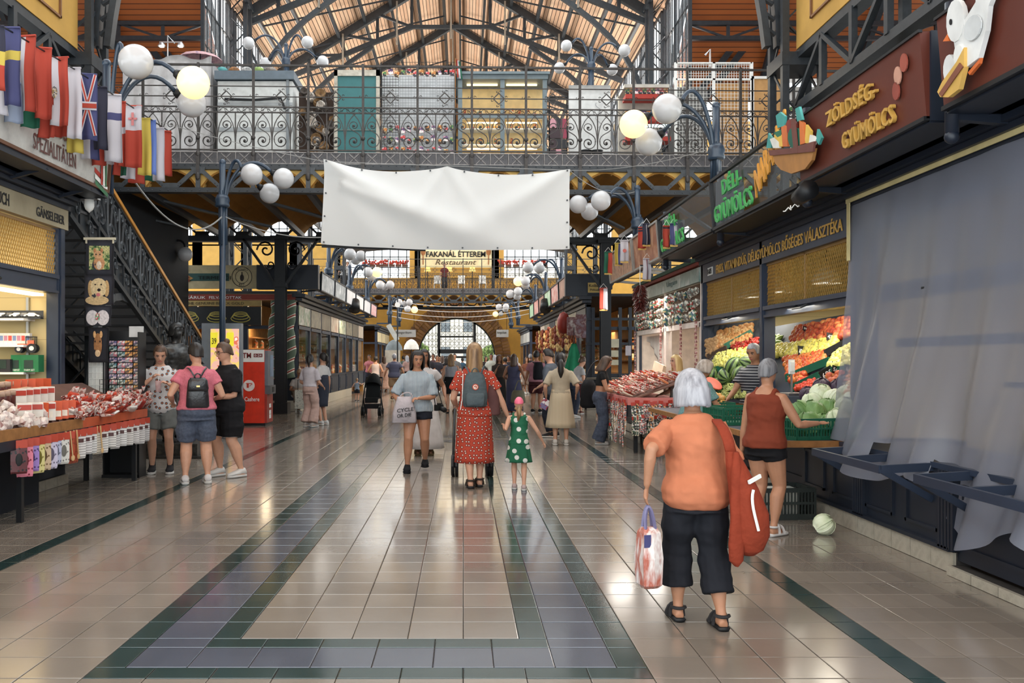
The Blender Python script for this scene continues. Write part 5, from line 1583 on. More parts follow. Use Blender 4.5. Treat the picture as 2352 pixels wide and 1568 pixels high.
blob(t,'puppy_head',0,-h*.42,w*.30,h*.32,(222,196,150),-.024);blob(t,'puppy_chest',-.02,-h*.85,w*.4,h*.16,(206,176,130),-.022)
for s_ in (-1,1):
 blob(t,'puppy_ear',s_*w*.27,-h*.45,w*.09,h*.28,(196,160,110),-.022);blob(t,'puppy_eye',s_*w*.1,-h*.32,w*.03,h*.025,(30,26,24),-.032)
blob(t,'puppy_nose',.01,-h*.50,w*.06,h*.05,(40,34,34),-.034);blob(t,'puppy_tongue',.0,-h*.66,w*.07,h*.06,(206,120,120),-.033)
t,w,h=towel('dark towel printed with a pale dog chest and a tag, third of the column',196,256,702,748,TY)
for s_ in (-1,1):
 blob(t,'dog_chest',s_*w*.2,-h*.6,w*.24,h*.38,(214,206,206),-.024)
MB().box((0,-.03,-h*.55),(w*.16,.006,h*.35)).obj('tag_print',confetti([(226,222,210),(190,80,90),(90,160,120)],60,.8),t)
t,w,h=towel('dark towel printed with a brown horse head, lowest of the column',203,250,752,832,TY-.03,mat((34,34,42),.9))
blob(t,'horse_head',0,-h*.50,w*.2,h*.34,(150,104,66),-.024);blob(t,'horse_muzzle',0,-h*.74,w*.13,h*.1,(206,176,140),-.028)
for s_ in (-1,1):
 blob(t,'horse_ear',s_*w*.16,-h*.2,w*.07,h*.1,(206,160,110),-.026);blob(t,'horse_eye',s_*w*.12,-h*.4,w*.03,h*.03,(24,22,22),-.032)
rod=thing('towel_rod','pale wooden hanger holding the column of pet towels','hanger',P(229,548,11.24))
MB().beam((-.20,0,0),(.20,0,0),.03,.03).tube([(-.17,0,0),(-.17,0,-.06)],.012,5).tube([(.17,0,0),(.17,0,-.06)],.012,5).obj('bar',mat((206,196,170),.6),rod)
MB().tube([(0,.0,0),(0,0,.4)],.006,5).obj('cord',BLACK,rod)
# wire grid and postcard rack
wg=thing('wire_grid','white wire grid panel standing below the horse towel','rack',P(222,945,11.35))
q=MB()
for i in range(5):
 q.beam((-.1+.05*i,0,-.1),(-.1+.05*i,0,.66),.006,.006)
for i in range(10):
 q.beam((-.1,0,.66-.08*i),(.1,0,.66-.08*i),.006,.006)
q.obj('wire',WHITEM,wg)
MB().box((0,.01,.3),(.19,.004,.66)).obj('backing',mat((206,206,202),.7),wg)
pr=thing('postcard_rack','tall black rack full of coloured postcards at the table end','rack',(P(290,0,11.5).x,11.5,0))
MB().bx(-.24,.24,.02,.05,.0,1.88).bx(-.24,-.22,-.16,.05,0,1.8).bx(.22,.24,-.2,.05,0,1.86).bx(-.24,.24,-.2,.05,0,.04).obj('frame',BLACK,pr)
MB().bx(.04,.22,-.01,.02,1.80,1.94).obj('header',mat((206,206,204),.6),pr)
MB().bx(.225,.235,-.2,.02,.0,.9).obj('glass_side',GLASS,pr)
pcs=[confetti(c,34,.35) for c in ([(120,110,150),(206,180,190),(90,90,110),(226,214,200)],[(180,120,70),(226,170,100),(70,50,50),(150,90,60)],[(110,150,160),(190,200,196),(70,90,80),(226,220,210)],[(226,220,214),(206,120,130),(150,150,160)])]
pcm=[MB().box((0,0,0),(.094,.006,.062)).mesh('postcard',m) for m in pcs]
for r_ in range(14):
 for c_ in range(4):
  ty=(0,2,3,0) if c_<2 else (1,1,0,3)
  inst(pcm[random.choice(ty)],'postcard',pr,(-.16+.105*c_+random.uniform(-.004,.004),-.03-.01*(c_>1),1.72-.072*r_),(-.25,random.uniform(-.03,.03),0))
wk=thing('wire_basket','black wire mesh basket behind the packet heap','basket',P(265,925,11.35))
q=MB()
for i in range(9):
 q.beam((-.2+.05*i,0,-.06),(-.2+.05*i,0,.3),.005,.005)
for i in range(7):
 q.beam((-.2,0,-.06+.06*i),(.2,0,-.06+.06*i),.005,.005)
q.obj('wire',BLACK,wk)
# ------------------------------------------------------------------ kiosks farther down the aisle
random.seed(41)
REDB=mat((140,56,44),.6,key='red_band');GOLDB=mat((176,150,92),.5,key='gold_band')
SHOPW=mat((214,158,92),.8,key='warm_shop_wall')
GOODS=[confetti(c,s,.5) for c,s in (([(190,90,50),(226,170,90),(240,220,180),(120,60,44)],14),([(230,210,170),(206,120,70),(110,120,90),(236,230,214)],16),([(150,60,44),(206,150,90),(236,200,130)],12))]
gme=[MB().box((0,0,.11),(.14,.16,.22)).mesh('goods',GOODS[0]),MB().lathe([(.06,0),(.06,.16),(.03,.2),(.03,.24),(.0,.245)],n=8).mesh('jar',GOODS[1]),MB().lathe([(.05,0),(.055,.14),(.05,.2),(.0,.2)],n=8).mesh('jar',GOODS[2]),MB().box((0,0,.07),(.2,.14,.14)).mesh('goods',GOODS[1])]
def kiosk(X,s_,Y0,Y1,label,zt=3.5,step=2.1,picts=None,group=None,base=.32,back=4.6):
 t=thing('market_kiosk',label,'kiosk',(0,0,0),0,group)
 xb=X-s_*back
 plinth_tiles(t,X+s_*.05,s_,Y0,min(Y1,Y0+12),0,base,.4)
 fme=MB().box((0,0,0),(.38,.03,base-.01)).mesh('tile',PLTILE)
 n=int(back/.39)
 for i in range(n):
  inst(fme,'tile',t,(X-s_*(.2+.39*i),Y0-.04,base/2))
 MB().bx(min(X,xb),max(X,xb),Y0,Y0+.1,0,base).obj('plinth',GROUT,t)
 k=max(1,int((Y1-Y0)/step));w=(Y1-Y0)/k
 for i in range(k+1):
  y=Y0+w*i
  MB().bx(X-s_*.14,X,y-.09+(.09 if i==0 else 0),y+.09+(.09 if i==0 else 0),base,zt-.3).bx(X-s_*.16,X+s_*.03,y-.05+.09*(i==0),y+.05+.09*(i==0),base,1.0).obj('post',NAVY,t)
 for i in range(k):
  a,b=Y0+w*i+.1,Y0+w*(i+1)-.1
  MB().bx(X-s_*.06,X,a,b,base,.95).bx(X,X+s_*.02,a+.15,b-.15,base+.1,.85).obj('front_panel',NAVYD,t)
  MB().bx(X-s_*.05,X-s_*.035,a,b,1.0,2.45).obj('glazing',GLASS,t)
  MB().bx(X-s_*.1,X+s_*.02,a,b,2.42,2.52).obj('beam',NAVY,t)
  MB().bx(X-s_*.03,X+s_*.01,a,b,2.55,3.1).obj('fascia',(picts or [NAVYD])[i%len(picts or [1])],t)
 MB().bx(X-s_*.12,X+s_*.04,Y0,Y1,.95,1.0).bx(X-s_*.14,X+s_*.04,Y0,Y1,3.12,3.22).bx(X-s_*.14,X+s_*.14,Y0-.1,Y1,3.24,3.32).bx(X-s_*.14,X+s_*.24,Y0-.18,Y1,3.34,3.44).obj('cornice',NAVYD,t)
 MB().bx(min(X,xb),max(X,xb),Y0-.1,Y1,3.44,3.52).obj('roof',mat((70,72,76),.8),t)
 MB().bx(xb-.05,xb+.05,Y0,Y1,0,3.44).bx(min(X,xb),max(X,xb),Y1-.1,Y1,0,3.44).bx(X-s_*2.2-.03,X-s_*2.2+.03,Y0+2.4,Y1,0,3.4).obj('back_wall',SHOPW,t)
 # front face
 for q in (0,.33,.66,1):
  x=X-s_*(.07+(back-.14)*q)
  MB().bx(x-.07,x+.07,Y0-.02,Y0+.12,base,3.1).obj('post',NAVY,t)
 MB().bx(min(X,xb),max(X,xb),Y0+.02,Y0+.08,base,.98).obj('front_panel',NAVYD,t)
 MB().bx(min(X,xb),max(X,xb),Y0-.04,Y0+.1,.98,1.03).bx(min(X,xb),max(X,xb),Y0,Y0+.1,2.42,2.52).obj('beam',NAVY,t)
 for z in (1.03,1.5,1.9,2.25):
  x=X-s_*.5
  MB().bx(X-s_*2.15,X-s_*1.85,Y0+2.5,Y1-.2,z-.04,z).obj('shelf',WOODB,t)
 return t
def stock(X,s_,Y0,Y1,n,where,dx=.45):
 for i in range(n):
  z=random.choice((1.0,1.0,1.5,1.9));y=Y0+(Y1-Y0)*(i+.5)/n
  x=X-s_*(random.uniform(.25,dx) if z==1.0 else random.uniform(1.88,2.1))
  o=inst(random.choice(gme),'goods',None,(x,y,z),(0,0,random.uniform(-.3,.3)),random.uniform(.9,1.6))
  tag(o,'coloured packaged goods stacked behind the glass of the '+where,'goods','goods in the '+where)
PIC=[mottle([(120,70,60),(196,186,170),(90,120,84),(214,206,196),(120,66,56)],3.5,.5,(1,1.5,.6)),mottle([(60,66,70),(140,130,110),(86,80,72)],3,.5),mottle([(90,84,74),(126,114,96)],2,.5),mottle([(140,80,66),(206,190,170),(110,90,76)],4,.5,(1,1.5,.5))]
L2=kiosk(-4.85,1,26.0,43,'left meat kiosk with striped corner bolsters and picture fascia',picts=PIC,group=None)
R2=kiosk(3.75,-1,27.0,43,'right glazed kiosk behind the black column with dried peppers and garlands',picts=[NAVYD,PIC[1],PIC[3],PIC[2]],group=None)
L3=kiosk(-4.85,1,50.0,58,'distant left kiosk with a green and red fascia',picts=[mat((226,206,160),.6)],base=.25)
R3=kiosk(3.75,-1,50.0,58,'distant right kiosk with a dark blue roof box',picts=[mat((206,204,196),.6)],base=.25)
stock(-4.85,1,26.6,42.5,46,'left meat kiosk');stock(3.75,-1,27.6,42.5,46,'right glazed kiosk')
for i in range(16):
 x=-8.6+3.5*(i%8)/8+.1;z=(1.03,1.5)[i//8]
 if z>1.1:MB().bx(-9.2,-5.0,27.4,27.6,1.46,1.5).obj('shelf',WOODB,L2) if i==8 else None
 o=inst(random.choice(gme),'goods',None,(x,26.3 if z<1.1 else 27.5,z),None,1.4);tag(o,'warm lit goods on the front counter of the left meat kiosk','goods','goods at the kiosk front')
 # roof sign of the left kiosk
ks=thing('shop_sign','cream and green butcher sign board with a round emblem over the left kiosk','sign',(0,25.75,0))
MB().bx(-9.6,-6.0,0,.1,3.58,4.26).obj('board',mat((196,180,142),.6),ks);MB().bx(-9.6,-6.8,-.012,0,3.80,4.02).obj('band',mat((48,84,80),.6),ks)
text('Papai',(-8.42,-.02,4.04),(1,0,0),(0,0,1),.44,.16,BLACK,ks,.006)
text('Hús',(-8.50,-.03,3.76),(1,0,0),(0,0,1),.56,.25,mat((150,60,46),.6),ks,.01,.02)
MB().prism([(-.38,0),(0,.22),(.38,0),(0,-.22)],(-8.22,-.018,3.88),(1,0,0),(0,0,1),(0,.006,0)).obj('emblem',mat((206,150,84),.6),ks)
text('TERMELŐI',(-7.70,-.02,3.84),(1,0,0),(0,0,1),.95,.14,BLACK,ks,.006)
MB().tube([(-6.42,-.012,3.92),(-6.42,-.03,3.92)],.31,24).obj('round_plate',mat((206,190,150),.6),ks);q=MB();q.tube([V((-6.42+.29*cos(a),-.034,3.92+.29*sin(a))) for a in [pi*i/12 for i in range(25)]],.012,4,cap=False);q.tube([V((-6.42+.19*cos(a),-.034,3.92+.19*sin(a))) for a in [pi*i/12 for i in range(25)]],.008,4,cap=False);q.ell((-6.42,-.035,3.89),(.06,.01,.10),10,6);q.box((-6.42,-.035,4.02),(.03,.01,.08));q.obj('pitcher_emblem',mat((44,32,26),.6),ks)
text('AGONÁCS',(-6.60,-.035,4.10),(1,0,0),(0,0,1),.36,.08,BLACK,ks,.005);text('KFT',(-6.50,-.035,3.66),(1,0,0),(0,0,1),.16,.07,BLACK,ks,.005)
MB().bx(-5.98,-4.2,-.1,.2,3.56,4.26).obj('corner_box',NAVYD,ks)
fb=thing('shop_sign','red band with white lettering above a black sandwich poster on the left kiosk','sign',(0,25.88,0))
MB().bx(-9.4,-4.9,0,.08,3.26,3.42).obj('band',REDB,fb)
text('HENTESÁRUK',(-8.62,-.006,3.29),(1,0,0),(0,0,1),1.1,.10,WHITEM,fb,.004,.01);text('FELVÁGOTTAK',(-7.42,-.006,3.29),(1,0,0),(0,0,1),.95,.10,WHITEM,fb,.004,.01)
MB().bx(-9.4,-5.9,.0,.06,3.08,3.24).obj('band',GOLDB,fb);text('THE GENUINE BLACK GOLD',(-8.1,-.006,3.12),(1,0,0),(0,0,1),1.7,.08,mat((60,50,30),.6),fb,.004)
MB().bx(-9.4,-5.9,.0,.06,2.52,3.06).obj('poster',mat((26,28,30),.5),fb)
for cx in (-8.0,-7.2,-6.5):
 q=MB()
 for k in range(3):
  q.tube([V((cx+(.28-.04*k)*cos(a),-.004,2.78+.10*(k-1)*.6+(.11-.02*k)*sin(a))) for a in [2*pi*i/14 for i in range(15)]],.012,4,cap=False)
 q.obj('sandwich_drawing',mat((206,190,96),.6),fb)
 # white picture boards along the top of the kiosks
PB=[mottle([(236,234,232),(226,224,226),(200,206,206)],1.5,.5),mottle([(236,232,230),(214,150,150),(232,230,230)],3,.5),mottle([(232,232,232),(150,156,160),(226,226,226)],2,.5)]
for i in range(6):
 y0=26.1+2.8*i
 sign('white advertising board above the left kiosk, the %s from its corner box'%ordn[i],-4.2,1,y0,y0+2.7,3.56,4.1,PB[i%2 if i>3 else (2,2,0,0)[i]],tilt=.02,back=NAVYD,group='left kiosk boards')
for i in range(6):
 y0=27.0+2.6*i
 sign('framed picture board above the right kiosk, the %s from its dark end box'%ordn[i],3.2,-1,y0,y0+2.5,3.50,4.1,mottle([[(226,224,214),(150,190,150),(230,228,220)],[(226,214,206),(196,120,110),(236,230,226)],[(120,90,80),(196,150,130)]][(2,1,0)[i%3]],2.2,.5),tilt=.02,back=NAVYD,group='right kiosk boards')
eb=thing('sign_box','dark blue end box of the right kiosk boards with a small gold plate','sign',(0,26.9,0))
MB().bx(3.1,4.3,0,.25,3.45,4.12).obj('box',NAVYD,eb);MB().bx(3.78,4.25,-.02,0,3.55,3.85).obj('plate',mat((190,160,90),.5),eb)
text('Kolbász',(3.82,-.03,3.72),(1,0,0),(0,0,1),.38,.09,BLACK,eb,.004);text('Pékség',(3.85,-.03,3.58),(1,0,0),(0,0,1),.3,.09,BLACK,eb,.004)
for k,x in enumerate((-1,1)):
 f=thing('flood_lamp','black flood lamp aimed down from the %s kiosk boards'%('left','right')[k],'lamp',(-4.1 if x<0 else 3.1,33.5,3.5),0,'kiosk flood lamps')
 MB().tube([(0,.2,.25),(0,-.1,-.1)],[.16,.22],12).obj('housing',BLACK,f,True);MB().beam((0,.2,.25),(x*.4 if False else -x*-.1,.5,.1),.05).obj('arm',BLACK,f)
 # striped twisted bolsters on the kiosk corner
for k,(px,py0,py1) in enumerate(((634,690,872),(666,690,868))):
 a,b=P(px,py0,25.72),P(px-12*(k==0),py1,25.72)
 t=thing('striped_bolster',('outer','inner')[k]+' green and red spiral striped bolster at the left kiosk corner','bolster',(0,0,0),0,'striped bolsters')
 q=MB();n=26;q.tube([a+(b-a)*(i/n)+V((.03*sin(i*.5),0,0)) for i in range(n+1)],[.15+.015*sin(i*1.2) for i in range(n+1)],12)
 m_,nt,bs=newmat('spiral_stripes');vec=coords(nt);s=N(nt,'ShaderNodeSeparateXYZ');nt.links.new(vec,s.inputs[0])
 f=math_n(nt,'FRACT',math_n(nt,'ADD',math_n(nt,'MULTIPLY',s.outputs[2],3.2),math_n(nt,'MULTIPLY',s.outputs[0],-1.6)))
 nt.links.new(ramp(nt,f,[(0,lin((92,106,88))),(.62,lin((226,222,206))),(.72,lin((150,60,48))),(.86,lin((226,222,206))),(.92,lin((92,106,88)))],'CONSTANT'),bs.inputs['Base Color']);bs.inputs['Roughness'].default_value=.8
 q.obj('roll',m_,t,True)
 # dried pepper and garlic garlands on the right kiosk front edge
for k in range(16):
 y=28.2+.85*k;c=[(150,84,44),(206,176,120),(120,50,36)][k%3]
 t=thing('garland','%s garland hanging on the right kiosk front, number %d from its corner'%(('brown dried pepper','pale garlic','dark red pepper')[k%3],k+1),'garland',(3.45,y,2.75),0,'garlands of the right kiosk')
 q=MB()
 for i in range(26):
  a=random.uniform(0,6.3);q.ell((.1*cos(a),.1*sin(a),-random.random()*(.9 if k%3 else .7)),(.05,.05,.08),5,4)
 o=q.obj('peppers',mat(c,.6,var=.3),t);o['kind']='stuff'
 MB().beam((0,0,0),(.35,0,.1),.015).obj('hook',BLACK,t)
t=thing('red_lantern','large red hanging pepper ornament under the right kiosk boards','ornament',(3.15,27.8,2.72),0)
MB().lathe([(.02,.30),(.12,.24),(.20,.05),(.20,-.2),(.14,-.36),(.02,-.40)],n=14).obj('body',mat((150,44,30),.5),t,True);MB().tube([(0,0,.28),(0,0,.78)],.012,5).obj('cord',BLACK,t)
t=thing('green_flag','bright green cloth hanging beside the right kiosk shoppers','flag',(3.35,26.8,2.0))
MB().grid(8,8, lambda u,v:((u-.5)*(.15+.55*v),.05*sin(u*12)*v,-.95*v),0,.006).obj('cloth',mat((24,140,96),.7),t,True);MB().tube([(0,0,0),(0,0,.5)],.01,5).obj('cord',BLACK,t)
for k,(px0,px1,py0,py1) in enumerate(((1302,1322,728,770),(1322,1346,722,776))):
 a,b=P(px0,py0,26.85),P(px1,py1,26.85)
 o=MB().bx(a.x,b.x,26.83,26.86,b.z,a.z).obj('poster',mottle([(150,140,150),(110,60,60),(206,196,190)],5,.6),None);tag(o,('narrow pink grey poster on the right kiosk end','tall brown poster on the right kiosk corner')[k],'poster')
for k,(px,py,w,h) in enumerate(((1408,788,.36,.26),(1408,812,.33,.2),(1408,832,.33,.16),(1443,805,.17,.3))):
 o=MB().box(P(px,py,26.9),(w,.01,h)).obj('notice',mat((226,218,190) if k<3 else (206,196,200),.7),None);tag(o,'paper notice in the right kiosk window, %s'%('the topmost one','the middle one','the lowest one','alone on the end post')[k],'notice','kiosk notices')
 # glazed front of the right kiosk: extra mullions and a warm counter
q=MB()
for px in (1362,1384,1424,1447):
 x=P(px,0,26.95).x;q.bx(x-.05,x+.05,26.9,27.0,.4,3.1)
for z in (1.05,2.0,2.75):
 q.bx(3.75,5.4,26.92,26.98,z-.04,z+.04)
q.obj('mullion',NAVYD,R2)
MB().bx(3.7,5.5,26.6,27.0,.92,.98).obj('ledge',mat((120,112,100),.6),R2)
# distant signs, umbrellas, board, end of aisle
for k,(px0,px1) in enumerate(((908,955),(1140,1168))):
 a,b=P(px0,757,58.5),P(px1,774,58.5)
 t=thing('hanging_sign','white hungaricum sign hanging %s of the far doorway'%('left','right')[k],'sign',(0,58.5,0),0,'hanging signs')
 MB().bx(a.x,b.x,0,.06,b.z,a.z).obj('board',WHITEM,t);text('hungarikum',(a.x+.06,-.01,(a.z+b.z)/2-.06),(1,0,0),(0,0,1),(b.x-a.x)*.75,.2,mat((60,66,60),.6),t,.01);MB().bx(a.x+.1,a.x+.13,.02,.04,a.z,a.z+2.4).bx(b.x-.13,b.x-.1,.02,.04,a.z,a.z+2.4).obj('hanger',BLACK,t)
for k,(px,py,r,c,Y) in enumerate(((905,792,20,(110,120,124),46),(945,790,18,(226,224,216),48))):
 p=P(px,py+8,Y);R_=r/FPX*Y
 t=thing('market_umbrella',('grey round screen at the left aisle end','pale market umbrella behind the striped blouse')[k],'umbrella',(p.x,Y,0))
 MB().lathe([(R_,p.z-.1),(R_*.9,p.z+.12),(R_*.6,p.z+.32),(R_*.3,p.z+.42),(.02,p.z+.46)],n=16,cap=False).obj('canopy',mat(c,.8),t,True);MB().tube([(0,0,0),(0,0,p.z+.46)],.03,6).obj('pole',BLACK,t)
t=thing('info_board','white information board on the left near the aisle end','board',(P(905,0,44).x-.1,44,0));MB().bx(-.35,.4,0,.08,.6,2.0).obj('board',mat((206,202,190),.6),t);MB().bx(-.3,-.25,0,.06,0,.6).bx(.3,.35,0,.06,0,.6).obj('leg',BLACK,t)
t=thing('slim_sign_post','thin dark sign post with a tilted white plate at the left aisle','sign',(P(913,0,40).x,40,0));MB().tube([(0,0,0),(0,0,4.4)],.035,6).obj('pole',IRON,t);MB().beam((-.42,0,3.1),(.0,0,2.4),.04,.22).obj('plate',mat((200,206,206),.6),t);MB().tube([(0,-.05,4.0),(0,.05,4.0)],.12,12).obj('round_plate',WHITEM,t)
# restaurant board on the far bridge
t=thing('shop_sign','cream restaurant board with dark serif lettering on the far footbridge','sign',(0,57.5,0))
a,b=P(962,560,57.5),P(1133,614,57.5)
MB().bx(a.x,b.x,0,.12,b.z,a.z).obj('board',mat((250,232,186),.6),t)
text('FAKANÁL ÉTTEREM',(P(979,0,57.5).x,-.02,P(0,590,57.5).z),(1,0,0),(0,0,1),136/FPX*57.5,16/FPX*57.5,BLACK,t,.02,.02)
text('Restaurant',(P(1000,0,57.5).x,-.02,P(0,608,57.5).z),(1,0,0),(0,0,1),94/FPX*57.5,12/FPX*57.5,mat((90,70,50),.6),t,.02,0,'lettering',.3)
for px in (972,1122):
 c=P(px,590,57.5);MB().box((c.x,-.02,c.z-.15),(.07,.02,.7)).ell((c.x,-.02,c.z+.35),(.16,.02,.26),8,6).obj('painted_spoon',mat((176,116,66),.6),t)
for px in (962,1133):
 x=P(px,0,57.5).x;MB().bx(x-.1,x+.1,0,.15,5.9,b.z+1.2).obj('post',IRON,t)
for s_ in (-1,1):
 x0=b.x if s_>0 else a.x
 o=MB().grid(8,3, lambda u,v:(x0+s_*5.2*u,57.4-2*v,8.75+.5*(1-u)*0-.55*u*u+.55*u*.3),0,.1).obj('canopy',mat((96,96,100),.7));tag(o,'grey curved canopy %s of the restaurant board'%('left' if s_<0 else 'right'),'canopy')
 # restaurant furniture, flowers and lampshades on the far bridge
RBZ=5.95
for k,px in enumerate((870,884,900,915,930,1152,1168,1185,1205,1228,1250,840,855)):
 x=P(px,0,55.3).x
 t=thing('geranium_box','window box of red geraniums on the far footbridge rail, number %d'%(k+1),'planter',(x,55.35,RBZ+1.45),0,'geranium boxes')
 MB().box((0,0,0),(.36,.18,.16)).obj('box',mat((96,60,44),.7),t);q=MB()
 for i in range(14):
  q.ell((random.uniform(-.2,.2),random.uniform(-.08,.08),random.uniform(.1,.32)),.07,5,4)
 q.obj('blossoms',mat((190,70,54),.7,var=.4),t)
for k,px in enumerate((982,1005,1032,1060,1085,1108)):
 p=P(px,632,57.0)
 if k in (0,2,4):
  t=thing('table_lamp','yellow shaded lamp on the far restaurant terrace, number %s from the left'%('one','','two','','three')[k],'lamp',(p.x,57.0,RBZ),0,'terrace lamps');MB().lathe([(.22,1.25),(.14,1.55)],n=10).obj('shade',mat((240,206,120),.6,emit=.6),t);MB().tube([(0,0,.0),(0,0,1.3)],.03,5).obj('stem',BLACK,t)
 else:
  t=thing('chair','pale chair on the far restaurant terrace, number %s from the left'%('','one','','two','','three')[k],'chair',(p.x,56.6,RBZ),0,'terrace chairs');MB().box((0,0,.45),(.45,.45,.05)).obj('seat',WHITEM,t);MB().box((0,.2,.75),(.45,.04,.5)).obj('backrest',WHITEM,t)
  for sx in (-.2,.2):
   for sy in (-.2,.2):
    MB().box((sx,sy,.22),(.04,.04,.44)).obj('leg',WHITEM,t)
MB_=None
# ------------------------------------------------------------------ cash machine, advertising screens
AY=20.3
ax0,ax1=P(541,0,AY).x,P(607,0,AY).x
atm=thing('cash_machine','tall red and white cash machine with a grey side panel','cash machine',((ax0+ax1)/2,AY,0))
w=ax1-ax0;h=1.74
MB().bx(-w/2,w/2,0,.72,.06,h).obj('cabinet',mat((214,56,34),.35,key='atm_red'),atm)
MB().bx(-w/2,w/2,-.006,.0,h-.28,h).obj('white_panel',WHITEM,atm)
text('ATM',(-w/2+.06,-.012,h-.19),(1,0,0),(0,0,1),.30,.12,mat((120,34,34),.5),atm,.004,.02)
MB().bx(w/2-.24,w/2-.04,-.012,-.006,h-.17,h-.09).obj('hours_plate',mat((120,34,34),.5),atm);text('0-24',(w/2-.22,-.014,h-.155),(1,0,0),(0,0,1),.16,.05,WHITEM,atm,.003)
q=MB();q.tube([(-.02,-.001,.92),(-.02,-.012,.92)],.13,24);q.obj('round_logo',mat((236,226,222),.5),atm)
q=MB();q.bx(-.09,.05,-.018,-.012,.96,.975);q.bx(-.07,-.02,-.018,-.012,.87,.96);q.tube([(-.0,-.018,.91),(.03,-.018,.94),(.06,-.018,.96)],.008,4);q.obj('hand_icon',mat((196,60,44),.5),atm)
text('Cashere',(-.12,-.012,.56),(1,0,0),(0,0,1),.34,.10,WHITEM,atm,.004,.01);MB().tube([(-.2,-.001,.60),(-.2,-.012,.60)],.055,16).obj('small_logo',WHITEM,atm)
sx=w/2
MB().bx(sx,sx+.07,.05,.68,.92,h-.02).obj('side_screen',mat((110,116,126),.35),atm);MB().bx(sx+.07,sx+.078,.32,.62,1.12,h-.12).obj('screen',mat((120,150,180),.2),atm)
MB().bx(sx,sx+.12,.08,.66,.72,.92).obj('keypad',mat((90,92,96),.4),atm);MB().bx(sx+.12,sx+.13,.3,.5,.76,.88).obj('slot',BLACK,atm)
MB().bx(sx,sx+.05,.05,.68,.06,.72).obj('lower_door',mat((150,50,40),.4),atm)
for z in (.45,.30,.2):
 MB().bx(sx+.05,sx+.056,.28,.46,z-.05,z+.04).obj('sticker',WHITEM,atm)
MB().bx(-w/2+.02,w/2+.02,.02,.7,0,.06).obj('base',BLACK,atm)
SCY=17.6
sc0,sc1=P(484,0,SCY),P(549,0,SCY)
adv=thing('advertising_screen','lit advertising screen behind the lamp post near the cash machine','screen',((sc0.x+sc1.x)/2,SCY,0))
w=sc1.x-sc0.x
MB().bx(-w/2-.18,w/2+.04,.0,.18,0,P(0,742,SCY).z).obj('housing',mat((120,128,136),.4),adv)
m_,nt,bs=newmat('screen_picture');vec=coords(nt,(3,3,3));f=noise_n(nt,vec,2.2,3);colr=ramp(nt,f,[(.3,lin((250,214,120))),(.45,lin((246,190,170))),(.6,lin((236,120,90))),(.7,lin((250,240,230)))],'CONSTANT');nt.links.new(colr,bs.inputs['Emission Color']);bs.inputs['Emission Strength'].default_value=.95;bs.inputs['Base Color'].default_value=(0,0,0,1)
for sx0,sx1 in ((-w/2,-.06),(.02,w/2)):
 MB().bx(sx0,sx1,-.012,0,.5,P(0,755,SCY).z).obj('screen',m_,adv)
MB().bx(-w/2,-w/2+.14,-.02,-.012,1.75,2.05).bx(.04,.18,-.02,-.012,1.78,2.05).obj('yellow_label',mat((240,226,60),.5,emit=.5),adv)
text('39',(-w/2+.03,-.026,1.82),(1,0,0),(0,0,1),.09,.12,BLACK,adv,.003,.01)
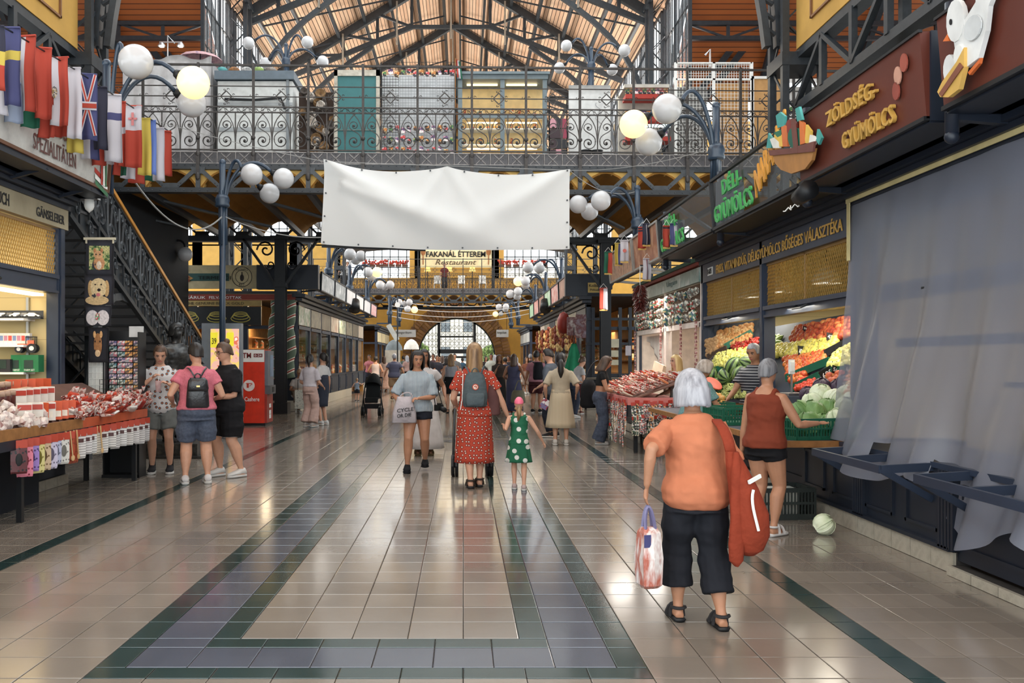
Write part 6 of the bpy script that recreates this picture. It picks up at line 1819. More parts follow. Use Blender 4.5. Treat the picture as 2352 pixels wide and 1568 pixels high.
# ------------------------------------------------------------------ globe lamps
random.seed(51)
GLOBE_M,nt_,b_=newmat('opal_globe');b_.inputs['Base Color'].default_value=lin((196,195,196));b_.inputs['Roughness'].default_value=.12;b_.inputs['Subsurface Weight'].default_value=0;b_.inputs['Emission Color'].default_value=lin((244,242,240));b_.inputs['Emission Strength'].default_value=0
GLOBE_L=mat((255,226,160),.2,emit=1.1,var=0,key='lit_globe')
gl_me=MB().ell((0,0,0),1.0,24,16).mesh('globe',GLOBE_M,True);gl_lit=MB().ell((0,0,0),1.0,24,16).mesh('globe',GLOBE_L,True)
def street_lamp(label,px,ytop,ybase,Y,globes,r=.05,ycol=None,floor_=False,group='globe lamps'):
 """pole at pixel column px and depth Y; globes = (px, py, radius px, depth step, lit)"""
 top=P(px,ytop,Y);x=top.x
 zb=0.0 if floor_ else (3.47 if ybase>690 else P(px,ybase,Y).z)
 t=thing('globe_lamp',label,'lamp',(x,Y,zb),0,group)
 H=top.z-zb
 q=MB();q.tube([(0,0,0),(0,0,H)],r,10);q.ell((0,0,H),r*1.15,8,6)
 for k in range(3):
  a=2.1*k+.5;q.tube([(r*1.2*cos(a),r*1.2*sin(a),0 if not floor_ else H-1.6),(r*1.2*cos(a),r*1.2*sin(a),H-.55)],r*.5,6)
 q.obj('pole',LAMPB,t,True)
 if ybase>690 and not floor_:
  MB().beam((0,0,.02),(.7 if x>0 else -.7,0,.02),.08,.08).obj('bracket',LAMPB,t)
 zc=(P(px,ycol,Y).z-zb) if ycol else H-.85
 q=MB();q.lathe([(r*2,zc-.12),(r*2.4,zc-.08),(r*2.1,zc-.03),(r*2.4,zc+.02),(r*2.1,zc+.07),(r*1.7,zc+.12)],n=14)
 if floor_:
  q.lathe([(r*3.4,0),(r*3.2,.25),(r*2,.4),(r*1.6,.9)],n=14)
 q.obj('collar',LAMPB,t,True)
 for gx,gy,gr,dy,lit in globes:
  c=P(gx,gy,Y+dy)-V((x,Y,zb));R_=gr/FPX*(Y+dy)
  d=V((c.x,c.y,0));d=d.normalized() if d.length>.01 else V((1,0,0))
  st_=V((r*.9*d.x,r*.9*d.y,zc))
  top_=max(H-.0,c.z+R_*2.2)
  neck=c+V((-d.x,-d.y,.55)).normalized()*R_*1.02
  q=MB();q.tube(bez(st_,V((st_.x+d.x*.05,st_.y+d.y*.05,top_*.6+zc*.4)),V((c.x*.45,c.y*.45,top_+.12)),neck+V((-d.x,-d.y,.55)).normalized()*R_*.28,14),r*.55,8)
  q.obj('arm',LAMPB,t,True)
  u=(c-neck).normalized()
  MB().tube([neck-u*R_*.3,neck+u*R_*.08],[R_*.24,R_*.36],12).obj('holder',BLACK,t,True)
  inst(gl_lit if lit else gl_me,'globe',t,c,None,R_)
 return t
street_lamp('large globe lamp on the left stall corner with one lit globe',245,146,445,10.95,[(312,142,39,-.25,0),(444,190,37,-.1,1),(440,236,33,.55,0)],.05,330)
street_lamp('large globe lamp above the green glass signs with one lit globe',1645,243,412,13.3,[(1532,250,34,-.3,0),(1455,285,32,.1,1),(1490,326,31,.5,0)],.055,350)
street_lamp('tall blue globe lamp standing on the floor left of the banner',511,373,900,17.2,[(578,401,25,-.3,0),(651,410,24,.1,0),(619,444,23,.5,0)],.06,462,True)
street_lamp('globe lamp at the far end of the right block beside the banner',1464,432,560,18.6,[(1328,469,21,-.2,0),(1380,461,23,-.5,0),(1354,486,20,.4,0)],.06,512)
far=[(755,565,700,30,[(804,584,14,-.3,0),(829,588,13,.2,0),(817,596,12,.6,0)],'L'),(803,612,720,36,[(845,625,12,-.3,0),(866,625,12,0,1),(853,634,11,.5,0)],'L'),
(842,645,740,41,[(873,654,10,-.3,0),(896,654,10,.2,0),(884,658,9,.5,0)],'L'),(895,682,760,48,[(917,694,8,-.3,0),(940,694,8,.2,0),(930,697,7,.5,0)],'L'),(916,700,770,52,[(936,709,8,-.3,0),(952,711,8,.2,1)],'L'),
(1290,595,720,33,[(1213,614,13,-.3,0),(1239,615,13,.2,0)],'R'),(1254,628,730,39,[(1190,646,11,.1,1),(1207,645,11,-.3,0),(1207,654,10,.4,0)],'R'),(1230,656,740,44,[(1172,675,10,-.1,0),(1190,669,10,-.3,0),(1188,680,9,.4,0)],'R'),
(1190,693,770,50,[(1146,705,7.5,-.1,0),(1162,704,7.5,-.3,0),(1161,710,7,.4,0)],'R'),(1174,712,770,55,[(1138,721,6.5,-.1,1),(1150,720,6.5,.3,0)],'R')]
for k,(px,yt,yb,Y,g,sd_) in enumerate(far):
 street_lamp('globe lamp over the %s kiosks, number %s down the aisle'%('left' if sd_=='L' else 'right',('one','two','three','four','five')[k%5]),px,yt,yb,Y,g,.07,None)
def candelabra(label,px,ytop,Y,globes,zb):
 street_lamp(label,px,ytop,0,Y,globes,.05,None,group='candelabra lamps').location.z=0
def bridge_lamp(label,px,ytop,ybase,Y,globes,ycol):
 return street_lamp(label,px,ytop,ybase,Y,globes,.055,ycol,group='candelabra lamps on the footbridge')
bridge_lamp('five armed globe lamp on the left half of the near footbridge',657,104,346,25.4,[(571,99,14,-.2,0),(706,97,14,-.3,0),(610,145,13,.3,0),(741,142,14,.4,0)],142)
bridge_lamp('five armed globe lamp on the right half of the near footbridge',1358,112,346,25.4,[(1301,105,13,-.2,0),(1434,116,14,-.3,0),(1285,156,13,.3,0),(1406,160,13,.4,0)],152)
t=thing('wall_globe','single globe lamp on a curved arm behind the staircase rail','lamp',P(425,584,24.0));MB().ell((0,0,0),.20,18,12).obj('globe',GLOBE_M,t,True);MB().tube(bez((0,0,.18),(0,0,.5),(-.55,0,.5),(-.55,0,-.35),10),.03,6).obj('arm',BLACK,t)
# ------------------------------------------------------------------ blank banner
bn=thing('banner','blank white vinyl banner strung across the hall','banner',(0,0,0))
BY=17.6
tl,trr,brr,bl_=P(747,371,BY),P(1308,391,BY),P(1308,572,BY),P(737,560,BY)
def ban(u,v):
 top=tl.lerp(trr,u);bot=bl_.lerp(brr,u)
 top.z-=.14*abs(sin(u*pi*2))*(1-.3*u)+.03*sin(pi*u)
 bot.z-=.08*sin(u*pi)**.8
 p=top.lerp(bot,v)
 f=0
 for (u0,v0,u1,v1,wd,am) in ((0.02,0,.75,1.05,.10,.10),(.12,.3,.9,1.15,.08,.05),(.99,0,.55,.8,.10,.07),(.5,0,.38,.5,.07,.03),(.5,.0,.62,.5,.07,.03),(0,.0,.3,1.1,.12,.05)):
  dx,dv=u1-u0,(v1-v0)*.36;L=sqrt(dx*dx+dv*dv)
  px_,pv=u-u0,(v-v0)*.36
  tt=(px_*dx+pv*dv)/L;dd=(px_*dv-pv*dx)/L
  if -.05<tt:
   f+=am*math.exp(-(dd/(wd*(.3+.9*max(0,tt))))**2)*math.exp(-max(0,tt-L*.6)*2.5)
 p.y+=-f*1.6-.25*sin(pi*v)*sin(pi*u)*.3
 return p
VINYL,nt_,b_=newmat('banner_vinyl');b_.inputs['Base Color'].default_value=lin((242,242,240));b_.inputs['Roughness'].default_value=.6;b_.inputs['Emission Strength'].default_value=0
tr_=N(nt_,'ShaderNodeBsdfTranslucent');tr_.inputs[0].default_value=lin((240,240,238));mx_=N(nt_,'ShaderNodeMixShader');mx_.inputs[0].default_value=.35
nt_.links.new(b_.outputs[0],mx_.inputs[1]);nt_.links.new(tr_.outputs[0],mx_.inputs[2]);nt_.links.new(mx_.outputs[0],nt_.nodes['Material Output'].inputs['Surface'])
MB().grid(90,36,ban).obj('sheet',VINYL,bn,True)
ey=MB().tube([(0,0,0),(0,-.02,0)],.018,10).mesh('eyelet',mat((70,72,74),.4,.6))
for k in range(8):
 inst(ey,'eyelet',bn,ban(.012+.976*k/7,.018)+V((0,-.01,0)));inst(ey,'eyelet',bn,ban(.012+.976*k/7,.975)+V((0,-.01,0)))
for v in (.38,.66):
 inst(ey,'eyelet',bn,ban(.01,v)+V((0,-.01,0)));inst(ey,'eyelet',bn,ban(.99,v)+V((0,-.01,0)))
MB().beam(bl_+V((0,.12,-.03)),bl_.lerp(brr,.42)+V((0,.12,-.06)),.05,.05).obj('batten',BLACK,bn)
def cable(label,pts,r=.008,m=None,name='cable',group=None,sag=0):
 o=MB().tube(pts,r,4).obj(name,m or mat((150,150,148),.6));return tag(o,label,'cable',group)
def sagline(a,b,s,n=12):
 return [a.lerp(b,i/n)-V((0,0,s*4*(i/n)*(1-i/n))) for i in range(n+1)]
cable('thin wire from the banner left corner up to the bridge',sagline(tl,P(370,280,17.6),.05))
cable('thin wire along the banner top to the right',sagline(tl,trr,.0)+sagline(trr,P(1620,345,15),.1))
cable('white cable sagging from the flags to the left lamp pole',sagline(P(310,418,12.5),P(512,495,17.2),.45,16),.014)
cable('white cable from the left lamp pole to the banner foot',sagline(P(512,495,17.2),P(737,545,17.6),.12),.012)
for k in range(4):
 cable('string of wire crossing the far aisle, number %s'%('one','two','three','four')[k],sagline(P(900,690+12*k,50-3*k),P(1215,690+10*k,50-3*k),.35),.018,WHITEM,group='aisle wires')
cable('wire from the banner to the right lamp',sagline(P(1308,391,17.6),P(1460,440,18.6),.2),.008)
cable('long drop wire below the banner',[P(838,570,17.6),P(838,690,17.6)],.01,BLACK)
# ------------------------------------------------------------------ flags strung over the left stall
def flag_mat(kind):
 k=('flag',kind)
 if k in _M:
  return _M[k]
 m,nt,b=newmat('flag_cloth');b.inputs['Roughness'].default_value=.85
 vec=coords(nt);s=N(nt,'ShaderNodeSeparateXYZ');nt.links.new(vec,s.inputs[0]);X_,Z_=s.outputs[0],s.outputs[2]
 def sel(lo,hi,ax):
  return math_n(nt,'MULTIPLY',math_n(nt,'GREATER_THAN',ax,lo),math_n(nt,'LESS_THAN',ax,hi))
 base=lin(kind[0]);c=None;cur=base
 for (ax,lo,hi,colr) in kind[1:]:
  cur=mixc(nt,sel(lo,hi,X_ if ax=='x' else Z_),cur,lin(colr))
 if hasattr(cur,'node'):
  nt.links.new(cur,b.inputs['Base Color'])
 else:
  b.inputs['Base Color'].default_value=cur
 _M[k]=m
 return m
RD,WH,BL,YE,GR,NV=(168,62,46),(188,184,190),(66,68,108),(192,170,76),(26,88,66),(42,42,58)
# x0, x1, ytop, ybottom, kind (x from -.5 to .5 of the width, z from 0 down), words
FL=[(-14,10,60,205,(NV,('z',-.5,-.32,YE),('z',-9,-.5,RD)),'navy, yellow and red'),(8,46,63,240,(BL,('z',-.34,-.24,YE)),'blue with a yellow bar'),(45,84,82,254,(RD,('x',-.5,-.075,WH)),'red and white'),(83,119,110,272,(RD,),'plain red'),(118,159,132,288,(RD,('x',-.5,-.05,WH)),'white and red with a crest'),(157,186,156,318,(WH,),'plain white'),
(182,222,170,320,(BL,),'union cross'),(214,246,200,342,(NV,),'dark navy'),(240,278,217,370,(WH,('z',-.31,-.22,BL)),'white with a blue bar'),(270,289,234,380,(RD,('z',-.40,-.32,WH)),'red with a white bar'),(287,326,243,384,(RD,('z',-.32,1,WH)),'white over red with a small cross'),(318,346,272,402,(YE,),'plain yellow'),(341,358,277,400,((96,120,190),),'plain pale blue'),(350,377,294,414,(WH,),'plain bright white'),(366,393,301,402,(RD,),'short red')]
BK=[(-10,16,236,262,(WH,('z',-.06,1,RD))),(12,52,250,280,((140,150,170),)),(50,90,250,292,(WH,('z',-9,-.09,GR))),(88,128,284,316,(RD,)),(122,166,280,314,(BL,('z',-9,-.12,RD))),(155,190,310,350,(YE,('z',-.05,1,RD))),(186,225,330,364,(WH,('x',.04,1,BL))),(208,246,352,378,(RD,)),(240,262,350,376,(WH,)),(260,290,372,402,(RD,('x',.0,1,GR))),(280,310,392,410,(WH,)),(296,330,400,420,(RD,)),(322,352,396,414,(GR,))]
def flag(x0,x1,y0,y1,kind,words,Y,k,grp):
 a,b=P(x0,y0,Y),P(x1,y1,Y);w=abs(b.x-a.x);h=a.z-b.z
 kd=[kind[0]]
 for ax,lo,hi,c in kind[1:]:
  kd.append((ax,round(lo*w*2,3),round(hi*w*2,3),c) if ax=='x' else (ax,lo if lo<-5 else round(lo*h/.8,3),hi if hi>.5 else round(hi*h/.8,3),c))
 t=thing('flag',words,'flag',((a.x+b.x)/2,Y,a.z),random.uniform(-.25,.25),grp)
 MB().grid(10,12, lambda u,v:((u-.5)*w*(1+.06*v)+.04*v*w*2*(k%3-1)*.4,.02*sin(u*8+k)*(.3+v)+.012*sin(v*6+k),-h*v-.012*u*v),0,.003).obj('cloth',flag_mat(tuple(kd)),t,True)
 MB().tube([(-w/2,0,.0),(w/2,0,.0)],.010,6).obj('sleeve',flag_mat((kind[0],)),t)
 return t,w,h
for k,(x0,x1,y0,y1,kd,wd) in enumerate(FL):
 Y=(4.12-.008*k)*FPX/(VX-(x0+x1)/2)
 t,w,h=flag(x0,x1,y0,y1,kd,'%s flag hanging in the row over the left stall'%wd,Y,k,'flags over the left stall')
 def bar(p,q,wd_,c,yy=-.03):
  MB().beam((p[0]*w,yy,p[1]*h),(q[0]*w,yy,q[1]*h),.006,wd_).obj('stripe',mat(c,.85),t)
 if wd=='union cross':
  bar((-.42,-.95),(.42,-.02),.035,WH);bar((-.42,-.02),(.42,-.95),.035,WH);bar((-.42,-.95),(.42,-.02),.016,RD,-.034);bar((-.42,-.02),(.42,-.95),.016,RD,-.034)
  bar((-.5,-.5),(.5,-.5),.09,WH,-.036);bar((-.5,-.5),(.5,-.5),.05,RD,-.04)
 if wd.startswith('white over red'):
  bar((-.25,-.22),(.25,-.22),.025,(196,120,120));bar((0,-.12),(0,-.33),.03,(196,120,120))
 if 'crest' in wd:
  MB().ell((-.25*w,-.03,-h*.52),(w*.18,.006,h*.09),10,6).obj('crest',confetti([(150,130,90),(90,90,100),(206,196,180)],90,.8),t)
for k,(x0,x1,y0,y1,kd) in enumerate(BK):
 flag(x0,x1,y0-60,y1,kd if len(kd)==1 else (kd[0],)+tuple((c[0],c[1] if c[1]<-5 or c[0]=='x' else c[1]-.25,c[2] if c[2]>.5 or c[0]=='x' else c[2]-.25,c[3]) for c in kd[1:]),'flag end showing below the row over the left stall, %s from the near end'%(ordn+['ninth','tenth','eleventh','twelfth','thirteenth'])[k],4.24*FPX/(VX-(x0+x1)/2),k+20,'rear flags over the left stall')
cable('cord that carries the front row of flags',[P(-60,22,4.12*FPX/1124),P(160,152,4.08*FPX/904),P(395,306,4.0*FPX/669)],.008,BLACK)
cable('cord that carries the rear row of flags',[P(-60,150,4.24*FPX/1124),P(200,275,4.24*FPX/864),P(360,350,4.24*FPX/704)],.008,BLACK)
SMALL=[(1475,548,(RD,('z',-.16,-.1,NV),('z',-.06,-.02,NV)),15.3),(1485,540,(NV,('x',-.02,.02,WH)),15.0),(1434,578,(WH,),15.8),(1397,605,(GR,('x',.0,1,RD)),16.6),(1386,688,(RD,('x',.0,1,WH)),17.0),(1420,585,(YE,('x',.0,1,BL)),16.2),(1531,545,(RD,('z',-.1,-.05,NV)),13.4),(1548,540,(BL,('x',.0,1,WH)),13.2),(1486,620,(WH,('x',-.03,.0,RD),('x',.0,.03,BL)),15.2)]
for k,(px,py,kd,Y) in enumerate(SMALL):
 t,w,h=flag(px-9,px+9,py-26,py+22,kd,'small pennant with fringe on the right sign row, %s'%(['dark barred red one','navy striped one','white one with a red disc','green and red one','red and white one','yellow and blue one','red one on the glass sign','blue one on the glass sign','tricolour one'][k]),Y,k,'pennants on the right signs')
 MB().bx(-w/2,w/2,-.004,.004,-h-.03,-h).obj('fringe',mat((206,170,96),.8),t)
 MB().tube([(-w/2,0,0),(0,0,.09),(w/2,0,0)],.004,4).obj('cord',WHITEM,t)
 if k==2:
  MB().tube([(0,-.02,-h*.5),(0,-.03,-h*.5)],w*.24,14).obj('red_disc',mat((206,110,100),.8),t)
  # ------------------------------------------------------------------ shops on the near footbridge
SY=20.9
def shop(label,x0,x1,y0,y1,name='bridge_stall',cat='stall',Y=SY):
 a,b=P(x0,y0,Y),P(x1,y1,Y)
 t=thing(name,label,cat,((a.x+b.x)/2,Y,5.96));return t,b.x-a.x,a.z-5.96
TARP=mat((190,188,188),.7,bump=.4,bs=3,key='grey_tarp')
t,w,h=shop('stall wrapped in a crumpled pale grey tarpaulin at the left of the bridge',284,486,132,350)
MB().grid(30,14, lambda u,v:((u-.5)*w,-.06*sin(u*40)*(.3+v)-.1*v,h*(1-v)+.06*sin(u*13)*(1-v)),0,.02).obj('tarpaulin',TARP,t,True)
MB().bx(-w/2,w/2,.1,1.8,0,h-.1).obj('body',mat((150,148,148),.8),t)
t,w,h=shop('pale kiosk with a dark blue grey eave on the bridge',500,672,165,350)
MB().bx(-w/2,w/2,0,2.0,0,h-.22).obj('body',mat((206,208,206),.7),t);MB().bx(-w/2-.05,w/2+.05,-.1,2.0,h-.2,h).obj('eave',mat((96,108,118),.6),t)
MB().bx(-w/2,w/2,-.02,0,h*.40,h*.44).bx(-w/2,w/2,-.02,0,h*.66,h*.69).obj('rail',mat((160,164,166),.6),t)
MB().tube([(-w*.4,-.05,h*.72),(0,-.06,h*.71),(w*.35,-.05,h*.73),(w*.4,-.05,h*.62)],.03,6).obj('black_pipe',BLACK,t)
MB().bx(w/2-.14,w/2-.08,-.06,0,0,h).obj('corner_post',mat((120,126,130),.5),t)
t,w,h=shop('dark stand crowded with baskets and bags on the bridge',682,762,205,350)
MB().bx(-w/2,w/2,.25,.6,0,h).obj('back_board',mat((60,46,38),.9),t)
for k in range(26):
 q=MB().lathe([(.05,0),(.085,.02),(.10,.12),(.09,.13),(.0,.06)],n=8);o=inst(q.mesh('basket',mottle([[(90,66,44),(150,116,74)],[(50,44,42),(80,70,62)],[(206,200,190),(130,110,96)]][k%3],20,.8)),'basket',None,(t.location.x+random.uniform(-.4,.4),SY+.1+random.uniform(-.05,.1),5.96+.12+h*.95*(k/26)),(1.2+random.uniform(-.3,.3),0,random.uniform(-.6,.6)),random.uniform(.9,1.4));tag(o,'small basket or bag on the dark crowded bridge stand','basket','baskets on the bridge stand')
t,w,h=shop('teal shutter door in a weathered cream frame on the bridge',768,872,162,350,'shutter_door','door')
MB().bx(-w/2,-w/2+.08,-.05,.1,0,h).bx(w/2-.08,w/2,-.05,.1,0,h).bx(-w/2,w/2,-.05,.1,h-.14,h).obj('frame',mottle([(206,200,186),(150,140,124)],6,.7),t)
MB().bx(-w/2+.08,w/2-.08,-.01,.05,0,h-.14).obj('leaf',mat((52,110,112),.6,var=.06),t);MB().bx(-w/2+.08,w/2-.08,-.03,-.01,h*.40,h*.41).obj('lower_rail',mat((90,110,106),.6),t)
def gridpanel(root,x0,x1,z0,z1,y,m=WHITEM,p=.075,name='wire_grid'):
 q=MB();n=max(1,round((x1-x0)/p));k=max(1,round((z1-z0)/p))
 for i in range(n+1):
  x=x0+(x1-x0)*i/n;q.box((x,y,(z0+z1)/2),(.008,.008,z1-z0))
 for i in range(k+1):
  z=z0+(z1-z0)*i/k;q.box(((x0+x1)/2,y,z),(x1-x0,.008,.008))
 return q.obj(name,m,root)
t,w,h=shop('wire grid stand hung with trinkets and coloured bows on the bridge',875,1046,143,350)
gridpanel(t,-w/2,w/2,h-.16,h,0,BLACK,.09)
MB().bx(-w/2,w/2,.3,.34,0,h-.2).obj('white_panel',mat((206,208,210),.7),t)
for q_ in range(4):
 gridpanel(t,-w/2+w/4*q_,-w/2+w/4*(q_+1)-.03,.1,h-.3,.1,(BLACK,GREY,GREY,GREY)[q_],.07)
MB().tube([(-w/2,.05,0),(-w/2,.05,h)],.02,6).tube([(w/2,.05,0),(w/2,.05,h)],.02,6).obj('stand_pole',BLACK,t)
tri=[confetti(c,26,.6) for c in ([(206,60,60),(236,200,200),(60,60,66)],[(60,120,70),(206,206,120),(40,44,60)],[(90,70,110),(220,150,170),(236,230,226)],[(196,120,60),(236,210,150),(70,50,44)])]
tme=[MB().box((0,0,0),(.10,.03,.12)).mesh('trinket',m) for m in tri]
for k in range(60):
 r_=k//12;o=inst(random.choice(tme),'trinket',None,(t.location.x-w/2+.08+(w-.16)*(k%12)/11,SY+.04,5.96+(.25,.5,.75,.98,h-.24)[r_]+random.uniform(-.05,.05)),(0,random.uniform(-.3,.3),random.uniform(-.3,.3)),random.uniform(.7,1.2));tag(o,'small coloured trinket on the wire grid stand of the bridge','trinket','trinkets on the wire grids')
fl_=thing('flag','small red white and green flag on a stick above the wire grid stand','flag',P(1046,178,20.6));MB().tube([(0,0,-.7),(0,0,.45)],.01,5).obj('stick',WOODB,fl_)
for k,c in enumerate((RD,WH,GR)):
 MB().grid(3,6, lambda u,v,k=k:(.015+.05*k*.6+.06*u*.6+.10*v*(.4+.3*k)*.6,.03*sin(v*6),.42-.42*v-.05*k*.5),0,.003).obj('stripe',mat(c,.8),fl_)
t,w,h=shop('grey glazed cabinet shop with lit shelves on the bridge',1052,1256,168,350)
CABM=mat((110,124,130),.5,key='cabinet_grey')
MB().bx(-w/2-.06,w/2+.06,-.14,1.6,h-.06,h).bx(-w/2-.02,w/2+.02,-.08,1.6,h-.16,h-.06).obj('eave',CABM,t)
for x in (-w/2+.05,0,w/2-.05):
 MB().bx(x-.05,x+.05,-.04,.06,0,h-.16).obj('post',CABM,t)
MB().bx(-w/2,w/2,-.03,.05,h*.54,h*.58).bx(-w/2,w/2,-.03,.05,0,.1).obj('cross_rail',CABM,t)
MB().bx(-w/2,w/2,.7,.75,0,h-.16).obj('back_wall',mat((236,206,150),.8),t)
for z in (.36,.72,1.1,1.42):
 MB().bx(-w/2,w/2,.35,.7,z-.03,z).obj('shelf',WHITEM,t)
for k,z in enumerate((h*.52,h*.25,h-.2)):
 MB().bx(-w*.4,-w*.05,.28,.32,z,z+.03).bx(w*.05,w*.4,.28,.32,z,z+.03).obj('tube_light',mat((255,226,170),.5,emit=5,var=0,key='tube_light'),t)
for k in range(40):
 z=(.36,.72,1.1,1.42)[k//10];o=inst(random.choice(tme+gme),'ware',None,(t.location.x-w/2+.15+(w-.3)*(k%10)/9.5,SY+.5,5.96+z+.03),None,.7);tag(o,'small ware on the lit shelves of the grey bridge cabinet','ware','wares in the bridge cabinet')
t,w,h=shop('rack of dark pink and black bags beside the grey bridge cabinet',1262,1302,222,350)
MB().tube([(-w/2,0,0),(-w/2,0,h)],.015,5).tube([(w/2,0,0),(w/2,0,h)],.015,5).tube([(-w/2,0,h),(w/2,0,h)],.015,5).obj('rack_pole',BLACK,t)
bg=[MB().loft([[(x*k,y,z) for x,y in ((-.08,-.03),(.08,-.03),(.08,.03),(-.08,.03))] for z,k in ((0,.9),(.05,1),(.2,.85),(.22,.7))]).mesh('handbag',mat(c,.6)) for c in ((60,44,50),(150,60,80),(206,150,160),(40,40,46))]
for k in range(15):
 o=inst(random.choice(bg),'handbag',None,(t.location.x-.12+.12*(k%3),SY-.02,6.0+.24*(k//3)));tag(o,'small handbag on the bag rack of the bridge','handbag','bags on the bridge rack')
t,w,h=shop('white sheeted stall with two black tubs on the bridge',1306,1402,196,350)
MB().grid(16,8, lambda u,v:((u-.5)*w,-.03*sin(u*22)*v,.0+h*(1-v)),0,.015).obj('sheet',mat((214,214,212),.7,bump=.3,bs=4),t,True)
for sx in (-.12,.14):
 MB().lathe([(.11,.1),(.13,.4),(.14,.42)],(sx,-.25,0),12).lathe([(.06,-.0),(.06,.1)],(sx,-.25,0),10).obj('tub',BLACK,t,True)
q=MB();q.tube([V((.2+.07*sin(i*.9),-.04,h*.5+.045*i)) for i in range(14)],.008,4);q.obj('scribble',mat((170,170,172),.7),t)
t,w,h=shop('stall with red awnings and crowded lit shelves on the bridge',1436,1540,190,350)
MB().bx(-w/2,w/2,.1,1.2,h-.08,h).bx(-w/2,w/2,.9,1.0,0,h).obj('shell',mat((190,186,176),.7),t)
for z in (h*.84,h*.60,h*.36):
 MB().bx(-w/2,w/2,-.05,.35,z-.05,z+.05).obj('red_shelf',mat((170,52,40),.6),t)
MB().bx(-w/2,w/2,.0,.05,h*.50,h*.53).obj('tube_light',mat((220,255,250),.5,emit=3,var=0),t)
for k in range(30):
 o=inst(random.choice(tme),'trinket',None,(t.location.x-w/2+.08+(w-.16)*(k%10)/9,SY+.15,5.96+h*(.42,.66,.9)[k//10]+.05));tag(o,'small coloured trinket on the red shelves of the bridge stall','trinket','trinkets on the red shelves')
t,w,h=shop('white wire cage stall with brown cardboard panels on the bridge',1552,1726,144,350)
gridpanel(t,-w/2,w/2,h-.38,h,-.02,WHITEM,.06);gridpanel(t,-w/2,w/2,.2,h-.42,-.02,WHITEM,.08)
for x in (-w/2,0,w/2):
 MB().bx(x-.03,x+.03,-.04,.02,0,h).obj('post',WHITEM,t)
MB().bx(-w/2,w/2,-.04,.02,h-.42,h-.38).bx(-w/2,w/2,-.04,.02,h-.03,h).obj('rail',WHITEM,t)
MB().bx(.02,w/2-.05,.1,.14,.1,h-.45).obj('cardboard',mat((196,150,96),.9),t);MB().bx(-w/2,0,.6,.64,0,h-.4).obj('back_panel',mat((110,112,112),.8),t)
MB().tube([(0.0,.3,h),(0.0,.3,h+.42),(-.12,.3,h+.28)],.022,6).obj('spot_arm',STEEL,t)
t,w,h=shop('plain brown cardboard panel in a white frame on the bridge',1728,1802,176,350)
MB().bx(-w/2,w/2,0,.05,0,h).obj('panel',mat((200,154,100),.9),t);MB().bx(-w/2-.03,-w/2+.03,-.04,.02,0,h).bx(w/2-.03,w/2+.03,-.04,.02,0,h).bx(-w/2,w/2,-.04,.02,h-.06,h).obj('frame',WHITEM,t)
t,w,h=shop('bright white stall with hanging goods at the right end of the bridge',1806,1960,182,350)
MB().bx(-w/2,w/2,.7,.75,0,h-.1).obj('back_wall',mat((244,246,246),.6),t);MB().bx(-w/2,w/2,-.05,.8,h-.1,h).obj('eave',WHITEM,t)
for x in (-w/2,w/2):
 MB().bx(x-.04,x+.04,-.04,.04,0,h).obj('post',WHITEM,t)
MB().bx(-w/2,w/2,.0,.05,h-.16,h-.12).obj('tube_light',mat((240,250,255),.5,emit=4,var=0),t)
for k in range(14):
 o=inst(random.choice(tme),'trinket',None,(t.location.x-w/2+.2+(w-.4)*(k%7)/6,SY+.3,5.96+h*(.45,.7)[k//7]),None,1.3);tag(o,'small coloured trinket hanging in the bright white bridge stall','trinket','trinkets in the white stall')
 # umbrella cloths and stoles on the tarpaulin stall, twin spot lamp
p=P(460,134,21.8)
u_=thing('parasol','folded purple patterned parasol lying on the tarpaulin stall','parasol',p);MB().lathe([(.55,-.06),(.45,.03),(.25,.1),(.02,.14)],n=12,cap=False).obj('canopy',mottle([(150,110,130),(190,150,150),(110,90,120)],8,.8),u_,True);MB().tube([(0,0,-.1),(0,0,.14)],.012,5).obj('stick',BLACK,u_)
p=P(385,132,22)
u_=thing('twin_spot_lamp','twin spot lamp on a mast above the tarpaulin stall','lamp',p);MB().tube([(0,0,0),(0,0,.55),(.18,0,.35)],.018,6).beam((-.2,0,.38),(.36,0,.38),.03).obj('mast',STEEL,u_)
for sx in (-.15,.32):
 MB().lathe([(.10,0),(.06,.07),(.02,.1)],(sx,0,.28),10).obj('spot',STEEL,u_);MB().ell((sx,0,.28),(.07,.07,.03),8,6).obj('bulb',mat((255,240,210),.5,emit=8,var=0),u_)
for k in range(5):
 o=MB().ell((0,0,0),(.14,.1,.09),8,6).obj('bundle',mottle([[(60,130,130),(90,150,150)],[(190,130,70),(60,44,36)],[(226,224,220),(60,60,60)],[(90,120,60),(150,170,100)],[(60,54,60),(150,140,130)]][k],8,.8),None,True,loc=P(510+28*k,162,21.6));tag(o,('teal','brown spotted','black and white','green','dark grey')[k]+' cloth bundle on the roof of the pale bridge kiosk','bundle','cloth bundles on the bridge')
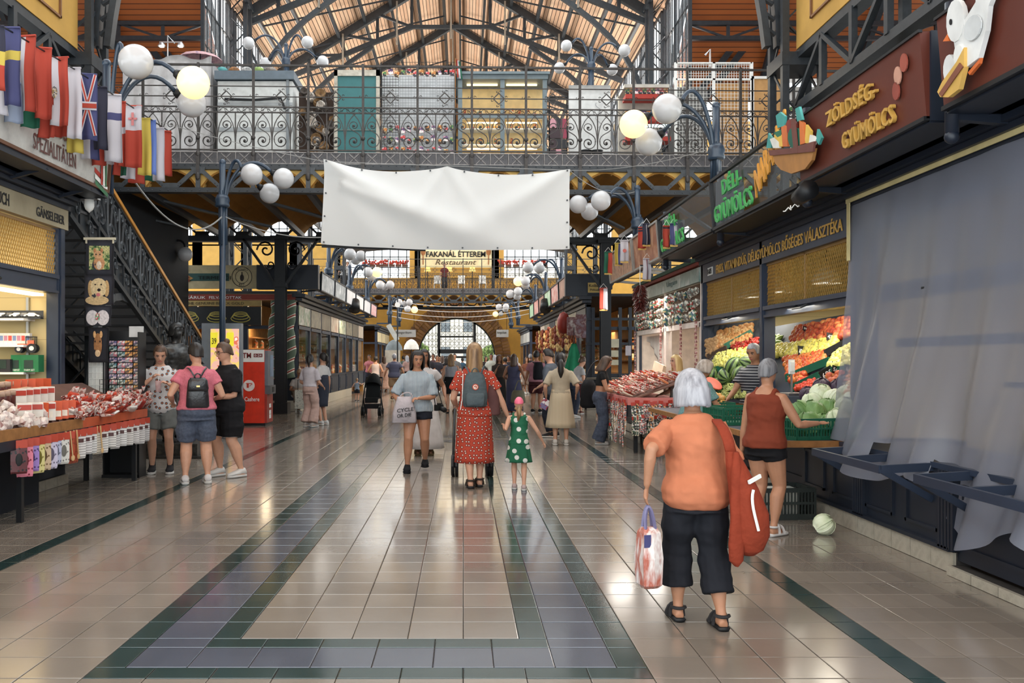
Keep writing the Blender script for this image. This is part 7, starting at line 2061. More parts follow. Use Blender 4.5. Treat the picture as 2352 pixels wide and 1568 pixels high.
 # ------------------------------------------------------------------ people
JOBS=[]
def sculpt(o,vox,it=3):
 """merge closed pieces into one continuous skin"""
 r=o.modifiers.new('r','REMESH');r.mode='VOXEL';r.voxel_size=vox;r.use_smooth_shade=True
 s=o.modifiers.new('s','SMOOTH');s.factor=.5;s.iterations=it
 JOBS.append(o)
def finish_jobs():
 dg=bpy.context.evaluated_depsgraph_get();new=[]
 for o in JOBS:
  new.append(bpy.data.meshes.new_from_object(o.evaluated_get(dg)))
 for o,me in zip(JOBS,new):
  o.modifiers.clear();old=o.data;ms=[m for m in old.materials];o.data=me
  me.materials.clear();me.materials.append(ms[0])
  me.polygons.foreach_set('use_smooth',[True]*len(me.polygons))
  if o.parent is not None and len(me.vertices)>5000: # folds in the cloth
   import numpy as np
   k=len(me.vertices);co=np.zeros(k*3,'f');nr=np.zeros(k*3,'f')
   me.vertices.foreach_get('co',co);me.vertices.foreach_get('normal',nr)
   co.shape=nr.shape=(k,3)
   for i in range(k):
    c=V(co[i])
    d=.010*noise.noise(V((c.x*7+c.z*3,c.y*6,c.z*13)))+.005*noise.noise(V((c.x*19-c.z*9,c.y*15,c.z*24)))
    co[i]+=nr[i]*(d+.002)
   me.vertices.foreach_set('co',co.ravel());me.update()
  bpy.data.meshes.remove(old)
 JOBS.clear()
def ik(a,c,l1,l2,pole):
 a,c=V(a),V(c);d=c-a;L=min(d.length,(l1+l2)*.999);d=d.normalized();c=a+d*L
 x=(l1*l1-l2*l2+L*L)/(2*L);h=sqrt(max(0,l1*l1-x*x))
 p=V(pole);p=(p-d*p.dot(d));p=p.normalized() if p.length>1e-6 else d.orthogonal()
 return a+d*x+p*h,c
SKINS={'l':mat((196,148,122),.55,var=.05,vs=18,key='skin'),'m':mat((176,126,97),.55,var=.05,vs=18,key='skin'),'t':mat((152,106,80),.55,var=.06,vs=18,key='skin')}
DARKH,BLOND,SILVER,BROWNH=[(20,17,17),(42,36,34)],[(96,72,50),(146,114,80),(178,146,104)],[(112,112,118),(160,160,166),(190,190,196)],[(60,44,34),(98,72,54)]
def hairmat(c):
 return mottle(c,26,.5,(1,1,.12),3,.2,key='hair')
def cloth(c,w=7,b=.35):
 if hasattr(c,'node_tree'):return c
 l_=sum(c)/3;c=tuple((x*.86+l_*.14)*.86 for x in c)
 return mat(c,.85,spec=.2,var=.08,vs=9,bump=b,bs=w,key='cloth')
RINGS=[(.47,.080,.062,0),(.50,.100,.078,.004),(.54,.102,.076,.004),(.60,.084,.062,0),(.66,.084,.064,0),(.72,.094,.070,-.004),(.76,.098,.067,-.002),(.785,.096,.056,.003),(.808,.080,.047,.005),(.828,.058,.040,.006),(.848,.038,.035,.006)]
ORD=0
def person(label,px,py,H,rz=0,lean=0.,skin='m',hair=('short',DARKH),top=None,legs=None,shoes=((230,230,228),'sneaker'),arms=((.19,.0,.46),(-.19,.0,.46)),feet=((.06,0,0),(-.06,0,0)),fat=1.0,head=(0,0),vox=.014,Y=None,pole=None,seat=None,glasses=False,z0=0.,face=True,handk='relaxed',bronze=None,group=None,bust=False,hs=1.04):
 """one figure; arms and feet are wrist and ankle targets in body heights (left first); it faces -y before rz"""
 Yp=Y or FPX*(CH-z0)/(py-VY)
 loc=V(((px-VX)/FPX*Yp,Yp,z0));s=H
 fine=vox<=.012
 hipz=seat if seat else .52
 a=lean
 def U(x,y,z):
  k=min(1,max(0,(z-.50)/.12));dz=(z-.52)*s
  ang=a*k
  return V((x*s,y*s*cos(ang)-dz*sin(ang),(hipz)*s+y*s*sin(ang)+dz*cos(ang)))
 S={};J={}
 for i,sg in ((0,1),(1,-1)):
  hip=V((sg*.052*s,0,(hipz-.005)*s));f=feet[i]
  ank=V((f[0]*s,f[1]*s+.02*s,(.045+f[2])*s))
  kn,ank=ik(hip,ank,.245*s,.24*s,(sg*.05,-1,.0))
  sh=U(sg*.106,.004,.782);wr=V((arms[i][0]*s,arms[i][1]*s,arms[i][2]*s))
  el,wr=ik(sh,wr,.172*s,.150*s,(pole or ((.5,1,-.4),(-.5,1,-.4)))[i])
  J[i]=(hip,kn,ank,sh,el,wr)
 nb=U(0,.006,.84);hc=U(0,.0,.87)
 hp,hy=head
 HR=Matrix.Rotation(hy,3,'Z')@Matrix.Rotation(hp+a*.55,3,'X')
 hh=.132*s*hs
 def HD(x,y,z):
  return hc+HR@V((x*hh,y*hh-.02*hh,z*hh))
 g=fat
 b=MB()
 b.loft([[U(rx*(g if z<.8 else 1)*cos(t),yc+ry*(g if z<.8 else 1)*sin(t)*(1.12 if bust and .68<z<.75 and sin(t)<0 else 1),z) for t in [2*pi*k/16 for k in range(16)]] for z,rx,ry,yc in RINGS])
 b.tube([nb-V((0,0,.02*s)),U(0,-.004,.86),HD(0,.08,.12),HD(0,.06,.35)],[.036*s,.033*s,.032*s,.030*s],10)
 HRG=[(.0,.10,.28,.0),(.06,.18,.345,.12),(.15,.25,.365,.25),(.28,.295,.37,.36),(.40,.315,.365,.42),(.5,.335,.35,.455),(.62,.34,.375,.465),(.75,.325,.36,.455),(.87,.27,.29,.38),(.95,.18,.20,.27),(1.0,.05,.06,.10)]
 b.loft([[HD(rx*cos(t),(yf if sin(t)<0 else yb)*sin(t),z) for t in [2*pi*k/16 for k in range(16)]] for z,rx,yf,yb in HRG])
 b.tube([HD(0,-.33,.56),HD(0,-.40,.44),HD(0,-.44,.37),HD(0,-.37,.33)],[.035*hh,.05*hh,.07*hh,.05*hh],6)
 for sg in (-1,1):
  b.ell(HD(sg*.345,.03,.46),(.035*hh,.075*hh,.12*hh),8,6)
 for i,sg in ((0,1),(1,-1)):
  hip,kn,ank,sh,el,wr=J[i]
  th=kn-hip;cf=ank-kn
  back=V((0,.012*s,0))
  b.tube([hip+V((0,0,.02*s)),hip+th*.25,hip+th*.6,kn,kn+cf*.25+back,kn+cf*.5+back*.5,kn+cf*.85,ank],[.058*s*g,.056*s*g,.046*s*g,.034*s*g,.036*s*g,.031*s*g,.021*s,.022*s],10)
  toe=(ank+V((0,-.085*s,-.026*s)))
  b.tube([ank+V((0,.026*s,-.022*s)),ank+V((0,-.01*s,-.012*s)),ank+V((0,-.05*s,-.026*s)),toe],[.020*s,.025*s,.022*s,.015*s],8,flat=.9)
  ua=el-sh;fa=wr-el
  b.tube([U(sg*.055,.004,.79),sh,sh+ua*.3,sh+ua*.7,el,el+fa*.25,el+fa*.65,wr],[.030*s,.033*s*g**.5,.031*s*g**.5,.027*s*g**.5,.023*s,.025*s,.019*s,.014*s],8)
  d=fa.normalized();n=d.cross(V((0,0,1))) if abs(d.z)<.8 else V((-sg,0,0));n=(n-d*n.dot(d)).normalized()
  if abs(d.z)<.8:n=V((0,0,-1))-d*d.dot(V((0,0,-1)));n.normalize()
  u=d.cross(n);u=u if (u.y<0)==True else -u
  k=s/1.7
  b.tube([wr-d*.01,wr+d*.04*k,wr+d*.085*k],[.017*k,.026*k,.028*k],8,flat=.55 if True else 1)
  if fine:
   cu={'relaxed':.35,'grip':1.0,'open':.12}[handk if isinstance(handk,str) else handk[i]]
   for q,(o_,ln) in enumerate(((.026,.068),(.009,.078),(-.009,.072),(-.026,.056))):
    p0=wr+d*.075*k+u*o_*k;dd=d.copy();pts=[p0];
    for seg,fr in enumerate((.45,.32,.23)):
     ang=cu*(.5+.5*seg);dd=(dd*cos(ang)+n*sin(ang)).normalized();pts.append(pts[-1]+dd*ln*k*fr)
    b.tube(pts,[.0095*k,.009*k,.008*k,.006*k],6)
   t0=wr+d*.03*k+u*.018*k;t1=t0+(d*.6+u*.8).normalized()*.035*k;b.tube([t0,t1,t1+(d+n*cu).normalized()*.03*k],[.012*k,.010*k,.008*k],6)
  else:
   b.tube([wr+d*.08*k,wr+d*.13*k+n*.02,wr+d*.15*k+n*.05],[.026*k,.022*k,.014*k],8,flat=.6)
 o=b.obj('person',bronze or SKINS[skin]);o.location=loc;o.rotation_euler=(0,0,rz)
 tag(o,label,'person',group);sculpt(o,vox*s/1.7,4 if fine else 2)
 # face
 if face:
  e=MB();w=MB();l=MB()
  for sg in (-1,1):
   w.ell(HD(sg*.145,-.325,.505),(.052*hh,.03*hh,.024*hh),8,6);e.ell(HD(sg*.145,-.345,.505),(.027*hh,.02*hh,.026*hh),8,6)
   e.tube([HD(sg*.07,-.372,.585),HD(sg*.15,-.372,.615),HD(sg*.235,-.325,.59)],[.016*hh,.022*hh,.012*hh],5);e.tube([HD(sg*.08,-.352,.525),HD(sg*.15,-.36,.545),HD(sg*.215,-.32,.515)],.010*hh,4)
  l.tube([HD(-.11,-.345,.215),HD(0,-.385,.225),HD(.11,-.345,.215)],[.012*hh,.032*hh,.012*hh],6)
  (w.obj('eyes',mat((226,220,214),.4),o,True),l.obj('lips',mat((176,96,88),.5),o,True)) if not bronze else 0
  e.obj('brows',bronze or mat((40,30,28),.6),o,True)
 if glasses:
  q=MB()
  for sg in (-1,1):
   q.tube([HD(sg*.16+.11*cos(t),-.40,.5+.09*sin(t)) for t in [pi*k/5 for k in range(11)]],.012*hh,4);q.tube([HD(sg*.27,-.38,.52),HD(sg*.36,.0,.5)],.012*hh,4)
  q.obj('glasses',BLACK,o)
  # hair
 st,hcol=hair[:2];hm=bronze or hairmat(hcol)
 ends={'short':(.80,.44,.20),'bob':(.80,.02,-.04),'long':(.80,-.55,-1.05),'mid':(.80,-.35,-.55),'up':(.80,.46,.22),'curly':(.76,.20,.05),'wavy':(.82,-.02,-.40),'cap':(.70,.62,.50)}[st if st in ('short','bob','long','mid','curly','cap','wavy') else 'up']
 nt_,nv=(56,16) if fine else (28,9)
 amp=.10 if st=='curly' else .07 if st=='wavy' else (.018 if st=='cap' else .035)
 outer,inner=[],[]
 for j in range(nv+1):
  ro,ri=[],[]
  for i in range(nt_):
   t=2*pi*i/nt_;fr=cos(t) # 1 at the front
   zi=ends[2]+(ends[1]-ends[2])*max(0,min(1,(fr+.75)/.8));zend=zi if fr<.42 else zi+(ends[0]-zi)*min(1,(fr-.42)/.22)
   zend+=.05*noise.noise(V((i*.9,3,1)))
   v=j/nv;z=1.045-(1.045-zend)*v**1.25
   z=1.055 if j==0 else z
   kk=sqrt(max(0,1-((z-.52)/.54)**2)) if z>.52 else 1-(.10 if st in ('short','up','curly') else .0)*(.52-z)*(2.2 if st in ('short','up') else 1)
   if st in ('long','mid') and z<.2:kk*=1+.10*min(1,(.2-z))
   nz=1+amp*noise.noise(V((cos(t)*5,sin(t)*5,z*(5 if st=='curly' else 1.0))))+amp*.7*noise.noise(V((i*1.7,z*(4 if st=='curly' else .8),5)))
   th={'curly':.14,'wavy':.12,'short':.05,'cap':.045,'bob':.10,'long':.085,'mid':.085}.get(st,.055)+(.04 if st=='bob' and z<.5 else 0)
   rx=(.335+th)*kk*nz;ry=((.365+th*.6) if fr>0 else (.46+th))*kk*nz
   ro.append(HD(rx*sin(t),-ry*cos(t),z));ri.append(HD(rx*.84*sin(t),-ry*.84*cos(t),min(z,.97)+.0))
  outer.append(ro);inner.append(ri)
 h=MB();h.loft(outer,False);h.loft(inner,False)
 K=nt_*nv
 h.f+=[(K+i,K+(i+1)%nt_,(nt_*(nv+1))+K+(i+1)%nt_,(nt_*(nv+1))+K+i) for i in range(nt_)];h.m+=[0]*nt_
 h.f.append(tuple(range(nt_)));h.m.append(0)
 if st=='bun':h.ell(HD(0,.32,1.0),.17*hh,10,8)
 if st=='ponytail':h.tube([HD(0,.42,.72),HD(0,.62,.68),HD(0,.70,.3),HD(0,.62,-.25)],[.07*hh,.14*hh,.16*hh,.04*hh],10)
 if st=='tail':h.tube([HD(0,.40,.55),HD(0,.56,.2),HD(0,.60,-.5),HD(0,.52,-1.1)],[.10*hh,.24*hh,.24*hh,.05*hh],10)
 ho=h.obj('hair' if st!='cap' else 'cap',hm,o,True)
 if st=='cap' and len(hair)>2:
  q=MB();q.loft([[HD(.36*sin(t),-.36-ex*cos(t),.70-ex*.15+dz) for t in [-1.3+2.6*k/8 for k in range(9)]] for ex,dz in ((0,0),(.34,-.02),(.34,-.05),(0,-.04))],True,closed=True) if hair[2]=='visor' else 0
  q.obj('visor',hm,o) if q.v else None
  # clothes
 def shell(zlo,zhi,off,flare=0.):
  out=[]
  rr=[r for r in RINGS if zlo<r[0]<zhi]
  def at(z):
   for (z0_,*p),(z1_,*q) in zip(RINGS,RINGS[1:]):
    if z0_<=z<=z1_:
     t=(z-z0_)/(z1_-z0_);return (z,*[x+(y-x)*t for x,y in zip(p,q)])
   return RINGS[0] if z<.47 else RINGS[-1]
  for z,rx,ry,yc in [at(max(zlo,.47)) if zlo>=.47 else (zlo,*RINGS[1][1:])]+[r for r in rr]+[at(zhi)]:
   gg=g if z<.8 else 1;ff=1+flare*max(0,(.68-z)/.2)
   mx_=max(ry,.064 if flare and z<.70 else 0)
   out.append([U((rx*gg+off)*ff*cos(t),yc+(mx_*gg+off)*ff*sin(t)*(1.12 if bust and .68<z<.75 and sin(t)<0 else 1),z) for t in [2*pi*k/20 for k in range(20)]])
  return out
 if top:
  kind,col,hem,slv=top[:4];off=top[4] if len(top)>4 else .010
  q=MB();q.loft(shell(hem,(.836 if kind!='tank' else .80),off,(.0 if g>1.1 else .06) if kind in ('tee','shirt') else .03))
  for i,sg in ((0,1),(1,-1)):
   hip,kn,ank,sh,el,wr=J[i];ua=el-sh
   if kind=='tank':
    q.tube([U(sg*.060,-.045,.785),U(sg*.060,.004,.832),U(sg*.060,.05,.785)],[.016*s,.014*s,.016*s],6);continue
   L=slv;r0,r1=.037*s*g**.5,(.045 if kind!='fit' else .034)*s*g**.5
   pts=[U(sg*.05,.004,.785),sh+V((0,0,.001*s)),sh+ua*min(L,1)*.5,sh+ua*min(L,.98)];rs=[.032*s,r0,(r0+r1)/2,r1]
   if L>1:
    fa=wr-el;pts+=[el,el+fa*(L-1)];rs+=[r1*.9,r1*.8]
   q.tube(pts,rs,10)
  c=q.obj({'tee':'tee_shirt','fit':'top','tank':'tank_top','shirt':'shirt'}[kind],bronze or cloth(col),o);sculpt(c,max(vox,.011)*s/1.7,3)
  if kind=='shirt' and fine:
   q=MB()
   for sg in (-1,1):
    q.tube([U(sg*.045,.03,.835),U(sg*.05,-.02,.83),U(sg*.022,-.066,.785)],[.012*s,.014*s,.006*s],6,flat=.6)
   q.obj('collar',cloth(col),o)
 if legs:
  kind,col,ln=legs[:3];wide=legs[3] if len(legs)>3 else 1.0
  if kind in ('shorts','pants'):
   q=MB();q.loft(shell(.455,.60,.008))
   for i in (0,1):
    hip,kn,ank,*_=J[i];th=kn-hip;cf=ank-kn
    def pt(f):return (hip+th*min(1,f*2) if f<=.5 else kn+cf*(f-.5)*2)+V(((.005 if i==0 else -.005)*s*(g if ln<.6 else .3)*min(1,f*4),0,0))
    n_=max(2,int(ln*8));pts=[hip+V((0,0,.015*s))]+[pt(ln*k/n_) for k in range(1,n_+1)]
    rs=[(.060*g if f<.12 else (.059*g if f<.35 else .047*g))*s for f in [ln*k/n_ for k in range(n_+1)]]
    rs=[r*(1+(wide-1)*k/n_) for k,r in enumerate(rs)]
    q.tube(pts,rs,12)
   c=q.obj('shorts' if ln<.5 else 'trousers',bronze or cloth(col),o);sculpt(c,max(vox,.011)*s/1.7,2)
  else: # skirt or dress skirt from the waist to ln (height of the hem)
   wz=legs[4] if len(legs)>4 else .62
   nr,ns=(12,64) if fine else (8,32);rings=[]
   ctr=[(J[0][k]+J[1][k])/2 for k in (1,2)]
   for j in range(nr+1):
    z=wz+(ln-wz)*j/nr;t_=j/nr
    top_r=[r for r in RINGS if r[0]<=wz][-1]
    hipk=min(1,(wz-z)/max(.01,wz-.53)) if z>.53 else 1
    rx=(top_r[1]*g+.012)*(1-hipk)+(.106*g+.010+.075*wide*max(0,(.53-z)/.35))*hipk
    ry=(top_r[2]*g+.012)*(1-hipk)+(.084*g+.010+.065*wide*max(0,(.53-z)/.35))*hipk
    base=U(0,0,z) if z>.50 else V((0,0,z*s))+(ctr[0]*(1 if z>.2 else 1)).xy.to_3d()*min(1,(.52-z)/.25)
    rings.append([base+V(((rx*(1+.07*t_*wide*sin(9*t+1)+.03*t_*sin(17*t))*s)*cos(t),(ry*(1+.07*t_*wide*sin(9*t+1))*s)*sin(t),0)) for t in [2*pi*k/ns for k in range(ns)]])
   MB().loft(rings).obj('skirt',bronze or cloth(col),o,True)
   # shoes
 if shoes:
  col,kind=shoes
  for i in (0,1):
   ank=J[i][2];k=s;f0=ank+V((0,0,-.045*s))
   q=MB();sec=[(.034,.018,.030),(.022,.026,.052),(-.01,.026,.056),(-.045,.030,.038),(-.085,.033,.026),(-.112,.024,.018),(-.120,.006,.008)]
   if kind=='sandal':
    q.loft([[f0+V((w_*cos(t)*k*1.02,y*k,.009*k+.009*k*(1 if sin(t)>0 else -1)*abs(sin(t))**.5)) for t in [2*pi*m/10 for m in range(10)]] for y,w_,hgt in sec]);so_=q.obj('sole',BLACK if col[0]<120 else cloth(col),o,True)
    q=MB()
    for y,hgt,w_ in ((-.058,.044,.031),(-.02,.062,.028)):
     q.tube([f0+V((w_*k*cos(t),y*k,.012*k+hgt*k*max(0,sin(t)))) for t in [pi*m/8 for m in range(9)]],.0075*k,5)
    q.tube([f0+V((.028*k*cos(t),(.0+.028*sin(t))*k,.056*k)) for t in [pi*m/8 for m in range(9)]],.007*k,5);q.obj('strap',cloth(col),o)
   else:
    q.loft([[f0+V((w_*cos(t)*k,y*k,.016*k+(hgt*.5)*k*(1+sin(t)))) for t in [2*pi*m/12 for m in range(12)]] for y,w_,hgt in sec]);sh_=q.obj('shoe',cloth(col),o,True)
    q=MB();q.loft([[f0+V((w_*1.06*cos(t)*k,y*k*1.02,.010*k+.010*k*(1 if sin(t)>0 else -1)*abs(sin(t))**.4)) for t in [2*pi*m/12 for m in range(12)]] for y,w_,hgt in sec]);q.obj('sole',cloth((226,224,220) if kind=='sneaker' else col),o,True)
 return o,J,U,HD
def to_world(o,p):
 return Matrix.Translation(o.location)@Matrix.Rotation(o.rotation_euler.z,4,'Z')@V(p)
PI=pi
# ---- the woman in orange with the hobo bag, walking away
o1,J1,U1,H1=person('elderly woman in an orange tee shirt and dark trousers walking away with a shopping bag',1600,1432,1.42,PI+.05,.16,'m',('bob',SILVER),('tee',(226,130,88),.47,.86,.020),('pants',(36,38,46),.80,1.12),((58,56,58),'sandal'),arms=((.215,.05,.56),(-.205,.02,.44)),feet=((.06,-.07,.0),(-.075,.06,.0)),fat=1.18,hs=1.16,vox=.011,face=False,pole=((.4,.5,-.2),(-.4,.4,-.3)),head=(.1,0))
hb=thing('hobo_bag','large rust red hobo bag hanging from the shoulder of the orange shirt woman','bag',o1.location,o1.rotation_euler.z)
RB=cloth((168,60,34),14,.5);s=1.42
# facing away: her right side (-x local) is on the right of the picture
q=MB();q.loft([[V((x0+rx*cos(t),y0+ry*sin(t),z)) for t in [2*pi*k/16 for k in range(16)]] for z,x0,y0,rx,ry in ((.43,-.23,.19,.03,.03),(.46,-.235,.19,.075,.06),(.54,-.24,.19,.105,.08),(.66,-.235,.19,.105,.085),(.80,-.20,.19,.08,.075),(.92,-.16,.19,.055,.055),(1.0,-.135,.19,.035,.03))])
q.obj('pouch',RB,hb,True)
q=MB();q.loft([[p+V((.032*cos(t),.012*sin(t),0)) for t in [2*pi*k/10 for k in range(10)]] for p in (V((-.135,.19,.98)),V((-.125,.16,1.06)),V((-.115,.10,1.125)),V((-.11,.0,1.165)),V((-.115,-.10,1.16)),V((-.15,-.17,1.06)),V((-.2,-.12,.98)))]);q.obj('shoulder_strap',RB,hb,True)
q=MB();q.loft([[V((-.145+rx*cos(t),.235+.02*sin(t),z)) for t in [2*pi*k/10 for k in range(10)]] for z,rx in ((.38,.01),(.41,.04),(.50,.045),(.62,.035),(.9,.03),(1.0,.015))]);q.obj('hanging_flap',RB,hb,True)
MB().tube(bez((-.225,.272,.80),(-.20,.285,.74),(-.23,.285,.66),(-.25,.28,.58),8),.008,5).beam((-.20,.27,.84),(-.28,.23,.87),.012,.02).obj('white_zip',WHITEM,hb)
wr=to_world(o1,J1[0][5])
bg_=thing('shopping_bag','red and white printed plastic shopping bag in the left hand of the orange shirt woman','bag',(wr.x+.015,wr.y+.02,wr.z-.10),.25)
q=MB();q.loft([[V((x*w,y*d,z)) for x,y in ((-.5,-.5),(0,-.62),(.5,-.5),(.5,.5),(0,.62),(-.5,.5))] for z,w,d in ((-.47,.08,.07),(-.45,.11,.11),(-.30,.12,.12),(-.16,.10,.09),(-.13,.08,.03))])
q.obj('pouch',mottle([(150,66,52),(226,220,216),(176,90,70),(230,226,224)],5,.35,(2.5,2.5,.7),4),bg_)
MB().box((-.035,-.058,-.20),(.04,.004,.07)).obj('label',mat((60,60,110),.4),bg_);q=MB();q.tube(bez((-.03,-.02,-.14),(-.04,-.02,.0),(0,-.02,.05),(.03,-.02,-.14),8),.010,5).tube(bez((-.03,.02,-.14),(-.02,.02,.0),(.02,.02,.05),(.03,.02,-.14),8),.010,5);q.obj('handle',mat((110,106,140),.5),bg_)
# ---- the woman in the red tank top reaching for cabbages
o2,*_=person('woman in a rust red tank top and black shorts reaching over the cabbages',1757,1226,1.50,PI-.95,.06,'m',('short',[(70,70,74),(130,130,134),(90,90,94)]),('tank',(150,62,38),.50,0,.014),('shorts',(28,28,32),.17,1.02),((226,222,220),'sandal'),arms=((.17,-.01,.45),(-.20,-.22,.64)),feet=((.05,.02,0),(-.07,.0,0)),fat=1.13,vox=.011,head=(.1,.1),pole=((.4,1,-.3),(-.3,.3,-1)),handk='open',bust=True)
# ---- the woman in the red dress with the grey backpack, the pushchair before her
RDR=spots((176,62,40),(124,38,28),21,.34,(222,208,194),.15,rnd=.6)
o3,J3,U3,H3=person('long haired blond woman in a red flowered dress with a grey backpack',1090,1118,1.69,PI+.03,.02,'l',('long',BLOND),('tee',RDR,.50,.62,.014),('skirt',RDR,.17,.25,.64),((66,56,48),'sandal'),arms=((.12,-.16,.56),(-.26,-.03,.44)),feet=((.03,.04,0),(-.035,-.03,0)),fat=1.02,vox=.0105,face=False)
bk_=thing('backpack','grey blue canvas backpack with a round red badge on the red dress woman','backpack',o3.location,o3.rotation_euler.z)
BKM=cloth((92,106,112),16,.5)
q=MB();q.loft([[V((x*w,.13+y*d,z)) for x,y in [(cos(t)*(1 if abs(cos(t))<.7 else .98)*.5,sin(t)*.5) for t in [2*pi*k/16 for k in range(16)]]] for z,w,d in ((.955,.24,.12),(.97,.29,.17),(1.08,.30,.19),(1.22,.27,.18),(1.32,.22,.14),(1.36,.16,.08))]);q.obj('pouch',BKM,bk_,True)
q=MB();q.loft([[V((x*w,.225+y*d,z)) for x,y in [(cos(t)*.5,sin(t)*.5) for t in [2*pi*k/12 for k in range(12)]]] for z,w,d in ((.965,.2,.03),(1.0,.22,.06),(1.10,.22,.06),(1.12,.2,.02))]);q.obj('front_pocket',BKM,bk_,True)
MB().tube([(0,.215,1.19),(0,.232,1.19)],.036,18).obj('badge',mat((190,74,50),.7),bk_);MB().tube([(0,.215,1.19),(0,.2335,1.19)],.026,16).obj('badge_ring',mat((226,214,200),.7),bk_);MB().tube([V((.012*cos(t),.236,1.19+.012*sin(t))) for t in [k*.9 for k in range(6)]],.006,5).obj('badge_emblem',mat((176,60,40),.7),bk_)
for sg in (-1,1):
 MB().tube(bez((sg*.07,.16,1.34),(sg*.10,.14,1.44),(sg*.13,.05,1.47),(sg*.14,-.10,1.35),8),.014,6,flat=.5).obj('shoulder_strap',BKM,bk_)
MB().tube(bez((-.04,.16,1.36),(-.03,.18,1.42),(.03,.18,1.42),(.04,.16,1.36),6),.008,5).obj('carry_handle',BKM,bk_);MB().tube([(.14,.10,1.34),(.15,.12,1.05),(.17,.1,.92)],.006,4).obj('white_cord',WHITEM,bk_)
tp_=to_world(o3,(-.20,.02,1.02));t=thing('hanging_scarf','dusky mauve shoulder bag hanging at the right side of the red dress woman','bag',tp_,PI)
q=MB();q.loft([[V((x*w,y*.10,z)) for x,y in [(cos(k*pi/6)*.5,sin(k*pi/6)*.5) for k in range(12)]] for z,w in ((-.17,.16),(-.15,.22),(.05,.17),(.18,.08))]);q.obj('pouch',cloth((112,72,70)),t,True);MB().tube([(0,0,.16),(.05,.02,.38)],.008,5).obj('strap',cloth((112,72,70)),t)
def pushchair(label,px,py,rz,hood=True,body=(34,38,40),Y=None):
 Yp=Y or FPX*CH/(py-VY);t=thing('pushchair',label,'pushchair',((px-VX)/FPX*Yp,Yp,0),rz)
 for sx in (-1,1):
  for y,r in ((-.32,.105),(.34,.14)):
   w=MB();w.tube([V((sx*.25,y+r*.86*cos(k),r+r*.86*sin(k))) for k in [2*pi*i/16 for i in range(17)]],r*.17,6,cap=False);w.tube([V((sx*.20,y+r*.86*cos(k),r+r*.86*sin(k))) for k in [2*pi*i/16 for i in range(17)]],r*.17,6,cap=False);w.tube([(sx*.27,y,r),(sx*.18,y,r)],r*.2,8)
   for k in range(5):
    w.beam((sx*.25,y,r),(sx*.25,y+r*.8*cos(k*1.257),r+r*.8*sin(k*1.257)),.012)
   w.obj('wheel',BLACK,t)
  MB().tube([(sx*.25,.34,.14),(sx*.24,.1,.5),(sx*.23,-.25,.82),(sx*.22,-.48,1.02)],.016,6).tube([(sx*.25,-.32,.1),(sx*.24,.1,.5)],.016,6).obj('frame_tube',STEEL if False else BLACK,t)
 MB().tube([(-.22,-.48,1.02),(0,-.50,1.03),(.22,-.48,1.02)],.02,8).obj('handlebar',BLACK,t)
 q=MB();q.loft([[V((x*w,y,z)) for x in (-.5,.5)]+[V((x*w,y+.05,z+.03)) for x in (.5,-.5)] for y,z,w in ((.34,.36,.34),(.30,.46,.36),(-.02,.46,.38),(-.20,.92,.36))]);q.obj('seat',cloth(body),t)
 q=MB();q.loft([[V((x,y,z)) for x,y in ((-.2,-.2),(.2,-.2),(.2,.22),(-.2,.22))] for z in (.20,.22,.32)]);q.obj('basket',cloth((40,40,44)),t)
 if hood:
  q=MB();q.grid(10,8, lambda u,v:(.21*cos(pi*u),-.2+.40*sin(v*1.5)*sin(pi*u)**.6*1.0-.06*(1-v),.78+.36*sin(pi*u)*cos(v*1.2)),0,.01);q.obj('hood',cloth(body),t,True)
  MB().bx(-.19,.19,-.27,-.24,.45,.95).obj('back_cover',cloth((30,32,34)),t)
 return t
pc=pushchair('black pushchair being pushed in front of the red dress woman',1084,1086,PI,False)
# ---- the little girl in the green dotted dress
GDR=spots((22,96,66),(214,214,208),9,.24,rnd=.5)
o4,J4,*_=person('little girl in a green dress with white dots and a pink cap holding hands',1192,1124,1.06,PI-.08,.0,'l',('cap',[(226,96,128),(236,120,146)]),('tank',GDR,.50,0,.012),('skirt',GDR,.30,.75,.63),((206,180,176),'sneaker'),arms=((.17,-.02,.70),(-.26,-.06,.52)),feet=((.05,-.04,0),(-.055,.05,0)),fat=.92,vox=.010,face=False,pole=((.6,.2,-1),(-.4,1,-.2)))
q=MB();hd=o4;q.tube([V((0,.075,.97)),V((.0,.10,.93)),V((0,.085,.86)),V((.01,.08,.80))],[.02,.028,.022,.008],8);q.tube([V((-.03,.06,.95)),V((0,.085,.92)),V((.04,.06,.95))],.02,6);q.obj('ponytail',hairmat(BLOND),o4,True)
# ---- the woman in the striped blouse
BLS=stripes((196,204,208),(56,82,102),0,56,.55)
o5,J5,U5,H5=person('woman in a blue striped blouse and dark shorts digging in a white tote',958,1082,1.62,.02,.03,'m',('wavy',DARKH),('shirt',BLS,.50,.95,.020),('shorts',(36,40,52),.17,1.12),((28,30,34),'sneakerb'),arms=((.02,-.15,.615),(-.10,-.14,.55)),feet=((.065,.09,.03),(-.08,-.06,0)),fat=1.12,vox=.0105,pole=((.8,.5,-.3),(-1.0,.4,-.1)),head=(.22,.25),handk='grip')
tb=thing('tote_bag','white canvas tote with black lettering held by the striped blouse woman','bag',to_world(o5,(-.16,-.25,.93)),.1)
q=MB();q.loft([[V((x*w+.0,y*d,z)) for x,y in [(cos(k*pi/6)*.5,sin(k*pi/6)*.5) for k in range(12)]] for z,w,d in ((-.26,.30,.02),(-.25,.33,.07),(-.12,.31,.12),(.0,.24,.12),(.06,.20,.10),(.09,.19,.04))]);q.obj('pouch',cloth((214,202,208),10,.6),tb,True)
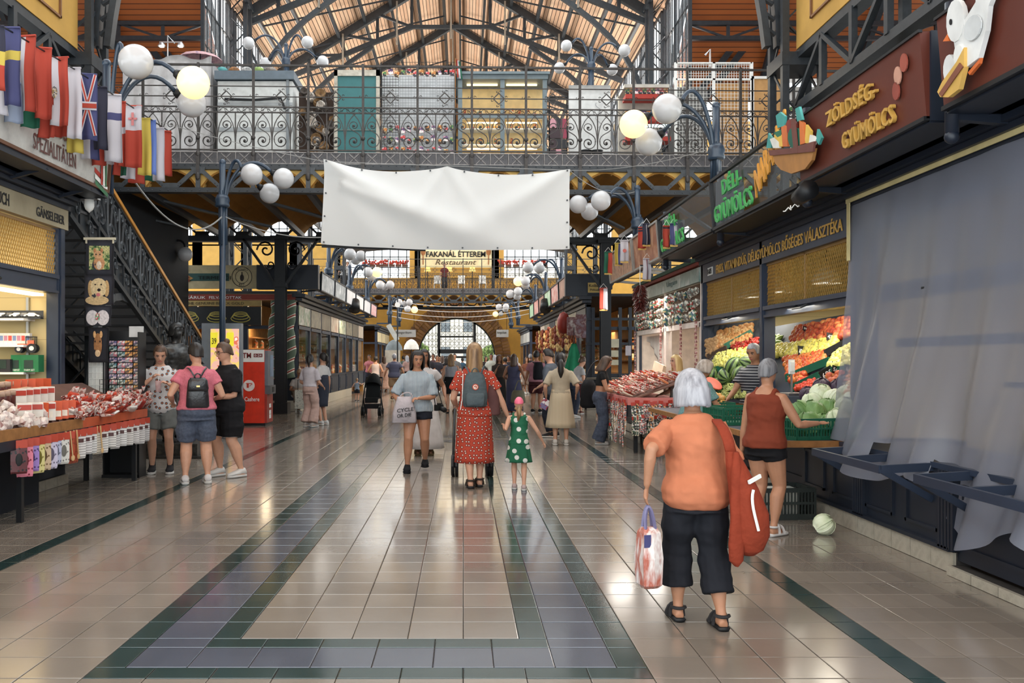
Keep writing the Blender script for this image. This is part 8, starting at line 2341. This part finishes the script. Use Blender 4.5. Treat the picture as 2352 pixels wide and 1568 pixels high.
text('CYCLE',(-.10,-.075,-.12),(1,0,.12),(0,0,1),.22,.05,BLACK,tb,.004,.015);text('OR DIE',(-.10,-.07,-.19),(1,0,.12),(0,0,1),.19,.05,BLACK,tb,.004,.015)
MB().tube(bez((-.07,0,.07),(-.05,-.02,.14),(.12,-.04,.2),(.1,.0,.06),8),.008,5).obj('handle',cloth((214,202,208)),tb)
MB().tube([V((J5[0][5].x+.02*cos(k),J5[0][5].y+.01,J5[0][5].z+.02*sin(k))) for k in [pi*i/5 for i in range(11)]],.005,5).obj('wrist_watch',STEEL,o5)
# white dress woman behind with the camera
WDR=cloth((222,214,212))
o6,*_=person('woman in a long white dress half hidden behind the striped blouse',974,1044,1.66,.1,0,'t',('long',DARKH),('tee',WDR,.50,.4),('skirt',WDR,.07,.7,.64),((120,96,60),'sandal'),arms=((.20,-.04,.56),(-.18,-.06,.55)),vox=.016)
cmr=thing('photo_camera','black photo camera hanging at the hip of the white dress woman','camera',P(1008,936,13.2),.5)
MB().box((0,0,0),(.13,.06,.09)).box((0,-.01,.055),(.05,.05,.03)).obj('body',BLACK,cmr);MB().tube([(.02,-.03,-.01),(.03,-.13,-.03)],[.035,.04],12).obj('lens',BLACK,cmr,True);MB().tube([(-.06,0,.03),(-.09,.02,.3)],.008,5).tube([(.06,0,.03),(.0,.05,.3)],.008,5).obj('strap',BLACK,cmr)
# ---- the three by the left table
PICKT=spots((200,198,198),(48,74,86),14,.26,(176,96,54),.14,rnd=.6)
o7,J7,*_=person('boy in a white tee shirt with a pick pattern drinking from a clear cup',368,1086,1.70,.25,.05,'l',('short',BROWNH),('tee',PICKT,.47,.7,.014),('shorts',(128,134,132),.36,1.25),((44,44,48),'sneaker'),arms=((.07,-.14,.70),(-.05,-.15,.745)),feet=((.075,-.02,0),(-.06,.0,0)),fat=1.0,vox=.011,head=(.45,.1),handk='grip',pole=((1,.3,-.8),(-1,.3,-.8)))
for sg,ii in ((1,0),(-1,1)):
 a_=J7[ii][2];MB().tube([a_+V((0,0,-.02)),a_+V((0,0,.06)),a_+V((0,0,.11))],[.045,.042,.042],10).obj('sock',cloth((40,42,46)),o7,True)
cp=thing('drinking_cup','clear plastic cup with a straw in the hands of the boy','cup',to_world(o7,(.0,-.30,1.17)),0);MB().lathe([(.03,-.08),(.042,.06),(.044,.065)],n=14).obj('cup',clearmat((226,190,190),.4,.1),cp,True);MB().tube([(0,0,.02),(0,.03,.2)],.004,5).obj('straw',WHITEM,cp)
PINKM=mottle([(176,82,100),(206,116,130),(192,96,114)],60,.9,key='pink_melange')
o8,*_=person('woman in a pink melange top and denim shorts with a black backpack',452,1110,1.70,PI+.35,.05,'l',('short',DARKH),('tee',PINKM,.53,.45,.016),('shorts',mottle([(62,70,88),(84,92,110)],40,.9),.43,1.12),((236,230,230),'sneaker'),arms=((.16,-.10,.58),(-.14,-.13,.60)),feet=((.08,0,0),(-.075,.0,0)),fat=1.22,vox=.011,head=(.15,.5))
bp=thing('backpack','small black leather backpack on the pink top woman','backpack',o8.location,o8.rotation_euler.z)
LEA=mat((38,38,42),.3,0,.6,.2,20,.15,40)
q=MB();q.loft([[V((x*w,.155+y*d,z)) for x,y in [(max(-.42,min(.42,cos(t)*.5)),max(-.4,min(.4,sin(t)*.5))) for t in [2*pi*k/16 for k in range(16)]]] for z,w,d in ((.93,.28,.12),(.95,.32,.16),(1.10,.30,.16),(1.22,.27,.13),(1.29,.20,.07))]);q.obj('pouch',LEA,bp,True)
q=MB();q.loft([[V((x*w,.225+y*d,z)) for x,y in [(cos(t)*.5,sin(t)*.5) for t in [2*pi*k/12 for k in range(12)]]] for z,w,d in ((1.13,.22,.02),(1.16,.25,.06),(1.26,.22,.05),(1.28,.18,.02))]);q.obj('flap',LEA,bp,True);MB().box((0,.262,1.19),(.04,.01,.02)).obj('buckle',mat((206,180,120),.3,.8),bp)
for sg in (-1,1):
 MB().tube(bez((sg*.03,.17,1.29),(sg*.09,.16,1.40),(sg*.12,.05,1.46),(sg*.13,-.1,1.34),8),.013,6,flat=.5).obj('shoulder_strap',LEA,bp)
MB().tube(bez((-.04,.17,1.28),(-.04,.19,1.36),(.04,.19,1.36),(.04,.17,1.28),6),.009,5).obj('carry_handle',LEA,bp)
o9,J9,U9,H9=person('woman in a black tee shirt and black shorts with glasses and hair in a bun',524,1094,1.72,-.75,.05,'l',('bun',BROWNH),('tee',(34,34,38),.46,.85,.018),('shorts',(26,26,30),.44,1.25),((232,230,226),'sneaker'),arms=((.06,-.16,.595),(-.08,-.15,.60)),feet=((.09,.04,0),(-.07,-.04,0)),fat=1.25,vox=.011,head=(.22,-.1),glasses=True,bust=True)
MB().tube([H9(-.36,.05,.22)+V((0,.022*cos(k),.022*sin(k)-.02)) for k in [2*pi*i/10 for i in range(11)]],.008,5).obj('hoop_earring',mat((236,226,206),.4),o9)
for sg,ii in ((1,0),(-1,1)):
 hip,kn=J9[ii][0],J9[ii][1];c_=hip+(kn-hip)*.86;MB().tube([c_,c_+(kn-hip)*.03],.105,18).obj('white_hem',WHITEM,o9)
 # ---- bronze statue
BRZ=mottle([(40,40,42),(66,66,66),(96,94,90)],9,.38,metal=.6,key='bronze')
stt,*_=person('bronze',400,1030,1.86,.95,.08,'m',('curly',DARKH),('shirt',(50,50,50),.44,1.6,.02),('pants',(50,50,50),.97,1.2),((50,50,50),'shoe'),arms=((.12,-.2,.66),(-.14,-.16,.58)),vox=.016,bronze=BRZ,Y=14.0,z0=.22,fat=1.25,head=(.1,0))
stt.name='statue';tag(stt,'dark bronze statue of a standing man on a low plinth behind the boy','statue')
pl=MB().box((0,0,.11),(1.0,.9,.22)).box((0,0,.02),(1.15,1.05,.04)).obj('plinth',BRZ,None,loc=(stt.location.x,14.0,0));tag(pl,'low dark plinth under the bronze statue','plinth')
# ---- middle distance
V_=.017
person('woman in a white blouse and pale pink trousers standing beside the black dress woman',712,980,1.62,PI-.5,0,'l',('ponytail',DARKH),('tee',(222,212,220),.56,.8,.014),('pants',(214,176,164),.96,1.5),((206,196,190),'sneaker'),arms=((.13,-.14,.57),(-.10,-.16,.56)),vox=V_,head=(-.1,.5))
person('woman in a white tee shirt and a long dark pinafore looking at the kiosk',741,976,1.66,PI/2+2.7,0,'l',('ponytail',DARKH),('tee',(226,222,220),.60,.6),('skirt',(58,64,80),.26,.35,.70),((232,232,230),'sneaker'),arms=((.12,-.05,.48),(-.17,-.02,.47)),vox=V_,head=(-.15,-.2),fat=.9)
person('old woman in a tan cap sitting on the kiosk plinth with a shopping trolley',684,944,1.55,.5,.25,'t',('cap',[(150,120,96),(176,146,120)],'visor'),('tee',(206,196,190),.47,.6),('skirt',(190,170,150),.20,.4),((210,206,200),'sneaker'),arms=((.10,-.22,.42),(-.12,-.22,.42)),feet=((.07,-.22,0),(-.05,-.24,0)),seat=.33,Y=25.4,vox=V_,fat=1.1)
tro=thing('shopping_trolley','floral fabric shopping trolley in front of the seated old woman','trolley',(P(693,0,24.9).x,24.9,0),0);MB().loft([[V((x,y,z)) for x,y in ((-.17,-.13),(.17,-.13),(.17,.13),(-.17,.13))] for z in (.14,.2,.62,.66)]).obj('bag',mottle([(150,176,166),(226,226,216),(90,110,106)],16,.8),tro);MB().tube([(-.14,.16,.1),(-.14,.18,.95),(.14,.18,.95),(.14,.16,.1)],.012,5).obj('handle',BLACK,tro)
for sx in (-.17,.17):
 MB().tube([(sx-.015,.1,.07),(sx+.015,.1,.07)],.07,12).obj('wheel',WHITEM,tro)
person('toddler in a pale blue vest and dark shorts holding the pushchair',820,922,.84,PI-.2,0,'l',('short',BLOND),('tank',(150,168,190),.50,0),('shorts',(46,50,60),.3,1.15),((60,70,84),'sneaker'),arms=((.22,-.02,.52),(-.26,-.05,.78)),vox=.013,face=False)
pushchair('black pushchair with a raised hood standing in the left half of the aisle',856,924,PI,True,Y=24.0)
person('woman in a bare backed pale top bending over the hooded pushchair',862,912,1.66,PI-.1,.18,'m',('up',DARKH),('tank',(226,200,190),.55,0),('pants',(150,150,150),.95,1.1),arms=((.16,-.16,.6),(-.14,-.18,.6)),vox=.02,face=False)
person('woman in a long pale pink flowered dress near the left kiosk',882,900,1.68,PI+.3,0,'m',('mid',BROWNH),('tee',(206,176,162),.56,.5),('skirt',mottle([(206,170,150),(176,130,110)],20,.9),.08,.5),((120,80,60),'sandal'),vox=.022,face=False)
person('grey haired man in a navy striped polo with a strap across his back',906,918,1.74,PI+.1,0,'m',('short',SILVER),('tee',stripes((58,60,84),(96,96,116),2,18,.55),.48,.6,.016),('shorts',(176,140,104),.45,1.1),((90,70,60),'sandal'),arms=((.22,-.02,.50),(-.22,.0,.5)),feet=((.05,.1,.02),(-.05,-.08,0)),fat=1.25,vox=.02,face=False)
person('woman in a striped sleeveless top and black skirt left of the red dress',1036,948,1.66,PI+.1,0,'l',('mid',BLOND),('tank',stripes((206,204,210),(70,72,84),0,26,.5),.50,0),('skirt',(34,34,38),.33,.1),((96,76,60),'sandal'),fat=1.15,vox=.02,face=False)
person('woman in an open brown robe over black facing the camera',1146,938,1.66,.15,0,'t',('mid',BROWNH),('tee',(70,56,50),.48,.9,.014),('skirt',(34,32,34),.10,.3),((40,36,34),'shoe'),arms=((.16,-.06,.5),(-.06,-.12,.75)),vox=.02)
person('woman in a long blue dress carrying an olive bag on her shoulder',1180,950,1.66,PI-.3,0,'t',('mid',BROWNH),('tank',(86,88,120),.55,0),('skirt',(82,84,118),.05,.25),((206,96,70),'sneaker'),arms=((.14,-.12,.58),(-.2,.0,.56)),fat=1.1,vox=.02,face=False)
t=thing('shoulder_bag','olive canvas shoulder bag beside the long blue dress','bag',P(1190,908,24.0),PI);MB().loft([[V((x*w,y*.2,z)) for x,y in [(cos(k*pi/6)*.5,sin(k*pi/6)*.5) for k in range(12)]] for z,w in ((-.2,.36),(-.17,.42),(.08,.34),(.14,.26))]).obj('pouch',cloth((130,126,104)),t,True);MB().tube(bez((-.12,0,.12),(-.06,0,.5),(.0,0,.5),(.1,0,.12),8),.015,5).obj('strap',cloth((130,126,104)),t)
person('small child in a white vest and peach shorts beyond the blue dress',1200,905,1.05,PI+.8,0,'l',('short',BLOND),('tee',(230,222,216),.50,.3),('shorts',(226,150,120),.35,1.2),vox=.02,face=False)
o10,*_=person('man in a pink tee shirt and maroon shorts wearing a black backpack',1232,948,1.76,PI-.25,0,'m',('short',DARKH),('tee',(206,138,152),.50,.6,.018),('shorts',(84,40,46),.40,1.2),((36,36,40),'sneaker'),fat=1.15,vox=.018,face=False)
t=thing('backpack','black backpack on the pink tee shirt man','backpack',o10.location,o10.rotation_euler.z+.5);MB().loft([[V((x*w,.17+y*d,z)) for x,y in [(cos(k*pi/6)*.5,sin(k*pi/6)*.5) for k in range(12)]] for z,w,d in ((.95,.26,.14),(1.0,.32,.2),(1.3,.3,.2),(1.45,.22,.1))]).obj('pouch',cloth((34,36,42)),t,True);MB().tube(bez((.1,.14,1.4),(.12,.05,1.5),(.13,-.05,1.45),(.13,-.1,1.3),6),.018,5).obj('shoulder_strap',BLACK,t)
person('young man in a grey blue shirt and dark trousers facing the cream dress woman',1268,1004,1.72,PI+1.0,.08,'l',('short',DARKH),('tee',(92,100,112),.47,.9,.016),('pants',(40,44,58),.93,1.1),((60,58,60),'sneaker'),arms=((.13,-.12,.56),(-.13,-.12,.55)),vox=V_,head=(.3,.4))
o11,*_=person('woman in a pleated cream dress with a long black tail of hair',1288,1022,1.62,PI-.1,.03,'l',('tail',DARKH),('tee',(206,188,160),.56,.85,.014),('skirt',stripes((212,196,168),(186,168,140),0,40,.5),.19,.65,.63),((226,220,212),'sneakerc'),arms=((.16,-.04,.52),(-.17,-.06,.56)),vox=V_,face=False)
t=thing('paper_fan','white printed paper bag in the left hand of the cream dress woman','bag',to_world(o11,(.28,-.08,.72)),0);MB().box((0,0,0),(.14,.04,.18)).obj('bag',confetti([(226,222,226),(150,60,80),(120,110,150)],22,.7),t);t.rotation_euler=(0,.5,0)
person('woman in a white top and dark jeans leaning over the kiosk goods',1316,960,1.64,PI-1.2,.45,'l',('bun',BROWNH),('tee',(206,206,210),.55,.5),('pants',(52,60,80),.95,1.05),vox=.02,face=False,arms=((.1,-.25,.55),(-.1,-.25,.55)))
person('girl in a white vest and maroon skirt behind the cream dress woman',1329,950,1.36,PI-.6,.1,'l',('ponytail',DARKH),('tank',(214,206,206),.55,0),('skirt',(96,44,50),.34,.5),((120,70,60),'sneaker'),vox=.02,face=False)
o12,*_=person('young woman in a black crop top and wide dark jeans at the souvenir table',1378,1020,1.58,PI-1.75,.12,'m',('mid',BROWNH),('fit',(34,34,36),.66,.35,.008),('pants',mottle([(50,58,74),(72,80,98)],30,.9),.99,1.75),((206,200,196),'sneaker'),arms=((.10,-.22,.58),(-.10,-.22,.60)),vox=.014,head=(.4,0),fat=.95)
t=thing('shoulder_bag','large black bag behind the jeans woman','bag',P(1352,905,16.2),.4);MB().loft([[V((x*w,y*.2,z)) for x,y in [(cos(k*pi/6)*.5,sin(k*pi/6)*.5) for k in range(12)]] for z,w in ((-.25,.25),(-.2,.36),(.15,.3),(.26,.16))]).obj('pouch',cloth((36,36,40)),t,True);MB().tube(bez((-.08,0,.24),(.0,0,.5),(.1,.0,.6),(.2,0,.62),6),.012,5).obj('strap',BLACK,t)
person('blond saleswoman in a teal flowered blouse at the souvenir stall',1560,1000,1.58,-1.3,.1,'l',('mid',[(206,170,110),(236,206,150)]),('tee',mottle([(90,150,140),(226,216,206),(190,120,110)],20,.8),.47,.6),('pants',(60,64,76),.95,1.1),Y=15.0,vox=.015,arms=((.16,-.12,.55),(-.12,-.16,.58)),fat=1.1)
person('woman with curly grey hair in a teal patterned dress buying apricots',1592,1000,1.52,PI-1.3,.25,'m',('curly',[(120,106,96),(170,158,148),(206,196,188)]),('tee',mottle([(40,66,72),(110,150,150),(60,90,96)],70,.8),.47,.75,.016),('skirt',mottle([(40,66,72),(110,150,150),(60,90,96)],70,.8),.26,.4),Y=11.3,vox=.014,arms=((.10,-.26,.57),(-.12,-.26,.54)),fat=1.25,head=(.3,0))
person('fruit seller in a black tee shirt with white stripes behind the post',1738,1000,1.72,-.9,.05,'m',('short',SILVER),('tee',stripes((40,42,50),(206,204,206),2,26,.82),.47,.65,.016),('pants',(40,44,56),.95,1.1),Y=12.0,vox=.014,arms=((.14,-.2,.58),(-.12,-.22,.56)),fat=1.25,head=(.3,0))
# ---- the far crowd
random.seed(77)
CR=[(985,905,(46,46,56),'short'),(995,898,(96,70,74),'short'),(1004,902,(60,62,76),'short'),(1016,894,(206,196,190),'mid'),(1025,900,(40,40,46),'mid'),(1044,905,(110,112,118),'short'),(1128,900,(210,214,206),'short'),(1116,893,(50,46,48),'mid'),(1160,918,(70,84,120),'short'),(1168,900,(50,50,58),'short'),(1136,890,(150,110,100),'mid'),(1104,888,(90,96,110),'mid'),(1098,885,(190,180,170),'short'),(1178,893,(120,60,56),'short'),(1186,890,(206,190,176),'mid'),(1210,905,(150,90,70),'mid'),(1218,898,(60,60,66),'short'),(972,890,(150,160,176),'short'),(935,888,(190,150,140),'mid'),(926,884,(110,130,120),'short'),(848,895,(206,120,130),'up'),(1340,905,(176,120,100),'mid'),(1306,915,(96,60,60),'up'),(1062,884,(70,110,140),'short'),(1010,884,(206,150,60),'short')]
cn={(46,46,56):'charcoal',(206,196,190):'off white'}
for k,(px,py,c,hr) in enumerate(CR):
 names=['charcoal','mauve','slate','ivory','black','grey','pale green','soot','blue','dark slate','tan','steel blue','cream','brick red','sand','copper','graphite','pale blue','dusty pink','sage','rose','terracotta','plum','teal','mustard']
 person('distant passer by in a %s top in the crowd near the doorway'%names[k] if k not in (20,21,22) else 'shopper in a %s top by the kiosk fronts'%names[k],px,py,random.uniform(1.6,1.8),random.choice((0,PI))+random.uniform(-.5,.5),0,random.choice('lmt'),(hr,random.choice((DARKH,BROWNH,BLOND,SILVER))),('tee',c,.49,random.choice((.5,.8))),random.choice((('pants',(50,56,72),.95,1.1),('shorts',(120,110,100),.42,1.15),('pants',(36,36,42),.95,1.1),('skirt',(150,130,120),.25,.4))),arms=((.19,-.02,.47),(-.19,-.04,.47)),feet=((.05,.06,0),(-.05,-.06,0)),vox=.03,fat=random.uniform(.95,1.2))
for k,(px,c) in enumerate(((788,(232,230,228)),(798,(222,218,214)),(1021,(120,50,50)))):
 person(('visitor in a white shirt and sunglasses on the far footbridge, left of the pair','visitor in a white shirt on the far footbridge, right of the pair','visitor in a dark red shirt on the far terrace')[k],px,660,1.7,.2,0,'l',('short',BROWNH),('tee',c,.47,.6),('pants',(60,60,66),.95,1.1),Y=55.5 if k<2 else 56.4,z0=5.96,vox=.03,glasses=(k==0))
finish_jobs()
# labels that several alike things share get their place in the row
ORDW='first second third fourth fifth sixth seventh eighth ninth tenth eleventh twelfth thirteenth fourteenth fifteenth sixteenth seventeenth eighteenth nineteenth twentieth'.split()
bpy.context.view_layer.update()
same={}
for o in COL.objects:
 if o.parent is None and 'category' in o:
  same.setdefault(o['label'],[]).append(o)
for lb,os_ in same.items():
 if 1<len(os_)<=20 and len(lb.split())<=12:
  def place(o):
   p=o.matrix_world.translation
   return p.x/max(1,p.y)
  for o,w in zip(sorted(os_,key=place),ORDW):
   o['label']=lb+', %s from left'%w
